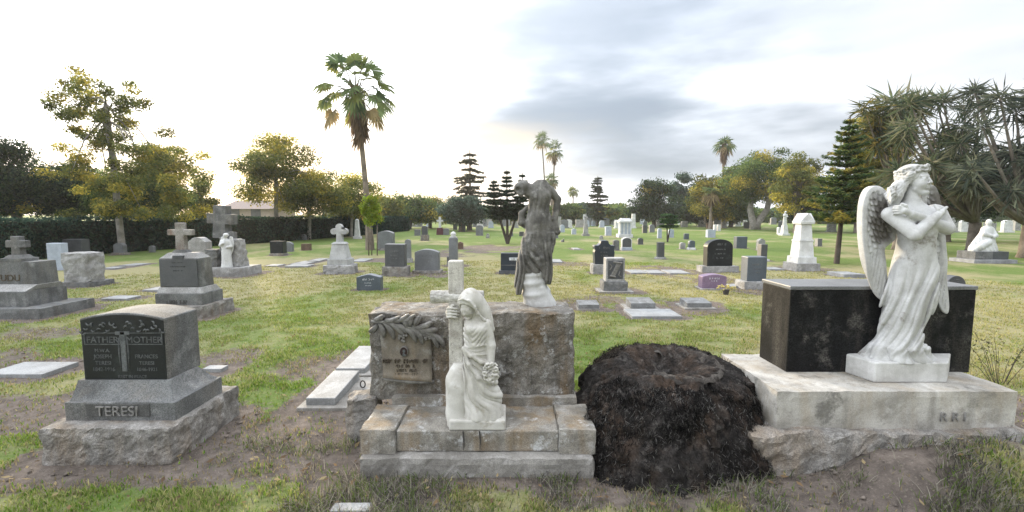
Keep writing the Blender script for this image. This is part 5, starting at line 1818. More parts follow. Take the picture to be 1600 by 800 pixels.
# ------------------------------------------------------------------ headless draped statue on the hewn block
def headless():
    z0 = MON['ztop'] - .012
    Y0 = gnd(843, 481, z0).y + .10
    b = at(843, 481, Y0)
    o = Vector((b.x, Y0, z0))
    L = local(o)
    m = mpp(Y0)
    root = thing('headless_statue', 'dark weathered headless draped statue on a pale ringed rock atop the hewn monument', 'statue', o)
    sh = b.x / Y0
    K = Clay((L(800, 450).x, -.17, -.01), (L(885, 450).x, .17, L(840, 405).z), .005)
    zoff = lambda py: L(840, py).z
    rows = [(486, 817, 874, .12, -.0), (474, 816, 872, .115, 0), (463, 815, 864, .105, 0), (450, 814, 856, .095, 0), (436, 814, 852, .09, 0), (424, 816, 849, .08, 0), (412, 818, 846, .07, 0)]
    def ring(X, Y, Z, th):
        s = 0
        for p, t in ((427, .15), (440, .1), (455, .35)):
            zc = zoff(p) + .02 * np.cos(th - .6) * t * 3
            s = s + .013 * np.exp(-((Z - zc) / .022) ** 2)
        return s + .006 * np.sin(3 * th + 14 * Z) - .008
    K.loft(px_rows(L, rows, sh), .01, ring)
    K.limb(L(848, 452, -.06), L(862, 478, -.07), .028, .035, .03)
    link('pedestal_rock', K.skin('pedestal_rock'), M['marble_dirty'], root, smooth=True)
    C = Clay((L(795, 400).x, -.20, L(840, 462).z), (L(890, 400).x, .18, L(840, 276).z), .0046)
    rows = [(425, 816, 851, .07, 0), (412, 813, 853, .078, 0), (400, 815, 857, .085, 0), (384, 818, 862, .085, 0), (368, 820, 866, .085, 0), (352, 820, 866, .085, 0), (338, 822, 862, .078, 0), (326, 825, 859, .07, 0), (312, 824, 861, .075, -.01), (300, 822, 864, .072, 0), (292, 826, 863, .058, 0), (286, 832, 858, .045, 0), (282, 838, 852, .028, 0)]
    zh, zc = L(840, 365).z, L(840, 325).z
    def fold(X, Y, Z, th):
        xs = X - sh * Y
        lo = smooth01((zh + .05 - Z) / .10)
        s = (xs * .85 + Z * .42 + .012 * np.sin(17 * Z + 1)) / .034
        up = smooth01((Z - zc) / .03)
        mid = 1 - np.maximum(up, lo)
        return (.026 * (.6 + .4 * np.sin(s * .9)) * pil(s * .6, .6) + .005 * pil(s * 1.5, .7)) * lo + .009 * pil(xs / .036 + .6 * np.sin(13 * Z), .6) * (up + mid * .8) - .010
    C.loft(px_rows(L, rows, sh), .01, fold)
    def hang(X, Y, Z, th):
        xs = X - sh * Y
        return .018 * pil(xs / .030 - Z * .8 + .4 * np.sin(16 * Z), .5) - .010
    C.loft(px_rows(L, [(460, 807, 813, .022, -.045), (452, 805, 816, .036, -.04), (440, 804.5, 818, .05, -.03), (425, 806, 822, .06, -.02), (405, 809, 826, .07, -.01), (385, 815, 834, .075, 0), (365, 821, 842, .07, 0)], sh), .025, hang)
    C.loft(px_rows(L, [(444, 853, 861, .022, -.05), (436, 850, 863, .036, -.05), (424, 847, 863, .048, -.045), (405, 845, 862, .06, -.03), (385, 845, 864, .065, -.02), (365, 845, 864, .06, 0)], sh), .025, hang)
    # rolled cloth running from the left hip to the right knee
    C.chain([L(822, 372, -.06), L(834, 388, -.085), L(846, 404, -.088), L(855, 424, -.075)], [.014, .018, .017, .012], .018)
    C.chain([L(820, 384, -.06), L(832, 400, -.088), L(845, 415, -.088), L(853, 436, -.07)], [.010, .014, .013, .010], .015)
    C.ball(L(835, 306, -.05), (.032, .028, .032), .025)
    C.ball(L(852, 306, -.05), (.032, .028, .032), .025)
    C.ball(L(842, 345, -.04), (.06, .045, .07), .03)
    # broken raised arm on the left
    C.chain([L(829, 295, -.01), L(817, 290, -.045), L(811, 293, -.065)], [.036, .038, .035], .02)
    C.chain([L(811, 294, -.06), L(814, 302, -.075)], [.034, .026], .015)
    C.ball(L(845, 285, 0), (.034, .035, .02), .02)
    C.ball(L(824, 301, -.03), (.03, .03, .035), .025)
    C.ball(L(809, 296, -.10), (.018, .02, .016), .01, None, True)
    # right arm: out and back to the hip, hand low
    C.chain([L(860, 297, .0), L(871, 312, .02), L(869, 326, .02)], [.032, .029, .026], .012)
    C.chain([L(870, 322, .02), L(867, 340, .01), L(869, 351, .0)], [.027, .023, .018], .012)
    # cloth bunched behind the left hip
    C.chain([L(826, 356, .04), L(815, 347, .02), L(815, 334, .02), L(824, 324, .04)], [.024, .028, .022, .016], .015)
    hp = L(870, 357, -.005)
    tips = [[hp + Vector((dx, -.006, -.012)), hp + Vector((dx * 1.1 + .004, -.010, -.030 * ln)), hp + Vector((dx + .002, -.002, -.046 * ln))] for dx, ln in ((-.016, .85), (-.005, 1.0), (.006, 1.05), (.016, .9))]
    hand(C, L(869, 350, 0), hp, tips, [hp + Vector((-.024, -.01, .0)), hp + Vector((-.028, -.018, -.016))], .007, .004, .018)
    link('figure', C.skin('figure'), M['statue_dark'], root, smooth=True)

M['statue_dark'] = stone('blackened_statue_stone', (.15, .145, .132), (.05, .048, .044), (.28, .275, .26), stain=.85, stain_scale=9, speck=.15, speck_scale=180, streak=.6, rough=.8, bump=.35, bump_scale=70, blot=(.25, .245, .23), blot_scale=13)
headless()

# ------------------------------------------------------------------ small distant statues
def small_figure():
    """a standing draped woman one unit tall"""
    C = Clay((-.22, -.16, -.01), (.22, .16, 1.03), .014)
    rows = [(0, 0, 0, .15, .12), (.1, 0, 0, .135, .11), (.3, 0, 0, .12, .10), (.5, .005, 0, .125, .095), (.6, 0, 0, .105, .085), (.7, 0, 0, .12, .085), (.78, 0, 0, .125, .075), (.83, 0, 0, .07, .05), (.86, 0, 0, .04, .04)]
    C.loft(rows, .02, lambda X, Y, Z, th: .014 * rid(th * 2.2 + 3 * Z, 1.2) * smooth01((.6 - Z) / .2))
    C.ball((0, -.01, .925), (.055, .06, .072), .02)
    C.chain([(.11, 0, .78), (.15, -.05, .62), (.06, -.10, .60)], [.045, .04, .03], .02)
    C.chain([(-.11, 0, .78), (-.13, -.06, .66), (-.04, -.10, .72)], [.045, .04, .03], .02)
    C.ball((.02, -.01, .96), (.075, .075, .06), .02)
    return C.skin('figure')
FIGURE = small_figure()

def place_figure(parent, loc, h, mat, rot=0.0, name='figure'):
    me = FIGURE.copy()
    me.materials.clear()
    o = link(name, me, M[mat], parent, loc, (0, 0, rot), smooth=True)
    o.scale = (h, h, h)
    return o

def cross_angel():
    root, x, y, z = BIGX
    p = Vector((x, y, z))
    h = at(354, 365, y).z - z
    st = thing('angel_statue', 'small white winged statue standing before the tall stone cross', 'statue', p)
    place_figure(st, (0, 0, 0), h, 'marble_far', .2)
    for outline in ([(.02, .8), (.10, .92), (.18, .90), (.21, .70), (.17, .48), (.10, .36), (.06, .55)], [(-.02, .8), (-.06, .55), (-.10, .36), (-.16, .5), (-.20, .72), (-.16, .90), (-.10, .92)]):
        W = Clay((-.24, -.02, .25), (.26, .12, .98), .014)
        W.sheet(outline, lambda X, Z: .07 - .1 * np.abs(X) + 0 * Z, .022, .01)
        w = link('wing', W.skin('wing'), M['marble_far'], st, smooth=True)
        w.scale = (h, h, h)
cross_angel()

def pedestal_statue(label, px, yb, top, mid, mat, w=10, cat='statue'):
    p = gnd(px, yb)
    m = mpp(p.y)
    root = thing('pedestal_statue', label, cat, (p.x, p.y, 0))
    q = lambda y: at(px, y, p.y).z
    c = w * m * .6
    stepped(root, -w * m * .55, w * m * .55, c - w * m * .55, c + w * m * .55, -.03, q(mid) * .18, 'base', mat)
    stepped(root, -w * m * .38, w * m * .38, c - w * m * .38, c + w * m * .38, q(mid) * .18, q(mid), 'pedestal', mat, top=(-w * m * .28, w * m * .28, c - w * m * .28, c + w * m * .28))
    place_figure(root, (0, c, q(mid) - .01), q(top) - q(mid), mat)
    return root
pedestal_statue('grey statue on a tapered pedestal far across the lawn, left of the thin conifer', 916, 369, 334, 350, 'granite_pale', 10)
pedestal_statue('white statue on a pale pedestal before the dark trees, left of the tall pine', 1229, 368, 330, 352, 'marble_far', 11)

def kneeling_statue():
    p = gnd(1556, 411)
    m = mpp(p.y)
    q = lambda y: at(1556, y, p.y).z
    root = thing('kneeling_statue', 'white kneeling figure on a dark plinth far right behind the angel', 'statue', (p.x, p.y, 0))
    stepped(root, -34 * m, 34 * m, 0, .9, -.03, .10, 'step', 'marker')
    stepped(root, -26 * m, 2 * m, .15, .8, .10, q(394), 'plinth', 'granite')
    stepped(root, 2.2 * m, 27 * m, .15, .8, .10, q(394), 'plinth', 'granite_dark')
    z0 = q(394) - .01
    h = q(343) - z0
    C = Clay((-.55, -.35, -.02), (.55, .35, 1.03), .02)
    C.loft([(0, 0, 0, .46, .28), (.15, -.02, 0, .42, .26), (.35, .02, 0, .30, .22), (.55, .06, 0, .22, .17), (.72, .09, 0, .20, .14), (.80, .10, 0, .09, .09)], .03, lambda X, Y, Z, th: .03 * rid(th * 2.1 + 4 * Z + X * 2, 1.2) * smooth01((.6 - Z) / .2))
    C.ball((.08, -.04, .90), (.085, .095, .11), .03)
    C.chain([(.25, 0, .70), (.28, -.14, .50), (.10, -.24, .46)], [.07, .06, .05], .03)
    C.chain([(-.06, 0, .70), (-.16, -.16, .55), (.0, -.25, .50)], [.07, .06, .05], .03)
    C.chain([(-.05, -.2, .3), (-.30, -.22, .18), (-.40, -.1, .06)], [.12, .10, .08], .04)
    f = link('figure', C.skin('figure'), M['marble_far'], root, (0, .45, z0), smooth=True)
    f.scale = (h * .85, h * .85, h)
    foot(p.x - 34 * m, p.x + 34 * m, p.y, p.y + .9, .2)
kneeling_statue()
# ------------------------------------------------------------------ ground: lawn with dry patches and bare soil round the stones
PATCH = []        # x, y, rx, ry, strength: bare soil
for px, py, rx, ry, st in ((70, 640, 150, 45, .75), (450, 690, 110, 60, .8), (30, 560, 60, 18, .55), (520, 620, 70, 40, .7), (640, 770, 130, 30, .55), (200, 745, 200, 24, .72), (930, 770, 260, 40, .72), (1350, 780, 320, 60, .9), (480, 580, 60, 30, .55),
                           (760, 389, 70, 6, .7), (700, 398, 40, 4, .6), (900, 412, 40, 6, .5), (960, 474, 110, 12, .55), (1090, 486, 60, 8, .55), (1040, 424, 60, 7, .8), (660, 430, 70, 5, .7), (590, 408, 35, 4, .8), (1130, 440, 60, 10, .5), (1195, 455, 40, 8, .6),
                           (1540, 640, 120, 60, .75), (60, 520, 90, 10, .5), (340, 560, 60, 20, .6), (560, 655, 50, 40, .8), (1260, 420, 40, 7, .5)):
    c = gnd(px, py)
    e, n_, f_ = gnd(px + rx, py), gnd(px, py - ry), gnd(px, min(py + ry, 1100))
    PATCH.append((c.x, (n_.y + f_.y) / 2, e.x - c.x, (n_.y - f_.y) / 2, st))

def soil_at(x, y):
    s = np.zeros_like(x)
    w = fbm(x * 1.7, y * 1.7, 5, 3) - .5
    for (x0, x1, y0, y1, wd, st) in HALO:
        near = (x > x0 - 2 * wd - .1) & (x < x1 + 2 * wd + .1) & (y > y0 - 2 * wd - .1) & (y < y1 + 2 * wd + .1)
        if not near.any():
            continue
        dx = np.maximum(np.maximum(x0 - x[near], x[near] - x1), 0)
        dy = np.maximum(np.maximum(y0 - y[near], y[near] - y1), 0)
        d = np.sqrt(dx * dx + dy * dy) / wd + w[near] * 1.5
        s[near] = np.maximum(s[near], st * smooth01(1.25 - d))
    for (cx, cy, rx, ry, st) in PATCH:
        d = np.sqrt(((x - cx) / rx) ** 2 + ((y - cy) / ry) ** 2) + w * 2.0
        s = np.maximum(s, st * smooth01((1.25 - d) / .8))
    return s

def dry_at(x, y):
    """0 lush, 1 straw"""
    d = fbm(x * .55 + 3, y * .40, 11, 4) * .75 + fbm(x * 2.3, y * 2.0, 17, 3) * .25
    r = np.sqrt(x * x + y * y)
    a = .16 + .34 * np.exp(-((r - 11.5) / 6.0) ** 2) - .42 * smooth01((r - 15) / 7) - .25 * np.exp(-(((x - 2.6) / 2.6) ** 2 + ((y - 5) / 2.0) ** 2)) - .25 * np.exp(-(((x - 8.5) / 3.5) ** 2 + ((y - 8.5) / 3.5) ** 2))
    return np.clip((d - .5) * 3.0 + .40 + a, 0, 1)

def height_at(x, y):
    r = np.sqrt(x * x + y * y)
    mound = .24 * np.exp(-(((x - 2.75) / .75) ** 4) - ((y - 2.62) / .26) ** 2) * (.75 + .5 * fbm(x * 4, y * 4, 41, 3))
    return (fbm(x * .9, y * .9, 3, 3) - .5) * .035 * smooth01((r - .5) / 2) * smooth01((60 - r) / 30) + mound

def ground():
    th = np.concatenate([np.linspace(-R(62), R(62), 620), np.linspace(R(64), R(296), 90)])
    rr = np.concatenate([np.geomspace(.6, 60, 420), np.geomspace(64, 1500, 24)])
    T, Rr = np.meshgrid(th, rr, indexing='ij')
    x, y = (Rr * np.sin(T)).ravel(), (Rr * np.cos(T)).ravel()
    z = height_at(x, y)
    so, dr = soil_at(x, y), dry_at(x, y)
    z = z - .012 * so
    nt_, nr = T.shape
    i, j = np.meshgrid(np.arange(nt_), np.arange(nr - 1), indexing='ij')
    i2 = (i + 1) % nt_
    F = np.stack([i * nr + j, i * nr + j + 1, i2 * nr + j + 1, i2 * nr + j], -1).reshape(-1, 4)
    V = np.stack([x, y, z], 1)
    # close the middle
    c = len(V)
    V = np.vstack([V, [[0, 0, 0]]])
    k = np.arange(nt_)
    F = np.vstack([F, np.stack([k * nr, ((k + 1) % nt_) * nr, np.full(nt_, c), np.full(nt_, c)], -1)])
    me = mesh_np('ground', V, F[: -nt_])
    col = np.zeros((len(V), 4), np.float32)
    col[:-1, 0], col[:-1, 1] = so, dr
    col[:, 3] = 1
    a = me.color_attributes.new('mask', 'FLOAT_COLOR', 'POINT')
    a.data.foreach_set('color', col.ravel())
    m, nt = new_mat('lawn_and_soil')
    at_ = nd(nt, 'ShaderNodeAttribute', attribute_name='mask')
    sp = nd(nt, 'ShaderNodeSeparateColor')
    nt.links.new(at_.outputs['Color'], sp.inputs[0])
    t = nd(nt, 'ShaderNodeTexCoord').outputs['Object']
    def thr(src, amt, scale, lo, hi, seed):
        n = noise_fac(nt, t, scale, 6, .65, .2, .8, amt, off=(seed, seed * 2, 0))
        q = nd(nt, 'ShaderNodeMath', operation='ADD')
        nt.links.new(src, q.inputs[0])
        nt.links.new(n, q.inputs[1])
        mr = nd(nt, 'ShaderNodeMapRange', interpolation_type='SMOOTHSTEP')
        nt.links.new(q.outputs[0], mr.inputs[0])
        mr.inputs[1].default_value, mr.inputs[2].default_value = lo, hi
        return mr.outputs[0]
    grass = mixc(nt, thr(sp.outputs[1], .6, 6, .25, 1.25, 3), (.105, .165, .038), (.285, .262, .145))
    grass = mixc(nt, noise_fac(nt, t, 45, 4, .7, .35, .75, .38), grass, (.085, .10, .04))
    grass = mixc(nt, noise_fac(nt, t, 22, 4, .7, .5, .75, .5, off=(7, 3, 0)), grass, (.28, .26, .14))
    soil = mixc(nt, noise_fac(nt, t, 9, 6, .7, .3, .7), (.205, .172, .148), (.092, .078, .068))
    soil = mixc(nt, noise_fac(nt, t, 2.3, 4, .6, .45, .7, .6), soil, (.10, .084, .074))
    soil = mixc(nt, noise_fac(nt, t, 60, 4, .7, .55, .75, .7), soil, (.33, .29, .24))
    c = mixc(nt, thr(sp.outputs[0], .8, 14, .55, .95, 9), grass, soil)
    b = nd(nt, 'ShaderNodeBsdfPrincipled')
    nt.links.new(c, b.inputs['Base Color'])
    b.inputs['Roughness'].default_value = 1
    b.inputs['Specular IOR Level'].default_value = .1
    nz = nd(nt, 'ShaderNodeTexNoise')
    nz.inputs['Scale'].default_value = 40
    nz.inputs['Detail'].default_value = 6
    nz.inputs['Roughness'].default_value = .7
    nt.links.new(t, nz.inputs['Vector'])
    bp = nd(nt, 'ShaderNodeBump')
    bp.inputs['Strength'].default_value = .9
    bp.inputs['Distance'].default_value = .03
    nt.links.new(nz.outputs[0], bp.inputs['Height'])
    nt.links.new(bp.outputs[0], b.inputs['Normal'])
    o = nd(nt, 'ShaderNodeOutputMaterial')
    nt.links.new(b.outputs[0], o.inputs[0])
    tag(link('ground', me, m, None, smooth=True), kind='structure')
ground()

M['grass'] = leaf_mat('grass_blades', .35)

def outside(x, y, pad=.0):
    ok = np.ones(len(x), bool)
    for x0, x1, y0, y1 in FOOT:
        ok &= ~((x > x0 - pad) & (x < x1 + pad) & (y > y0 - pad) & (y < y1 + pad))
    return ok

def blades(x, y, h, w, lean, col, name, label_kind='stuff', rng=None):
    n = len(x)
    a = rng.uniform(0, 2 * np.pi, n)
    dx, dy = np.cos(a), np.sin(a)
    ly, lx = np.sin(a + 1.57) * lean, np.cos(a + 1.57) * lean
    z = height_at(x, y) - .006
    P = np.zeros((n, 5, 3), np.float32)
    P[:, 0] = np.stack([x - dx * w, y - dy * w, z], 1)
    P[:, 1] = np.stack([x + dx * w, y + dy * w, z], 1)
    P[:, 2] = np.stack([x + dx * w * .8 + lx * .4, y + dy * w * .8 + ly * .4, z + h * .6], 1)
    P[:, 3] = np.stack([x - dx * w * .8 + lx * .4, y - dy * w * .8 + ly * .4, z + h * .6], 1)
    P[:, 4] = np.stack([x + lx, y + ly, z + h], 1)
    b = np.arange(n)[:, None] * 5
    V = P.reshape(-1, 3)
    F4 = (b + np.array([[0, 1, 2, 3]]))
    F3 = (b + np.array([[3, 2, 4, 4]]))
    # quads only: the tip quad repeats a corner, so build it as a thin quad
    tip = V[F3[:, 2]].copy()
    tip[:, 0] += dx * w * .15
    tip[:, 1] += dy * w * .15
    V = np.vstack([V, tip])
    F3[:, 3] = F3[:, 2]
    F3[:, 2] = n * 5 + np.arange(n)
    F = np.vstack([F4, F3])
    C3 = np.repeat(col, 5, 0)
    C3 = np.vstack([C3, col])
    me = mesh_np(name, V, F, C3)
    o = link(name, me, M['grass'])
    return tag(o, kind='stuff')

def lawn():
    rng = np.random.default_rng(1)
    n = 560000
    r = 1.75 * (16 / 1.75) ** (rng.random(n) ** .92)
    t = rng.uniform(-R(54), R(54), n)
    x, y = r * np.sin(t), r * np.cos(t)
    s, d = soil_at(x, y), dry_at(x, y)
    tuft = fbm(x * 5, y * 5, 23, 3)
    keep = rng.random(n) > np.clip(s * 1.15 - .08, 0, .94)
    keep &= rng.random(n) < np.clip((tuft - .30) * 3.2, .12, 1)
    keep &= outside(x, y, .004) & (y > 1.4)
    x, y, r, s, d, tuft = (q[keep] for q in (x, y, r, s, d, tuft))
    n = len(x)
    h = rng.uniform(.014, .040, n) * (.7 + .6 * tuft) * (1 - .35 * s)
    w = .0016 + .00055 * r
    lean = rng.uniform(-.8, .8, n) * h * 1.3
    green = np.array([.13, .20, .036])
    lush = np.array([.085, .15, .028])
    straw = np.array([.34, .305, .155])
    dead = np.array([.19, .16, .10])
    k = np.clip(d + rng.normal(0, .28, n), 0, 1)[:, None]
    col = green * (1 - k) + straw * k
    q = rng.random(n)[:, None]
    far_ = smooth01((r - 4) / 5)[:, None]
    col = np.where(q < .18 * (1 - .75 * far_), lush, col)
    col = np.where(q > .9 + .07 * far_, dead, col)
    col = col * (1 - .35 * far_) + np.array([.215, .222, .085]) * .35 * far_
    col = np.where((s[:, None] > .45) & (q > .35), dead * 1.15, col)
    col *= rng.uniform(.75, 1.2, n)[:, None]
    blades(x, y, h, w, lean, col.astype(np.float32), 'grass', rng=rng)
    # longer dead blades along the front of the monuments
    n = 46000
    px, py = rng.uniform(380, 1640, n), rng.uniform(690, 880, n)
    X, Y = [], []
    for a, b in zip(px, py):
        g = gnd(a, b)
        X.append(g.x)
        Y.append(g.y)
    x, y = np.array(X), np.array(Y)
    tuft = fbm(x * 3.5, y * 3.5, 31, 3)
    keep = (rng.random(n) < np.clip((tuft - .42) * 4, .02, 1)) & outside(x, y, .01)
    x, y, tuft = x[keep], y[keep], tuft[keep]
    n = len(x)
    h = rng.uniform(.02, .075, n) * (.5 + .6 * tuft)
    q = rng.random(n)[:, None]
    col = np.where(q < .3, np.array([.10, .14, .04]), np.where(q < .75, np.array([.215, .20, .165]), np.array([.075, .07, .064])))
    col = col * rng.uniform(.7, 1.25, n)[:, None]
    blades(x, y, h, np.full(n, .0024), rng.uniform(-1.9, 1.9, n) * h, col.astype(np.float32), 'dry_grass', rng=rng)
lawn()

# clods and dead leaves on the bare soil
def clods():
    rng = np.random.default_rng(8)
    n = 3400
    r = 1.9 * (9 / 1.9) ** rng.random(n)
    t = rng.uniform(-R(52), R(52), n)
    x, y = r * np.sin(t), r * np.cos(t)
    s = soil_at(x, y)
    k = (rng.random(n) < s * 1.1 - .1) & outside(x, y, .01)
    x, y, r = x[k], y[k], r[k]
    n = len(x)
    oc = np.array([(1, 0, 0), (-1, 0, 0), (0, 1, 0), (0, -1, 0), (0, 0, 1), (0, 0, -.6)], np.float32)
    of = np.array([(0, 2, 4), (2, 1, 4), (1, 3, 4), (3, 0, 4), (2, 0, 5), (1, 2, 5), (3, 1, 5), (0, 3, 5)])
    sz = .0035 + .013 * rng.random(n) ** 3 * (1 + .1 * r)
    V = oc[None] * (sz[:, None, None] * rng.uniform(.6, 1.4, (n, 6, 1))) * np.array([1, 1, .6])
    V += np.stack([x, y, height_at(x, y) - .010 + sz * .3], 1)[:, None, :]
    F = (np.arange(n) * 6)[:, None, None] + of[None]
    me = mesh_np('soil_clods', V.reshape(-1, 3), F.reshape(-1, 3))
    tag(link('soil_clods', me, M['soil_clod']), kind='stuff')
    # curled dead leaves
    n = 1500
    r = 1.9 * (12 / 1.9) ** rng.random(n)
    t = rng.uniform(-R(52), R(52), n)
    x, y = r * np.sin(t), r * np.cos(t)
    k = outside(x, y, .0)
    x, y, r = x[k], y[k], r[k]
    n = len(x)
    N = rng.normal(0, .35, (n, 3)) + np.array([0, 0, 1])
    cols = np.array([[.20, .14, .08], [.30, .24, .14], [.12, .085, .055]])[rng.integers(0, 3, n)]
    me = cards(np.stack([x, y, height_at(x, y) + .018], 1), N, rng.uniform(.012, .028, n), .5, cols, rng, 'dead_leaves')
    tag(link('dead_leaves', me, M['grass']), kind='stuff')

M['soil_clod'] = stone('soil_clod', (.19, .16, .135), (.09, .078, .068), stain=.8, stain_scale=10, speck=.2, streak=0, rough=1, bump=.3)

def cards(P, N, size, aspect, col, rng, name, along=None, fold_=.0):
    """many leaf-shaped quads: centres, normals, sizes"""
    P = np.asarray(P, np.float32)
    n = len(P)
    N = N / (np.linalg.norm(N, axis=1, keepdims=True) + 1e-9)
    a = rng.normal(0, 1, (n, 3)) if along is None else along
    v = a - N * (a * N).sum(1, keepdims=True)
    v /= np.linalg.norm(v, axis=1, keepdims=True) + 1e-9
    u = np.cross(N, v)
    s = np.broadcast_to(np.asarray(size, np.float32), (n,))[:, None]
    Q = np.stack([P - v * s, P + u * s * aspect - v * s * .15 + N * s * fold_, P + v * s, P - u * s * aspect - v * s * .15 + N * s * fold_], 1)
    F = (np.arange(n) * 4)[:, None] + np.array([[0, 1, 2, 3]])
    return mesh_np(name, Q.reshape(-1, 3), F, np.repeat(np.asarray(col, np.float32), 4, 0))
clods()
# ------------------------------------------------------------------ vegetation
M['leaf'] = leaf_mat('tree_leaves', .50)
M['needle'] = leaf_mat('conifer_needles', .25)
M['frond'] = leaf_mat('palm_fronds', .35)
M['bark'] = bark_mat('grey_brown_bark', (.17, .145, .12), (.07, .06, .05))
M['bark_pale'] = bark_mat('pale_smooth_bark', (.33, .31, .28), (.17, .155, .14), 10)
M['bark_dark'] = bark_mat('dark_bark', (.075, .062, .052), (.035, .03, .026))
M['palm_bark'] = bark_mat('ringed_palm_bark', (.24, .20, .16), (.12, .10, .08), 30)

DARK = [(.022, .040, .022), (.032, .055, .026), (.016, .028, .020), (.045, .065, .028)]
GREEN = [(.060, .092, .036), (.080, .115, .040), (.044, .070, .032), (.105, .130, .044)]
OLIVE = [(.095, .115, .040), (.125, .138, .046), (.068, .085, .034), (.155, .150, .046)]
SUNLIT_GOLD = [(.26, .22, .055), (.20, .185, .05), (.31, .26, .06), (.14, .145, .045)]  # leaf colours with the gold of sunlight shining through painted in
BLUEGREEN = [(.050, .080, .060), (.070, .105, .080), (.036, .060, .048), (.09, .125, .10)]

def paint(pal, idx, rng, n, clump=None):
    p = np.array(pal)
    c = p[rng.integers(0, len(p), n)]
    if clump is not None:
        c = c * clump[idx][:, None]
    return c * rng.uniform(.75, 1.3, n)[:, None]

def crown_mesh(name, clumps, n, size, pal, rng, aspect=.45, shell=2.6, up=.5, pal2=None, share2=None):
    """leaves through a set of ellipsoid clumps (centre, radii); pal2 colours a share of the clumps"""
    c = np.array([q[0] for q in clumps], float)
    r = np.array([q[1] for q in clumps], float)
    w = r[:, 0] * r[:, 1] + r[:, 2] * r[:, 0]
    idx = rng.choice(len(c), n, p=w / w.sum())
    d = rng.normal(0, 1, (n, 3))
    d /= np.linalg.norm(d, axis=1, keepdims=True)
    f = rng.random(n) ** (1 / shell) * (1 + .55 * rng.random(n) ** 5)
    P = c[idx] + d * r[idx] * f[:, None]
    N = d * .8 + rng.normal(0, .6, (n, 3)) + np.array([0, 0, up])
    bright = rng.uniform(.65, 1.35, len(c))
    col = paint(pal, idx, rng, n, bright)
    if pal2 is not None:
        sel = (rng.random(len(c)) < share2) if np.isscalar(share2) else np.asarray(share2)
        k = sel[idx]
        col[k] = paint(pal2, idx[k], rng, int(k.sum()), bright)
    return cards(P, N, size * rng.uniform(.6, 1.3, n), aspect, col, rng, name)

def tree_at(name, label, px, Y, top, bottom, left, right, n, size, pal, seed, trunk_px=None, trunk_r=.14, bark='bark', clump_n=34, clump_r=.17, gaps=1.0, lean=0.0, fork=1, pal2=None, share2=.25, group=None, shape='dome', root_px=None, cat='tree', limbs=9, split=.35, extra=()):
    """px: trunk foot; the crown fills top..bottom, left..right (pixels) at the tree's own distance"""
    rng = np.random.default_rng(seed)
    rr = random.Random(seed)
    bx = at(px, 350, Y).x
    root = thing(name, label, cat, (bx, Y, 0), group)
    z0, z1 = at(px, bottom, Y).z, at(px, top, Y).z
    xl, xr = at(left, 300, Y).x - bx, at(right, 300, Y).x - bx
    cx, hw = (xl + xr) / 2, (xr - xl) / 2
    z0 = max(z0, .15)
    h = z1 - z0
    clumps = []
    k = 0
    clump_r, n, clump_n = clump_r * 1.22, int(n * 2.1), int(clump_n * 1.3)
    while len(clumps) < clump_n and k < 4000:
        k += 1
        u, v, w = rng.uniform(-1, 1, 3)
        zf = (w + 1) / 2
        if shape == 'dome':
            lim = math.sqrt(max(0, 1 - max(0, (zf - .35) / .65) ** 2)) * (.75 + .25 * min(1, zf / .3))
        elif shape == 'cone':
            lim = 1 - zf * .8
        elif shape == 'vase':
            lim = .45 + .55 * min(1, zf / .6) if zf < .7 else math.sqrt(max(0, 1 - ((zf - .6) / .4) ** 2))
        else:
            lim = 1
        if u * u + v * v > lim * lim:
            continue
        cr = clump_r * hw * rr.uniform(.7, 1.35)
        c = (cx + u * (hw - cr * .6), v * (min(hw, h) * .8 - cr * .6), z0 + cr * .5 + zf * (h - cr * .9))
        clumps.append((c, (cr, cr, cr * .62)))
    for ex_, ey_, er_ in extra:
        q_ = at(ex_, ey_, Y)
        cr = er_ * mpp(Y)
        clumps.append(((q_.x - bx, rng.uniform(-1, 1) * hw * .6, q_.z), (cr, cr, cr * .6)))
    crown = link('crown', crown_mesh('crown', clumps, n, size * .86, pal, rng, pal2=pal2, share2=share2), M['leaf'], root)
    # trunk and limbs
    mb = MB()
    top_c = Vector((cx * .6, 0, z0 + h * .45))
    sp = max(.25, z0 + h * (.10 if fork > 1 else split) * (.3 if fork > 1 else 1))
    if fork > 1:
        heads = []
        for i in range(fork):
            s = (i - (fork - 1) / 2) / max(1, (fork - 1) / 2)
            e = Vector((cx + s * hw * .42, rr.uniform(-.3, .3), z0 + h * .5))
            mid = Vector((s * trunk_r * 2.4 + e.x * .38, e.y * .5, (z0 + h * .1) * .62))
            mb.tube([(s * trunk_r * .5, 0, -.08), (s * trunk_r * .9, 0, .25 * trunk_r * 6), mid, e], [trunk_r * 1.15, trunk_r * .9, trunk_r * .7, trunk_r * .3], 10)
            heads.append(mid.lerp(e, .4))
    else:
        mid = Vector((top_c.x * .35 + lean, 0, sp * .6))
        mb.tube([(0, 0, -.08), (0, 0, .10), mid, Vector((top_c.x * .7 + lean, 0, sp)), top_c], [trunk_r * 1.5, trunk_r * 1.1, trunk_r * .9, trunk_r * .75, trunk_r * .3], 10)
        heads = [Vector((top_c.x * .7 + lean, 0, sp)), top_c]
    for c, r in rr.sample(clumps, min(limbs, len(clumps))):
        s_ = rr.choice(heads)
        e = Vector(c)
        m_ = s_.lerp(e, .5) + Vector((rr.uniform(-.1, .1) * hw, rr.uniform(-.1, .1) * hw, .06 * h))
        mb.tube([s_, m_, e], [trunk_r * .4, trunk_r * .22, trunk_r * .07], 6)
    mb.build('trunk', M[bark], root, smooth=True)
    return root

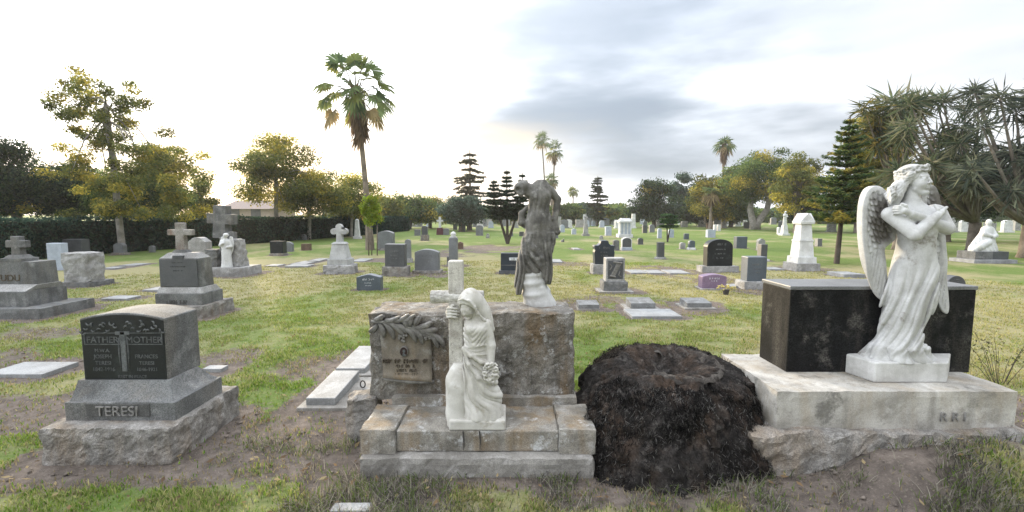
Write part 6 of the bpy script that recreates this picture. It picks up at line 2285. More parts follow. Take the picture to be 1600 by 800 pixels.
# the clipped hedge along the left side
def hedge():
    rng = np.random.default_rng(4)
    a, b = Vector((-22.5, 2.0, 0)), Vector((-5.5, 58.0, 0))
    pts = [gnd(-260, 440), gnd(100, 401), gnd(420, 379), gnd(560, 368.5), gnd(640, 360.5)]
    root = thing('hedge', 'long dark clipped hedge running along the left edge of the lawn', 'hedge', (pts[1].x, pts[1].y, 0))
    o = root.location
    zt = [1.44, 1.44, 1.42, 1.40, 1.36]
    W = 1.1
    mb = MB()
    P, N, S, Cc = [], [], [], []
    for i in range(len(pts) - 1):
        p, q = pts[i] - Vector(o), pts[i + 1] - Vector(o)
        d = (q - p)
        L = d.length
        d.normalize()
        nrm = Vector((d.y, -d.x, 0))
        if nrm.dot(Vector((0, 0, 0)) - (pts[i])) < 0:
            nrm = -nrm
        k = i * 6
        z0, z1 = zt[i] - .10, zt[i + 1] - .10
        f = nrm * -.07
        bk = nrm * -W
        vs = [p + f, q + f, q + bk, p + bk]
        mb.add([(v.x, v.y, -.05) for v in vs] + [(v.x, v.y, (z0, z1, z1, z0)[j]) for j, v in enumerate(vs)], [(3, 2, 1, 0), (4, 5, 6, 7), (0, 1, 5, 4), (1, 2, 6, 5), (2, 3, 7, 6), (3, 0, 4, 7)])
        dist = (pts[i].length + pts[i + 1].length) / 2
        n = int(L * 900 * (18 / max(dist, 12)) ** .8)
        t = rng.random(n)
        base = np.array(p)[None] + t[:, None] * np.array(q - p)[None]
        topm = rng.random(n) < .32
        z = np.where(topm, 1, rng.random(n) ** .9)
        hz = zt[i] + (zt[i + 1] - zt[i]) * t + (fbm(t * L * 1.3 + i * 50, t * 0 + 3, 5, 3) - .5) * .14
        dep = np.where(topm, rng.random(n) * W, rng.normal(0, .045, n))
        X = base + np.array(nrm)[None] * (-dep[:, None])
        X[:, 2] = z * hz + np.where(topm, rng.normal(0, .035, n), 0)
        nn = np.where(topm[:, None], np.array([[0, 0, 1.0]]), np.array(nrm)[None]) + rng.normal(0, .55, (n, 3))
        P.append(X)
        N.append(nn)
        S.append(rng.uniform(.035, .075, n) * (dist / 18) ** .6)
        Cc.append(paint([(.024, .046, .034), (.032, .058, .042), (.017, .034, .028), (.044, .070, .046)], None, rng, n) * (.4 + 1.2 * fbm(X[:, 0] * 1.6 + X[:, 1] * 1.6, X[:, 2] * 2.4, 9, 4))[:, None])
    mb.build('branches', M['hedge_core'], root)
    me = cards(np.vstack(P), np.vstack(N), np.concatenate(S), .5, np.vstack(Cc), rng, 'foliage')
    link('foliage', me, M['leaf'], root)
M['hedge_core'] = stone('hedge_twigs', (.022, .030, .018), (.012, .016, .011), speck=.3, speck_scale=40, streak=0, rough=1, bump=.5, bump_scale=20)
hedge()

G_BEHIND = 'trees standing behind the hedge'
# left: dense dark trees beyond the hedge, one loose tall tree before it
tree_at('evergreen_tree', 'dense dark evergreen tree at the left edge beyond the hedge', 30, 21, 217, 342, -70, 95, 15000, .085, DARK, 101, trunk_r=.2, clump_n=60, clump_r=.22, group=G_BEHIND, pal2=SUNLIT_GOLD, share2=.03)
tree_at('evergreen_tree', 'dark evergreen tree between the left edge and the loose tall tree', 120, 23, 250, 342, 50, 185, 12000, .085, DARK, 102, trunk_r=.2, clump_n=50, clump_r=.22, group=G_BEHIND, pal2=SUNLIT_GOLD, share2=.06)
tree_at('broadleaf_tree', 'tall loose tree with gappy yellow green top standing before the hedge', 188, 18.9, 104, 250, 84, 246, 13500, .07, OLIVE, 103, trunk_r=.115, bark='bark_pale', clump_n=40, clump_r=.13, pal2=SUNLIT_GOLD, share2=.3, shape='vase', limbs=16, split=.6, extra=[(random.Random(9 + i).uniform(118, 304), random.Random(90 + i).uniform(232, 340), random.Random(50 + i).uniform(11, 19)) for i in range(62)])
tree_at('broadleaf_tree', 'green tree with spreading low crown just behind the loose tall tree', 195, 22.5, 255, 345, 128, 290, 11500, .085, GREEN, 104, trunk_r=.16, clump_n=50, clump_r=.2, group=G_BEHIND, pal2=SUNLIT_GOLD, share2=.12)
tree_at('broadleaf_tree', 'golden lit leafy tree right of the loose tall tree, beyond the hedge', 258, 24, 196, 330, 212, 310, 5600, .085, OLIVE, 105, trunk_r=.14, clump_n=34, clump_r=.22, group=G_BEHIND, pal2=SUNLIT_GOLD, share2=.45)
tree_at('broadleaf_tree', 'low brown leafed tree beyond the hedge behind the tall stone cross', 312, 27, 280, 345, 285, 345, 2600, .10, OLIVE, 106, trunk_r=.1, clump_n=22, clump_r=.3, group=G_BEHIND)
tree_at('broadleaf_tree', 'golden brown tree with leaning pale trunk before the hedge', 431, 27.5, 206, 330, 364, 512, 9000, .095, OLIVE, 107, trunk_r=.13, bark='bark_pale', clump_n=44, clump_r=.19, pal2=SUNLIT_GOLD, share2=.34, limbs=14, split=.5)
tree_at('broadleaf_tree', 'olive green tree with straight trunk before the hedge, left of the palm', 481, 29.5, 262, 342, 425, 560, 7200, .10, OLIVE, 108, trunk_r=.15, bark='bark_pale', clump_n=36, clump_r=.22, pal2=SUNLIT_GOLD, share2=.25, split=.5)
tree_at('broadleaf_tree', 'thin gold lit tree behind the palm trunk', 548, 33, 268, 348, 505, 610, 4600, .12, OLIVE, 109, trunk_r=.1, bark='bark_pale', clump_n=32, clump_r=.24, pal2=SUNLIT_GOLD, share2=.36)
for i, (px, Y, top, l, r, pal) in enumerate(((585, 44, 302, 545, 630, OLIVE), (640, 50, 300, 598, 690, GREEN), (672, 54, 306, 636, 712, OLIVE))):
    tree_at('broadleaf_tree', ('olive round tree in the far line right of the palm trunk', 'green round tree in the far line left of the blue green tree', 'dull olive tree in the far line just left of the blue green tree')[i], px, Y, top, 352, l, r, 4600, .18, pal, 120 + i, trunk_r=.2, clump_n=32, clump_r=.26, group='far line of trees', pal2=SUNLIT_GOLD, share2=.2)
tree_at('broadleaf_tree', 'blue green rounded tree between the far conifer and the white far cross', 720, 43, 302, 352, 684, 760, 5200, .14, BLUEGREEN, 124, trunk_r=.2, clump_n=34, clump_r=.26)
for i, (px, Y, top, l, r, pal, lab) in enumerate(((795, 70, 322, 752, 842, GREEN, 'low green tree in the far line behind the three stemmed pine'), (880, 70, 318, 850, 915, GREEN, 'low green tree in the far line right of the headless statue'),
                                                  (912, 76, 316, 888, 942, BLUEGREEN, 'blue green tree in the far line left of the thin conifer'), (955, 72, 321, 930, 982, GREEN, 'low tree in the far line right of the thin conifer'),
                                                  (1022, 56, 278, 978, 1066, DARK, 'dark round topped tree in the far line above the mausoleum'), (1066, 66, 268, 1036, 1098, BLUEGREEN, 'tall airy blue green tree beside the dark round topped one'),
                                                  (1108, 54, 262, 1072, 1150, OLIVE, 'yellow green tree below the lone dark palm'), (1142, 58, 252, 1105, 1190, GREEN, 'broad green tree right of the yellow green one'),
                                                  (1262, 44, 262, 1215, 1300, DARK, 'dark tree behind the large white pedestal monument'), (1100, 60, 300, 1060, 1135, DARK, 'dark understorey tree below the yellow green crowns'), (1340, 40, 250, 1285, 1400, DARK, 'dark tree behind the tall pine at its right'))):
    tree_at('broadleaf_tree', lab, px, Y, top, 350, l, r, 5600, .0032 * Y if Y > 50 else .13, pal, 130 + i, trunk_r=.25, clump_n=36, clump_r=.24 if i != 5 else .27, group='far line of trees', pal2=SUNLIT_GOLD if pal is not BLUEGREEN else None, share2=.45 if i == 6 else .10, fork=2 if i in (6,) else 1)
tree_at('broadleaf_tree', 'large golden green tree with forked pale trunk in the far line', 1180, 49, 226, 318, 1128, 1262, 13000, .14, GREEN, 150, trunk_r=.42, bark='bark_pale', clump_n=54, clump_r=.19, pal2=SUNLIT_GOLD, share2=.34, fork=2)
tree_at('broadleaf_tree', 'golden lit tree between the forked trunk tree and the tall pine', 1245, 40, 236, 335, 1205, 1290, 6500, .12, OLIVE, 151, trunk_r=.25, clump_n=36, clump_r=.22, pal2=SUNLIT_GOLD, share2=.36)
tree_at('broadleaf_tree', 'tall golden green tree behind the tall pine', 1372, 24, 168, 300, 1318, 1420, 8200, .10, OLIVE, 152, trunk_r=.2, clump_n=42, clump_r=.2, pal2=SUNLIT_GOLD, share2=.35)

# the far wood that closes the horizon
def far_wood():
    rng = np.random.default_rng(55)
    P, N, S, C_ = [], [], [], []
    for px in np.arange(520, 1720, 5.0):
        Y = 92 + 12 * math.sin(px * .013) + rng.uniform(-6, 6)
        top = 331 - 9 * fbm(np.array([px * .021]), np.array([2.0]), 4, 3)[0] * 1.6 + (3 if 560 < px < 700 else 0)
        c = at(px, 345, Y)
        zt = at(px, top, Y).z
        n = 210
        m = mpp(Y)
        x = c.x + rng.uniform(-6, 6, n) * m * 1.6
        z = rng.random(n) ** .8 * zt * rng.uniform(.85, 1.05)
        P.append(np.stack([x, Y + rng.uniform(-3, 3, n), z], 1))
        N.append(rng.normal(0, .6, (n, 3)) + np.array([0, -.7, .5]))
        S.append(rng.uniform(.22, .5, n))
        k = fbm(np.array([px * .05]), np.array([9.0]), 6, 3)[0]
        C_.append(paint(GREEN if k < .5 else (BLUEGREEN if k < .62 else OLIVE), None, rng, n))
    o = link('far_wood', cards(np.vstack(P), np.vstack(N), np.concatenate(S), .5, np.vstack(C_), rng, 'far_wood'), M['leaf'])
    tag(o, kind='stuff')
far_wood()

# young sapling with stakes beside the palm
def sapling():
    p = gnd(581, 399)
    m = mpp(p.y)
    rng = np.random.default_rng(6)
    root = thing('sapling', 'young bright green sapling between wooden stakes in front of the palm', 'tree', (p.x, p.y, 0))
    z = lambda q: at(581, q, p.y).z
    cl = [((rng.uniform(-.32, .32) * k, rng.uniform(-.3, .3), z(350) + (z(306) - z(350)) * f), (.20, .20, .17)) for f in np.linspace(.05, .92, 13) for k in (1.0 - .5 * f,)]
    link('crown', crown_mesh('crown', cl, 1900, .055, [(.14, .19, .028), (.11, .165, .03), (.18, .205, .03)], rng), M['leaf'], root)
    MB().tube([(0, 0, -.05), (.01, 0, .6), (0, 0, z(330))], [.022, .018, .008], 8).build('trunk', M['bark'], root, smooth=True)
    for dx in (-4, 9):
        o = MB().tube([(dx * m, -.05, -.05), (dx * m * 1.15, -.05, z(352))], .022, 8).build('stake', M['bark'], root, smooth=True)
sapling()

# ------------------------------------------------------------------ palms
def fan_leaf(P_, Nn, up, r, seg, rng, droop, V, F, C_, col):
    """one fan frond: pleated segments round the end of the petiole"""
    side = np.cross(Nn, up)
    side /= np.linalg.norm(side) + 1e-9
    nn = np.cross(side, Nn)
    for i in range(seg):
        a = (i / (seg - 1) - .5) * 3.9
        d = Nn * math.cos(a) + side * math.sin(a)
        q = -Nn * math.sin(a) + side * math.cos(a)
        L = r * (.82 + .18 * math.cos(a)) * rng.uniform(.85, 1.1)
        w = r * .085
        dn = np.array([0, 0, -1.0]) * droop * L
        b = len(V)
        V += [P_, P_ + d * L * .55 + q * w + nn * .02 * (1 if i % 2 else -1) + dn * .18, P_ + d * L + dn, P_ + d * L * .55 - q * w + dn * .18]
        F.append((b, b + 1, b + 2, b + 3))
        k = col * rng.uniform(.75, 1.25)
        C_ += [k] * 4

def palm(name, label, px, Y, top, crown_c, base_r, crown_r, n, seed, lean=0.0, skirt=True, group=None, frond_r=.75, trunk_top=None, dead=.15, seg=15):
    rng = np.random.default_rng(seed)
    b = at(px, 350, Y)
    root = thing(name, label, 'palm tree', (b.x, Y, 0), group)
    zc = at(px, crown_c, Y).z
    zt = at(px, top, Y).z
    R_ = crown_r * mpp(Y)
    mb = MB()
    zs = np.linspace(0, 1, 14)
    ctr = lambda f: Vector((lean * f ** 1.5, 0, zc * f))
    rad = [base_r * (1.5 if f < .03 else 1.0 + .55 * max(0, 1 - f * 5) - .35 * f) for f in zs]
    mb.tube([Vector((0, 0, -.1))] + [ctr(f) for f in zs], [rad[0]] + rad, 12)
    mb.build('trunk', M['palm_bark'], root, smooth=True)
    V, F, C_ = [], [], []
    st = MB()
    c0 = np.array(ctr(1.0))
    for i in range(n):
        ph = i * 2.399 + rng.uniform(-.3, .3)
        t = i / (n - 1)
        elv = R(82) - R(118) * t + rng.normal(0, .12)
        d = np.array([math.cos(ph) * math.cos(elv), math.sin(ph) * math.cos(elv), math.sin(elv)])
        pl = (R_ - frond_r * .75) * rng.uniform(.85, 1.12) * (1 if elv < 1.0 else (zt - zc - frond_r * .8) / max(.2, R_ - frond_r * .75))
        e = c0 + d * pl + np.array([0, 0, -.10 * pl * (1 - abs(math.sin(elv)))])
        st.tube([Vector(c0), Vector(c0 + d * pl * .5 + np.array([0, 0, .06 * pl])), Vector(e)], [.028, .018, .012], 5)
        old = t > 1 - dead
        col = np.array([.23, .18, .10]) if old else np.array([(.10, .135, .06), (.13, .155, .06), (.075, .11, .06), (.22, .22, .075)][rng.integers(0, 4)])
        dd = d + np.array([0, 0, -.45 - .5 * t])
        dd /= np.linalg.norm(dd)
        up = np.cross(np.array([-math.sin(ph), math.cos(ph), 0]), dd)
        upv = up * rng.choice([-1, 1]) + rng.normal(0, .35, 3)
        fan_leaf(e, dd, upv, frond_r * rng.uniform(.85, 1.15), seg, rng, .12 + .35 * t, V, F, C_, col)
    me = mesh_np('crown', np.array(V), np.array(F), np.array(C_))
    cr = link('crown', me, M['frond'], root)
    st.build('stems', M['frond_stem'], cr, smooth=True)
    if skirt:
        n2 = 240
        h = skirt if skirt is not True else 1.0
        tt = rng.random(n2)
        a = rng.uniform(0, 6.283, n2)
        rr_ = base_r * (1.2 + .9 * np.sin(np.pi * np.clip(tt, .05, .95)))
        P = np.stack([np.cos(a) * rr_, np.sin(a) * rr_, zc - h * tt], 1)
        P[:, 0] += np.array([ctr((zc - h * q) / zc).x for q in tt])
        N = np.stack([np.cos(a), np.sin(a), np.full(n2, .3)], 1) + rng.normal(0, .25, (n2, 3))
        al = np.tile(np.array([0, 0, -1.0]), (n2, 1)) + rng.normal(0, .16, (n2, 3))
        me = cards(P, N, rng.uniform(.22, .40, n2) * h, .14, paint([(.15, .105, .075), (.11, .078, .058), (.20, .145, .10)], None, rng, n2), rng, 'dead_frond_skirt', along=al)
        link('dead_frond_skirt', me, M['frond'], root)
    return root
M['frond_stem'] = plain('frond_stem', (.12, .12, .06), .8)
palm('fan_palm', 'tall fan palm with brown skirt of dead fronds rising above the left trees', 577, 20.8, 78, 150, .14, 62, 42, 201, lean=-.42, skirt=1.9, frond_r=.64, dead=.12)
palm('fan_palm', 'far slender fan palm, upper left of the pair above the headless statue', 853, 82, 204, 222, .16, 15, 22, 202, lean=-.8, skirt=False, group='far slender palms', frond_r=1.0, seg=9)
palm('fan_palm', 'far slender fan palm, lower right of the pair above the headless statue', 863, 78, 218, 240, .16, 15, 24, 203, lean=.3, skirt=1.6, group='far slender palms', frond_r=1.0, seg=9)
palm('fan_palm', 'far short fan palm just behind the raised side of the headless statue', 861, 72, 268, 284, .16, 14, 22, 204, skirt=1.2, group='far slender palms', frond_r=.9, seg=9)
palm('fan_palm', 'small far palm with round head left of the thin conifer', 895, 84, 288, 300, .16, 11, 20, 205, skirt=False, group='far slender palms', frond_r=.9, seg=9)
palm('feather_palm', 'lone dark palm rising above the far yellow green trees', 1127, 66, 212, 228, .2, 17, 24, 206, skirt=2.2, group='far slender palms', frond_r=1.0, seg=9)
palm('fan_palm', 'short yellow fronded palm among the dark far trees', 1110, 50, 290, 302, .18, 18, 22, 207, skirt=1.2, frond_r=.8, seg=9, dead=.35)

# ------------------------------------------------------------------ whorled pines
def whorled(name, label, px, yb, top, bottom, half, seed, whorls=15, arms=7, per=90, stems=((0, 0, 1.0),), pal=DARK, needle=.075, trunk_r=.07, lift=.16, ragged=.12, group=None, cat='pine tree', Y=None, bark='bark_dark', droop=0.0, shape=.85, pal2=None):
    rng = np.random.default_rng(seed)
    p = gnd(px, yb) if Y is None else at(px, 350, Y)
    m = mpp(p.y)
    root = thing(name, label, cat, (p.x, p.y, 0), group)
    q = lambda y: at(px, y, p.y).z
    P, N, S, C_, A = [], [], [], [], []
    mb = MB()
    for dx, dy, hf in stems:
        zt = q(bottom) + (q(top) - q(bottom)) * hf
        zb = q(bottom)
        ex = dx * half * m
        axis = lambda z: Vector((ex * min(1, (z / zt) * 1.5), dy * min(1, z / zt), z))
        zz = np.linspace(0, zt, 8)
        mb.tube([axis(-.0) - Vector((0, 0, .08))] + [axis(z) for z in zz], [trunk_r * 1.3] + [trunk_r * (1 - .8 * z / zt) for z in zz], 8)
        Lm = half * m * (1.0 if len(stems) == 1 else .55)
        for w in range(whorls):
            f = (w + rng.uniform(-.2, .2) * (1 + 6 * max(0, ragged - .2))) / whorls
            z = zb + (zt - zb) * max(0, f)
            ln = Lm * (1 - f) ** shape * (.82 + .18 * min(1, f * 5)) + .05
            ph0 = rng.uniform(0, 6.28)
            for a in range(arms):
                ph = ph0 + a * 6.283 / arms + rng.normal(0, .12)
                L = ln * rng.uniform(1 - ragged * 2, 1 + ragged)
                tilt = rng.normal(0, .5) * max(0, ragged - .1)
                d = np.array([math.cos(ph), math.sin(ph), 0])
                c0 = np.array(axis(z))
                k = max(10, int(per * (L / Lm) ** .8))
                t = rng.random(k) ** .75
                rise = lift * L * t ** 2 + (tilt - droop) * L * t
                sd = np.array([-math.sin(ph), math.cos(ph), 0])
                wd = (.16 * L + .05) * np.sin(np.pi * np.clip(t * .85 + .1, 0, 1))
                o = rng.uniform(-1, 1, k) * wd
                X = c0 + d * (t * L)[:, None] + sd * o[:, None]
                X[:, 2] += rise + rng.normal(0, .018 + .01 * L, k)
                P.append(X)
                N.append(rng.normal(0, .45, (k, 3)) + np.array([0, 0, 1.0]))
                A.append(np.tile(d, (k, 1)) + sd * np.sign(o)[:, None] * .9 + rng.normal(0, .3, (k, 3)))
                S.append(needle * rng.uniform(.6, 1.3, k))
                cl = paint(pal, None, rng, k) * rng.uniform(.75, 1.3)
                if pal2 is not None and rng.random() < .18:
                    cl = paint(pal2, None, rng, k)
                C_.append(cl)
                e = c0 + d * L * .9 + np.array([0, 0, lift * L * .8 + (tilt - droop) * L * .9])
                mb.tube([Vector(c0), Vector(c0 + d * L * .5 + np.array([0, 0, lift * L * .25 + (tilt - droop) * L * .5])), Vector(e)], [trunk_r * .28 * (1 - f) + .006, trunk_r * .16 * (1 - f) + .004, .003], 4)
    link('crown', cards(np.vstack(P), np.vstack(N), np.concatenate(S), .26, np.vstack(C_), rng, 'crown', along=np.vstack(A)), M['needle'], root)
    mb.build('trunk', M[bark], root, smooth=True)
    return root
whorled('norfolk_pine', 'tall dark whorled pine with thin leaning stem left of the angel', 1307, 412, 180, 346, 56, 301, whorls=17, arms=9, per=190, needle=.085, ragged=.2, pal=[(.055, .092, .040), (.075, .115, .046), (.040, .068, .034), (.13, .155, .052)], pal2=SUNLIT_GOLD, trunk_r=.085, stems=((0.12, 0, 1.0),))
whorled('three_stemmed_pine', 'dark pine with three splayed stems left of the headless statue', 793, 381, 264, 342, 42, 302, whorls=11, arms=8, per=150, stems=((-.5, .1, .80), (-.02, -.1, 1.0), (.55, .1, .93)), needle=.11, trunk_r=.085, pal=[(.030, .050, .034), (.042, .068, .042), (.022, .036, .026)])
whorled('conifer', 'tall sparse conifer with drooping branches in the far line', 735, 360, 234, 335, 36, 303, Y=46, whorls=14, arms=8, per=170, needle=.20, trunk_r=.17, lift=.05, droop=.22, ragged=.34, pal=[(.055, .060, .038), (.075, .075, .045), (.038, .045, .032)], shape=.6)
whorled('conifer', 'thin narrow conifer in the far line right of the headless statue', 933, 352, 275, 342, 17, 304, Y=62, whorls=16, arms=8, per=110, needle=.24, trunk_r=.14, lift=.1, droop=.12, ragged=.33, pal=[(.045, .065, .036), (.03, .045, .03), (.06, .075, .04)], shape=.5)
whorled('flat_topped_tree', 'small flat topped tree with layered dark green crown in mid lawn', 1043, 378, 331, 354, 21, 305, whorls=4, arms=10, per=130, needle=.10, trunk_r=.05, lift=.02, shape=.35, pal=[(.05, .10, .045), (.07, .125, .05), (.036, .075, .038)], stems=((-.10, 0, 1.0), (.25, .1, .95)), cat='tree')

# ------------------------------------------------------------------ the tall strap leaved trees on the right
def strap_tree(name, label, px, Y, heads, trunk_r, seed, leaf=.62, per=110, pal=None):
    rng = np.random.default_rng(seed)
    b = at(px, 350, Y)
    root = thing(name, label, 'tree', (b.x, Y, 0), 'strap leaved trees on the right')
    mb = MB()
    P, N, S, C_, A = [], [], [], [], []
    pal = pal or [(.055, .075, .046), (.075, .095, .055), (.036, .052, .038), (.12, .125, .075), (.17, .165, .12)]
    fz = .45 * min(at(h[0], h[1], Y).z for h in heads)
    fk = Vector((0, 0, max(1.2, fz)))
    mb.tube([(0, 0, -.1), (0, 0, .2), fk], [trunk_r * 1.35, trunk_r, trunk_r * .8], 10)
    for hx, hy, hr in heads:
        hr = hr * rng.uniform(.7, 1.15)
        dy = rng.uniform(-1.2, 1.2)
        c = at(hx, hy, Y + dy) - b
        c = Vector((c.x, dy, at(hx, hy, Y + dy).z))
        mb.tube([fk, fk.lerp(c, .5) + Vector((0, 0, -.25)), c], [trunk_r * .45, trunk_r * .22, trunk_r * .10], 8)
        k = int(per * hr)
        d = rng.normal(0, 1, (k, 3))
        d[:, 2] = d[:, 2] * .8 + .25
        d /= np.linalg.norm(d, axis=1, keepdims=True)
        L = leaf * hr * rng.uniform(.55, 1.1, k)
        X = np.array(c)[None] + d * (L * .75)[:, None] + rng.normal(0, .10 * hr, (k, 3))
        X[:, 2] -= .22 * L
        al = d + np.array([0, 0, -.34])
        P.append(X)
        A.append(al)
        N.append(np.cross(al, rng.normal(0, 1, (k, 3))))
        S.append(L * .62)
        C_.append(paint(pal, None, rng, k) * rng.uniform(.8, 1.25))
    link('crown', cards(np.vstack(P), np.vstack(N), np.concatenate(S), .085, np.vstack(C_), rng, 'crown', along=np.vstack(A)), M['frond'], root)
    mb.build('trunk', M['bark'], root, smooth=True)
    return root
rq = random.Random(77)
def heads_in(l, r, t, b, n, s0=.8, s1=1.3):
    return [(rq.uniform(l, r), rq.uniform(t, b), rq.uniform(s0, s1)) for _ in range(n)]
strap_tree('yucca_tree', 'big strap leaved tree with leaning pale trunk behind the right side of the angel', 1524, 19, heads_in(1395, 1530, 150, 290, 30) + heads_in(1440, 1560, 240, 290, 5), .24, 401)
strap_tree('yucca_tree', 'strap leaved tree at the right edge with grey green crown', 1610, 17, heads_in(1510, 1680, 140, 300, 34), .26, 402, pal=[(.055, .068, .052), (.08, .09, .07), (.035, .045, .038), (.13, .14, .10)])
strap_tree('yucca_tree', 'strap leaved tree left of the angel head, touched with gold', 1405, 21, heads_in(1350, 1450, 145, 230, 15), .2, 403, pal=[(.060, .072, .034), (.085, .090, .038), (.038, .050, .028), (.15, .12, .035)])
tree_at('evergreen_tree', 'very dark low tree beneath the strap leaved trees behind the angel', 1480, 27, 235, 345, 1400, 1560, 11000, .12, DARK, 160, trunk_r=.2, clump_n=44, clump_r=.24)
tree_at('evergreen_tree', 'dark tree at the far right edge beneath the strap leaved crowns', 1630, 26, 240, 340, 1550, 1710, 9000, .12, DARK, 161, trunk_r=.2, clump_n=40, clump_r=.24)

# ------------------------------------------------------------------ pale house glimpsed beyond the hedge
def house():
    Y = 52
    c = at(392, 340, Y)
    root = thing('house', 'pale house with weathered low roof glimpsed through the trees beyond the hedge', 'house', (c.x, Y, 0))
    MB().box(-3, 2.2, 0, 6, -.1, 2.3).build('wall', M['stucco'], root)
    MB().side([(-.5, 2.2), (6.5, 2.2), (3.0, 3.2)], -3.4, 2.6).build('roof', M['roof'], root)
    for dx in (-1.8, .6):
        w = MB().box(dx - .55, dx + .55, -.04, .06, 1.0, 2.2).build('window', M['granite_dark'], root)
M['stucco'] = plain('cream_stucco', (.40, .32, .28), .9)
M['roof'] = plain('weathered_roof', (.26, .21, .185), .9)
house()

# ------------------------------------------------------------------ burnt looking palm stump between the monuments
def stump():
    p = gnd(1046, 742)
    Yc = p.y + .52
    c = at(1046, 560, Yc)
    root = thing('palm_stump', 'broad blackened fibrous tree stump with hollowed top between two monuments', 'stump', (c.x, Yc, 0))
    L = local((c.x, Yc, 0))
    zt = at(1040, 556, Yc).z
    rb, rt = .74, .47
    nt_, nz_ = 220, 90
    V, F = [], []
    def rad(th, f):
        r = rb + (rt - rb) * (f ** 1.35)
        r -= .09 * max(0, f - .82) / .18
        r += .10 * (1 - f) ** 3
        r *= 1 + .06 * math.sin(th * 2 + .6) + .05 * math.sin(3 * th + 2)
        q = Vector((math.cos(th) * 2.2, math.sin(th) * 2.2, f * 1.8))
        r += .075 * noise.noise(q) + .045 * noise.noise(q * 3.1) + .030 * noise.noise(q * 7) + .030 * noise.noise(Vector((math.cos(th) * 16, math.sin(th) * 16, f * 2.5))) - .03 * abs(noise.noise(Vector((math.cos(th) * 6, math.sin(th) * 6, f * 1.2))))
        return r
    for j in range(nz_ + 1):
        f = j / nz_
        for i in range(nt_):
            th = 2 * math.pi * i / nt_
            r = rad(th, f)
            zz = -.06 + (zt + .06) * (1 - (1 - f) ** 1.15) + .02 * noise.noise(Vector((math.cos(th) * 3, math.sin(th) * 3, f * 3))) * f
            zz -= .13 * (1 - math.sin(th)) * .5 * f * f
            V.append((r * math.cos(th), r * math.sin(th) * .86, zz))
    nr = 26
    for k in range(1, nr + 1):
        g = 1 - k / nr
        for i in range(nt_):
            th = 2 * math.pi * i / nt_
            r = rad(th, 1.0) * g
            x, y = r * math.cos(th), r * math.sin(th) * .86
            rim = .03 * math.sin(min(1, (1 - g) * 4) * math.pi * .5)
            dx, dy = x - .02, y - .02
            hol = .13 * math.exp(-((dx / .17) ** 2 + (dy / .13) ** 2)) + .04 * math.exp(-(((x + .12) / .2) ** 2 + ((y + .05) / .15) ** 2))
            fl = 1 if (x > .08) else 1.8
            z = zt + rim - hol + fl * (.014 * noise.noise(Vector((x * 12, y * 12, 3))) + .012 * noise.noise(Vector((x * 34, y * 34, 7)))) - .065 * (1 - y / (rt * .86))
            V.append((x, y, z))
    rows = nz_ + 1 + nr
    for j in range(rows - 1):
        for i in range(nt_):
            a, b = j * nt_ + i, j * nt_ + (i + 1) % nt_
            F.append((a, b, b + nt_, a + nt_))
    me = mesh_np('body', V, F)
    link('body', me, M['stump'], root, smooth=True)
    # the paler sawn face at one side of the hollow
    mb = MB()
    ring = []
    cut_c = L(1062, 552)
    n = 40
    cx_, cy_ = .07, .0
    vs, fs = [], []
    for k in range(8):
        g = k / 7
        for i in range(n):
            a = -2.5 + 4.6 * i / (n - 1)
            r = .16 + .13 * g + .03 * noise.noise(Vector((a * 3, g, 1)))
            x, y = cx_ + r * math.cos(a) * 1.05, cy_ + r * math.sin(a) * .95
            z = zt + .028 - .03 * (1 - g) - .012 * max(0, g - .6) + .026 * noise.noise(Vector((x * 25, y * 25, 2))) - (.02 if k in (0, 7) else 0) - .065 * (1 - y / (rt * .86))
            vs.append((x, y, z))
    for k in range(7):
        for i in range(n - 1):
            a = k * n + i
            fs.append((a, a + n, a + n + 1, a + 1))
    me = mesh_np('sawn_face', vs, fs)
    link('sawn_face', me, M['sawn'], root, smooth=True)
    # shaggy root fibres
    rng = np.random.default_rng(15)
    n = 60000
    th = rng.uniform(0, 6.283, n)
    f = rng.random(n) ** .9
    rr_ = np.array([rad(a, b) for a, b in zip(th, f)])
    z = -.06 + (zt + .06) * (1 - (1 - f) ** 1.15) - .13 * (1 - np.sin(th)) * .5 * f * f
    P = np.stack([rr_ * np.cos(th) * 1.012, rr_ * np.sin(th) * .86 * 1.012, z], 1)
    out = np.stack([np.cos(th), np.sin(th), np.full(n, .25)], 1)
    al = np.stack([np.cos(th) * .55, np.sin(th) * .55, np.full(n, -1.0)], 1) + rng.normal(0, .7, (n, 3))
    N = out + rng.normal(0, .5, (n, 3))
    col = np.array([(.018, .017, .017), (.034, .032, .031), (.010, .010, .010), (.13, .125, .118)])[rng.choice(4, n, p=[.36, .28, .22, .14])] * rng.uniform(.7, 1.3, n)[:, None]
    P += out * rng.uniform(0, .016, n)[:, None]
    keep = rng.random(n) < np.clip((fbm(np.cos(th) * 5 + 9, f * 3 + np.sin(th) * 5, 71, 3) - .38) * 5, .05, 1)
    P, out, al, N, col, th, f = (q[keep] for q in (P, out, al, N, col, th, f))
    n = len(P)
    col *= (.35 + 1.5 * fbm(np.cos(th) * 3 + 5, f * 4 + np.sin(th) * 3, 61, 3) ** 1.3)[:, None]
    link('root_fibres', cards(P, N, rng.uniform(.006, .024, n), .11, col, rng, 'root_fibres', along=al), M['grass'], root)
    foot(c.x - .6, c.x + .6, Yc - .5, Yc + .5, .2)
M['stump'] = stone('charred_fibrous_bark', (.030, .027, .025), (.010, .0095, .009), (.105, .098, .09), stain=.8, stain_scale=9, speck=.4, speck_scale=120, streak=.4, rough=1, bump=1.0, bump_scale=45, spec=.1, tint=(.075, .05, .035), tint_amt=.5)
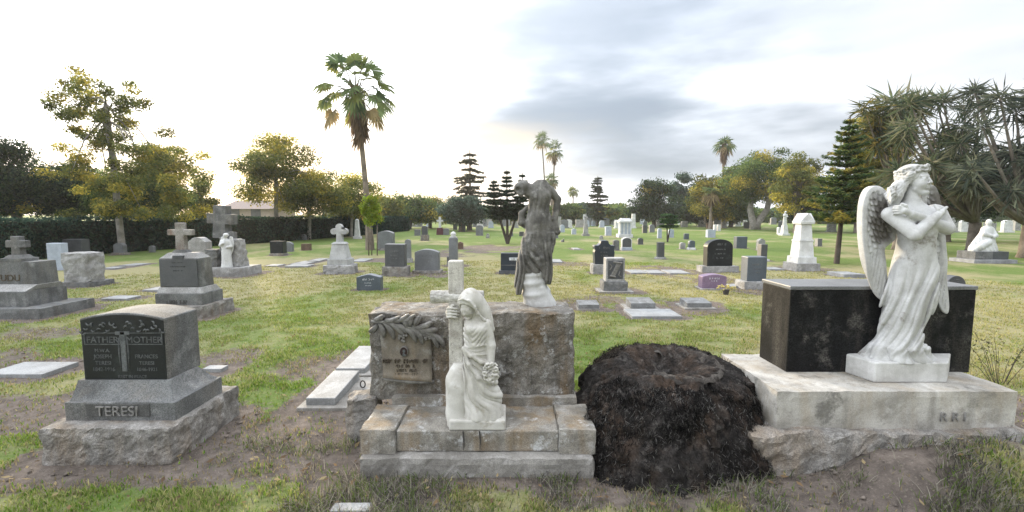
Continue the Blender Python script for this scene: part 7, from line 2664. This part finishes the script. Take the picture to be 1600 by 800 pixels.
M['sawn'] = stone('grey_sawn_wood', (.060, .054, .048), (.022, .020, .018), (.12, .111, .10), stain=.8, stain_scale=12, speck=.3, speck_scale=140, streak=.2, rough=.95, bump=.6, bump_scale=60, spec=.1)
stump()

# dry weed by the right end of the black tomb
def weed(label, px, py, h, n, seed, spread=.5):
    rng = random.Random(seed)
    p = gnd(px, py)
    root = thing('dry_weed', label, 'plant', (p.x, p.y, 0))
    mb = MB()
    LP, LN = [], []
    for i in range(n):
        a = rng.uniform(0, 6.28)
        e = Vector((math.cos(a) * rng.uniform(.1, spread), math.sin(a) * rng.uniform(.1, spread) * .5, h * rng.uniform(.4, 1)))
        b = Vector((e.x * .2, e.y * .2, 0))
        m_ = b.lerp(e, .55) + Vector((0, 0, .08 * h))
        mb.tube([b, m_, e], [.0035, .0025, .0012], 4)
        for k in range(9):
            t = rng.uniform(.35, 1)
            q = m_.lerp(e, (t - .35) / .65)
            LP.append(q + Vector((rng.uniform(-.05, .05), rng.uniform(-.04, .04), rng.uniform(-.04, .04))))
            LN.append((rng.uniform(-1, 1), rng.uniform(-1, 1), rng.uniform(-.2, 1)))
    mb.build('stems', M['bark_dark'], root)
    r2 = np.random.default_rng(seed)
    k = len(LP)
    link('leaves', cards(np.array([tuple(q) for q in LP]), np.array(LN), r2.uniform(.008, .02, k), .35, paint([(.05, .05, .035), (.09, .10, .05), (.03, .03, .025)], None, r2, k), r2, 'leaves'), M['grass'], root)
weed('sparse dry weed of thin dark twigs by the right end of the black tomb', 1562, 600, .50, 15, 5, .34)

# ------------------------------------------------------------------ hazy evening air
def haze():
    o = MB().box(-130, 150, -14, 210, -1.2, 26).build('haze', None)
    m, nt = new_mat('hazy_air')
    v = nd(nt, 'ShaderNodeVolumePrincipled')
    v.inputs['Color'].default_value = (.93, .94, .95, 1)
    v.inputs['Density'].default_value = .0006
    v.inputs['Anisotropy'].default_value = .35
    u = nd(nt, 'ShaderNodeOutputMaterial')
    nt.links.new(v.outputs[0], u.inputs['Volume'])
    o.data.materials.append(m)
    tag(o, kind='stuff')
haze()
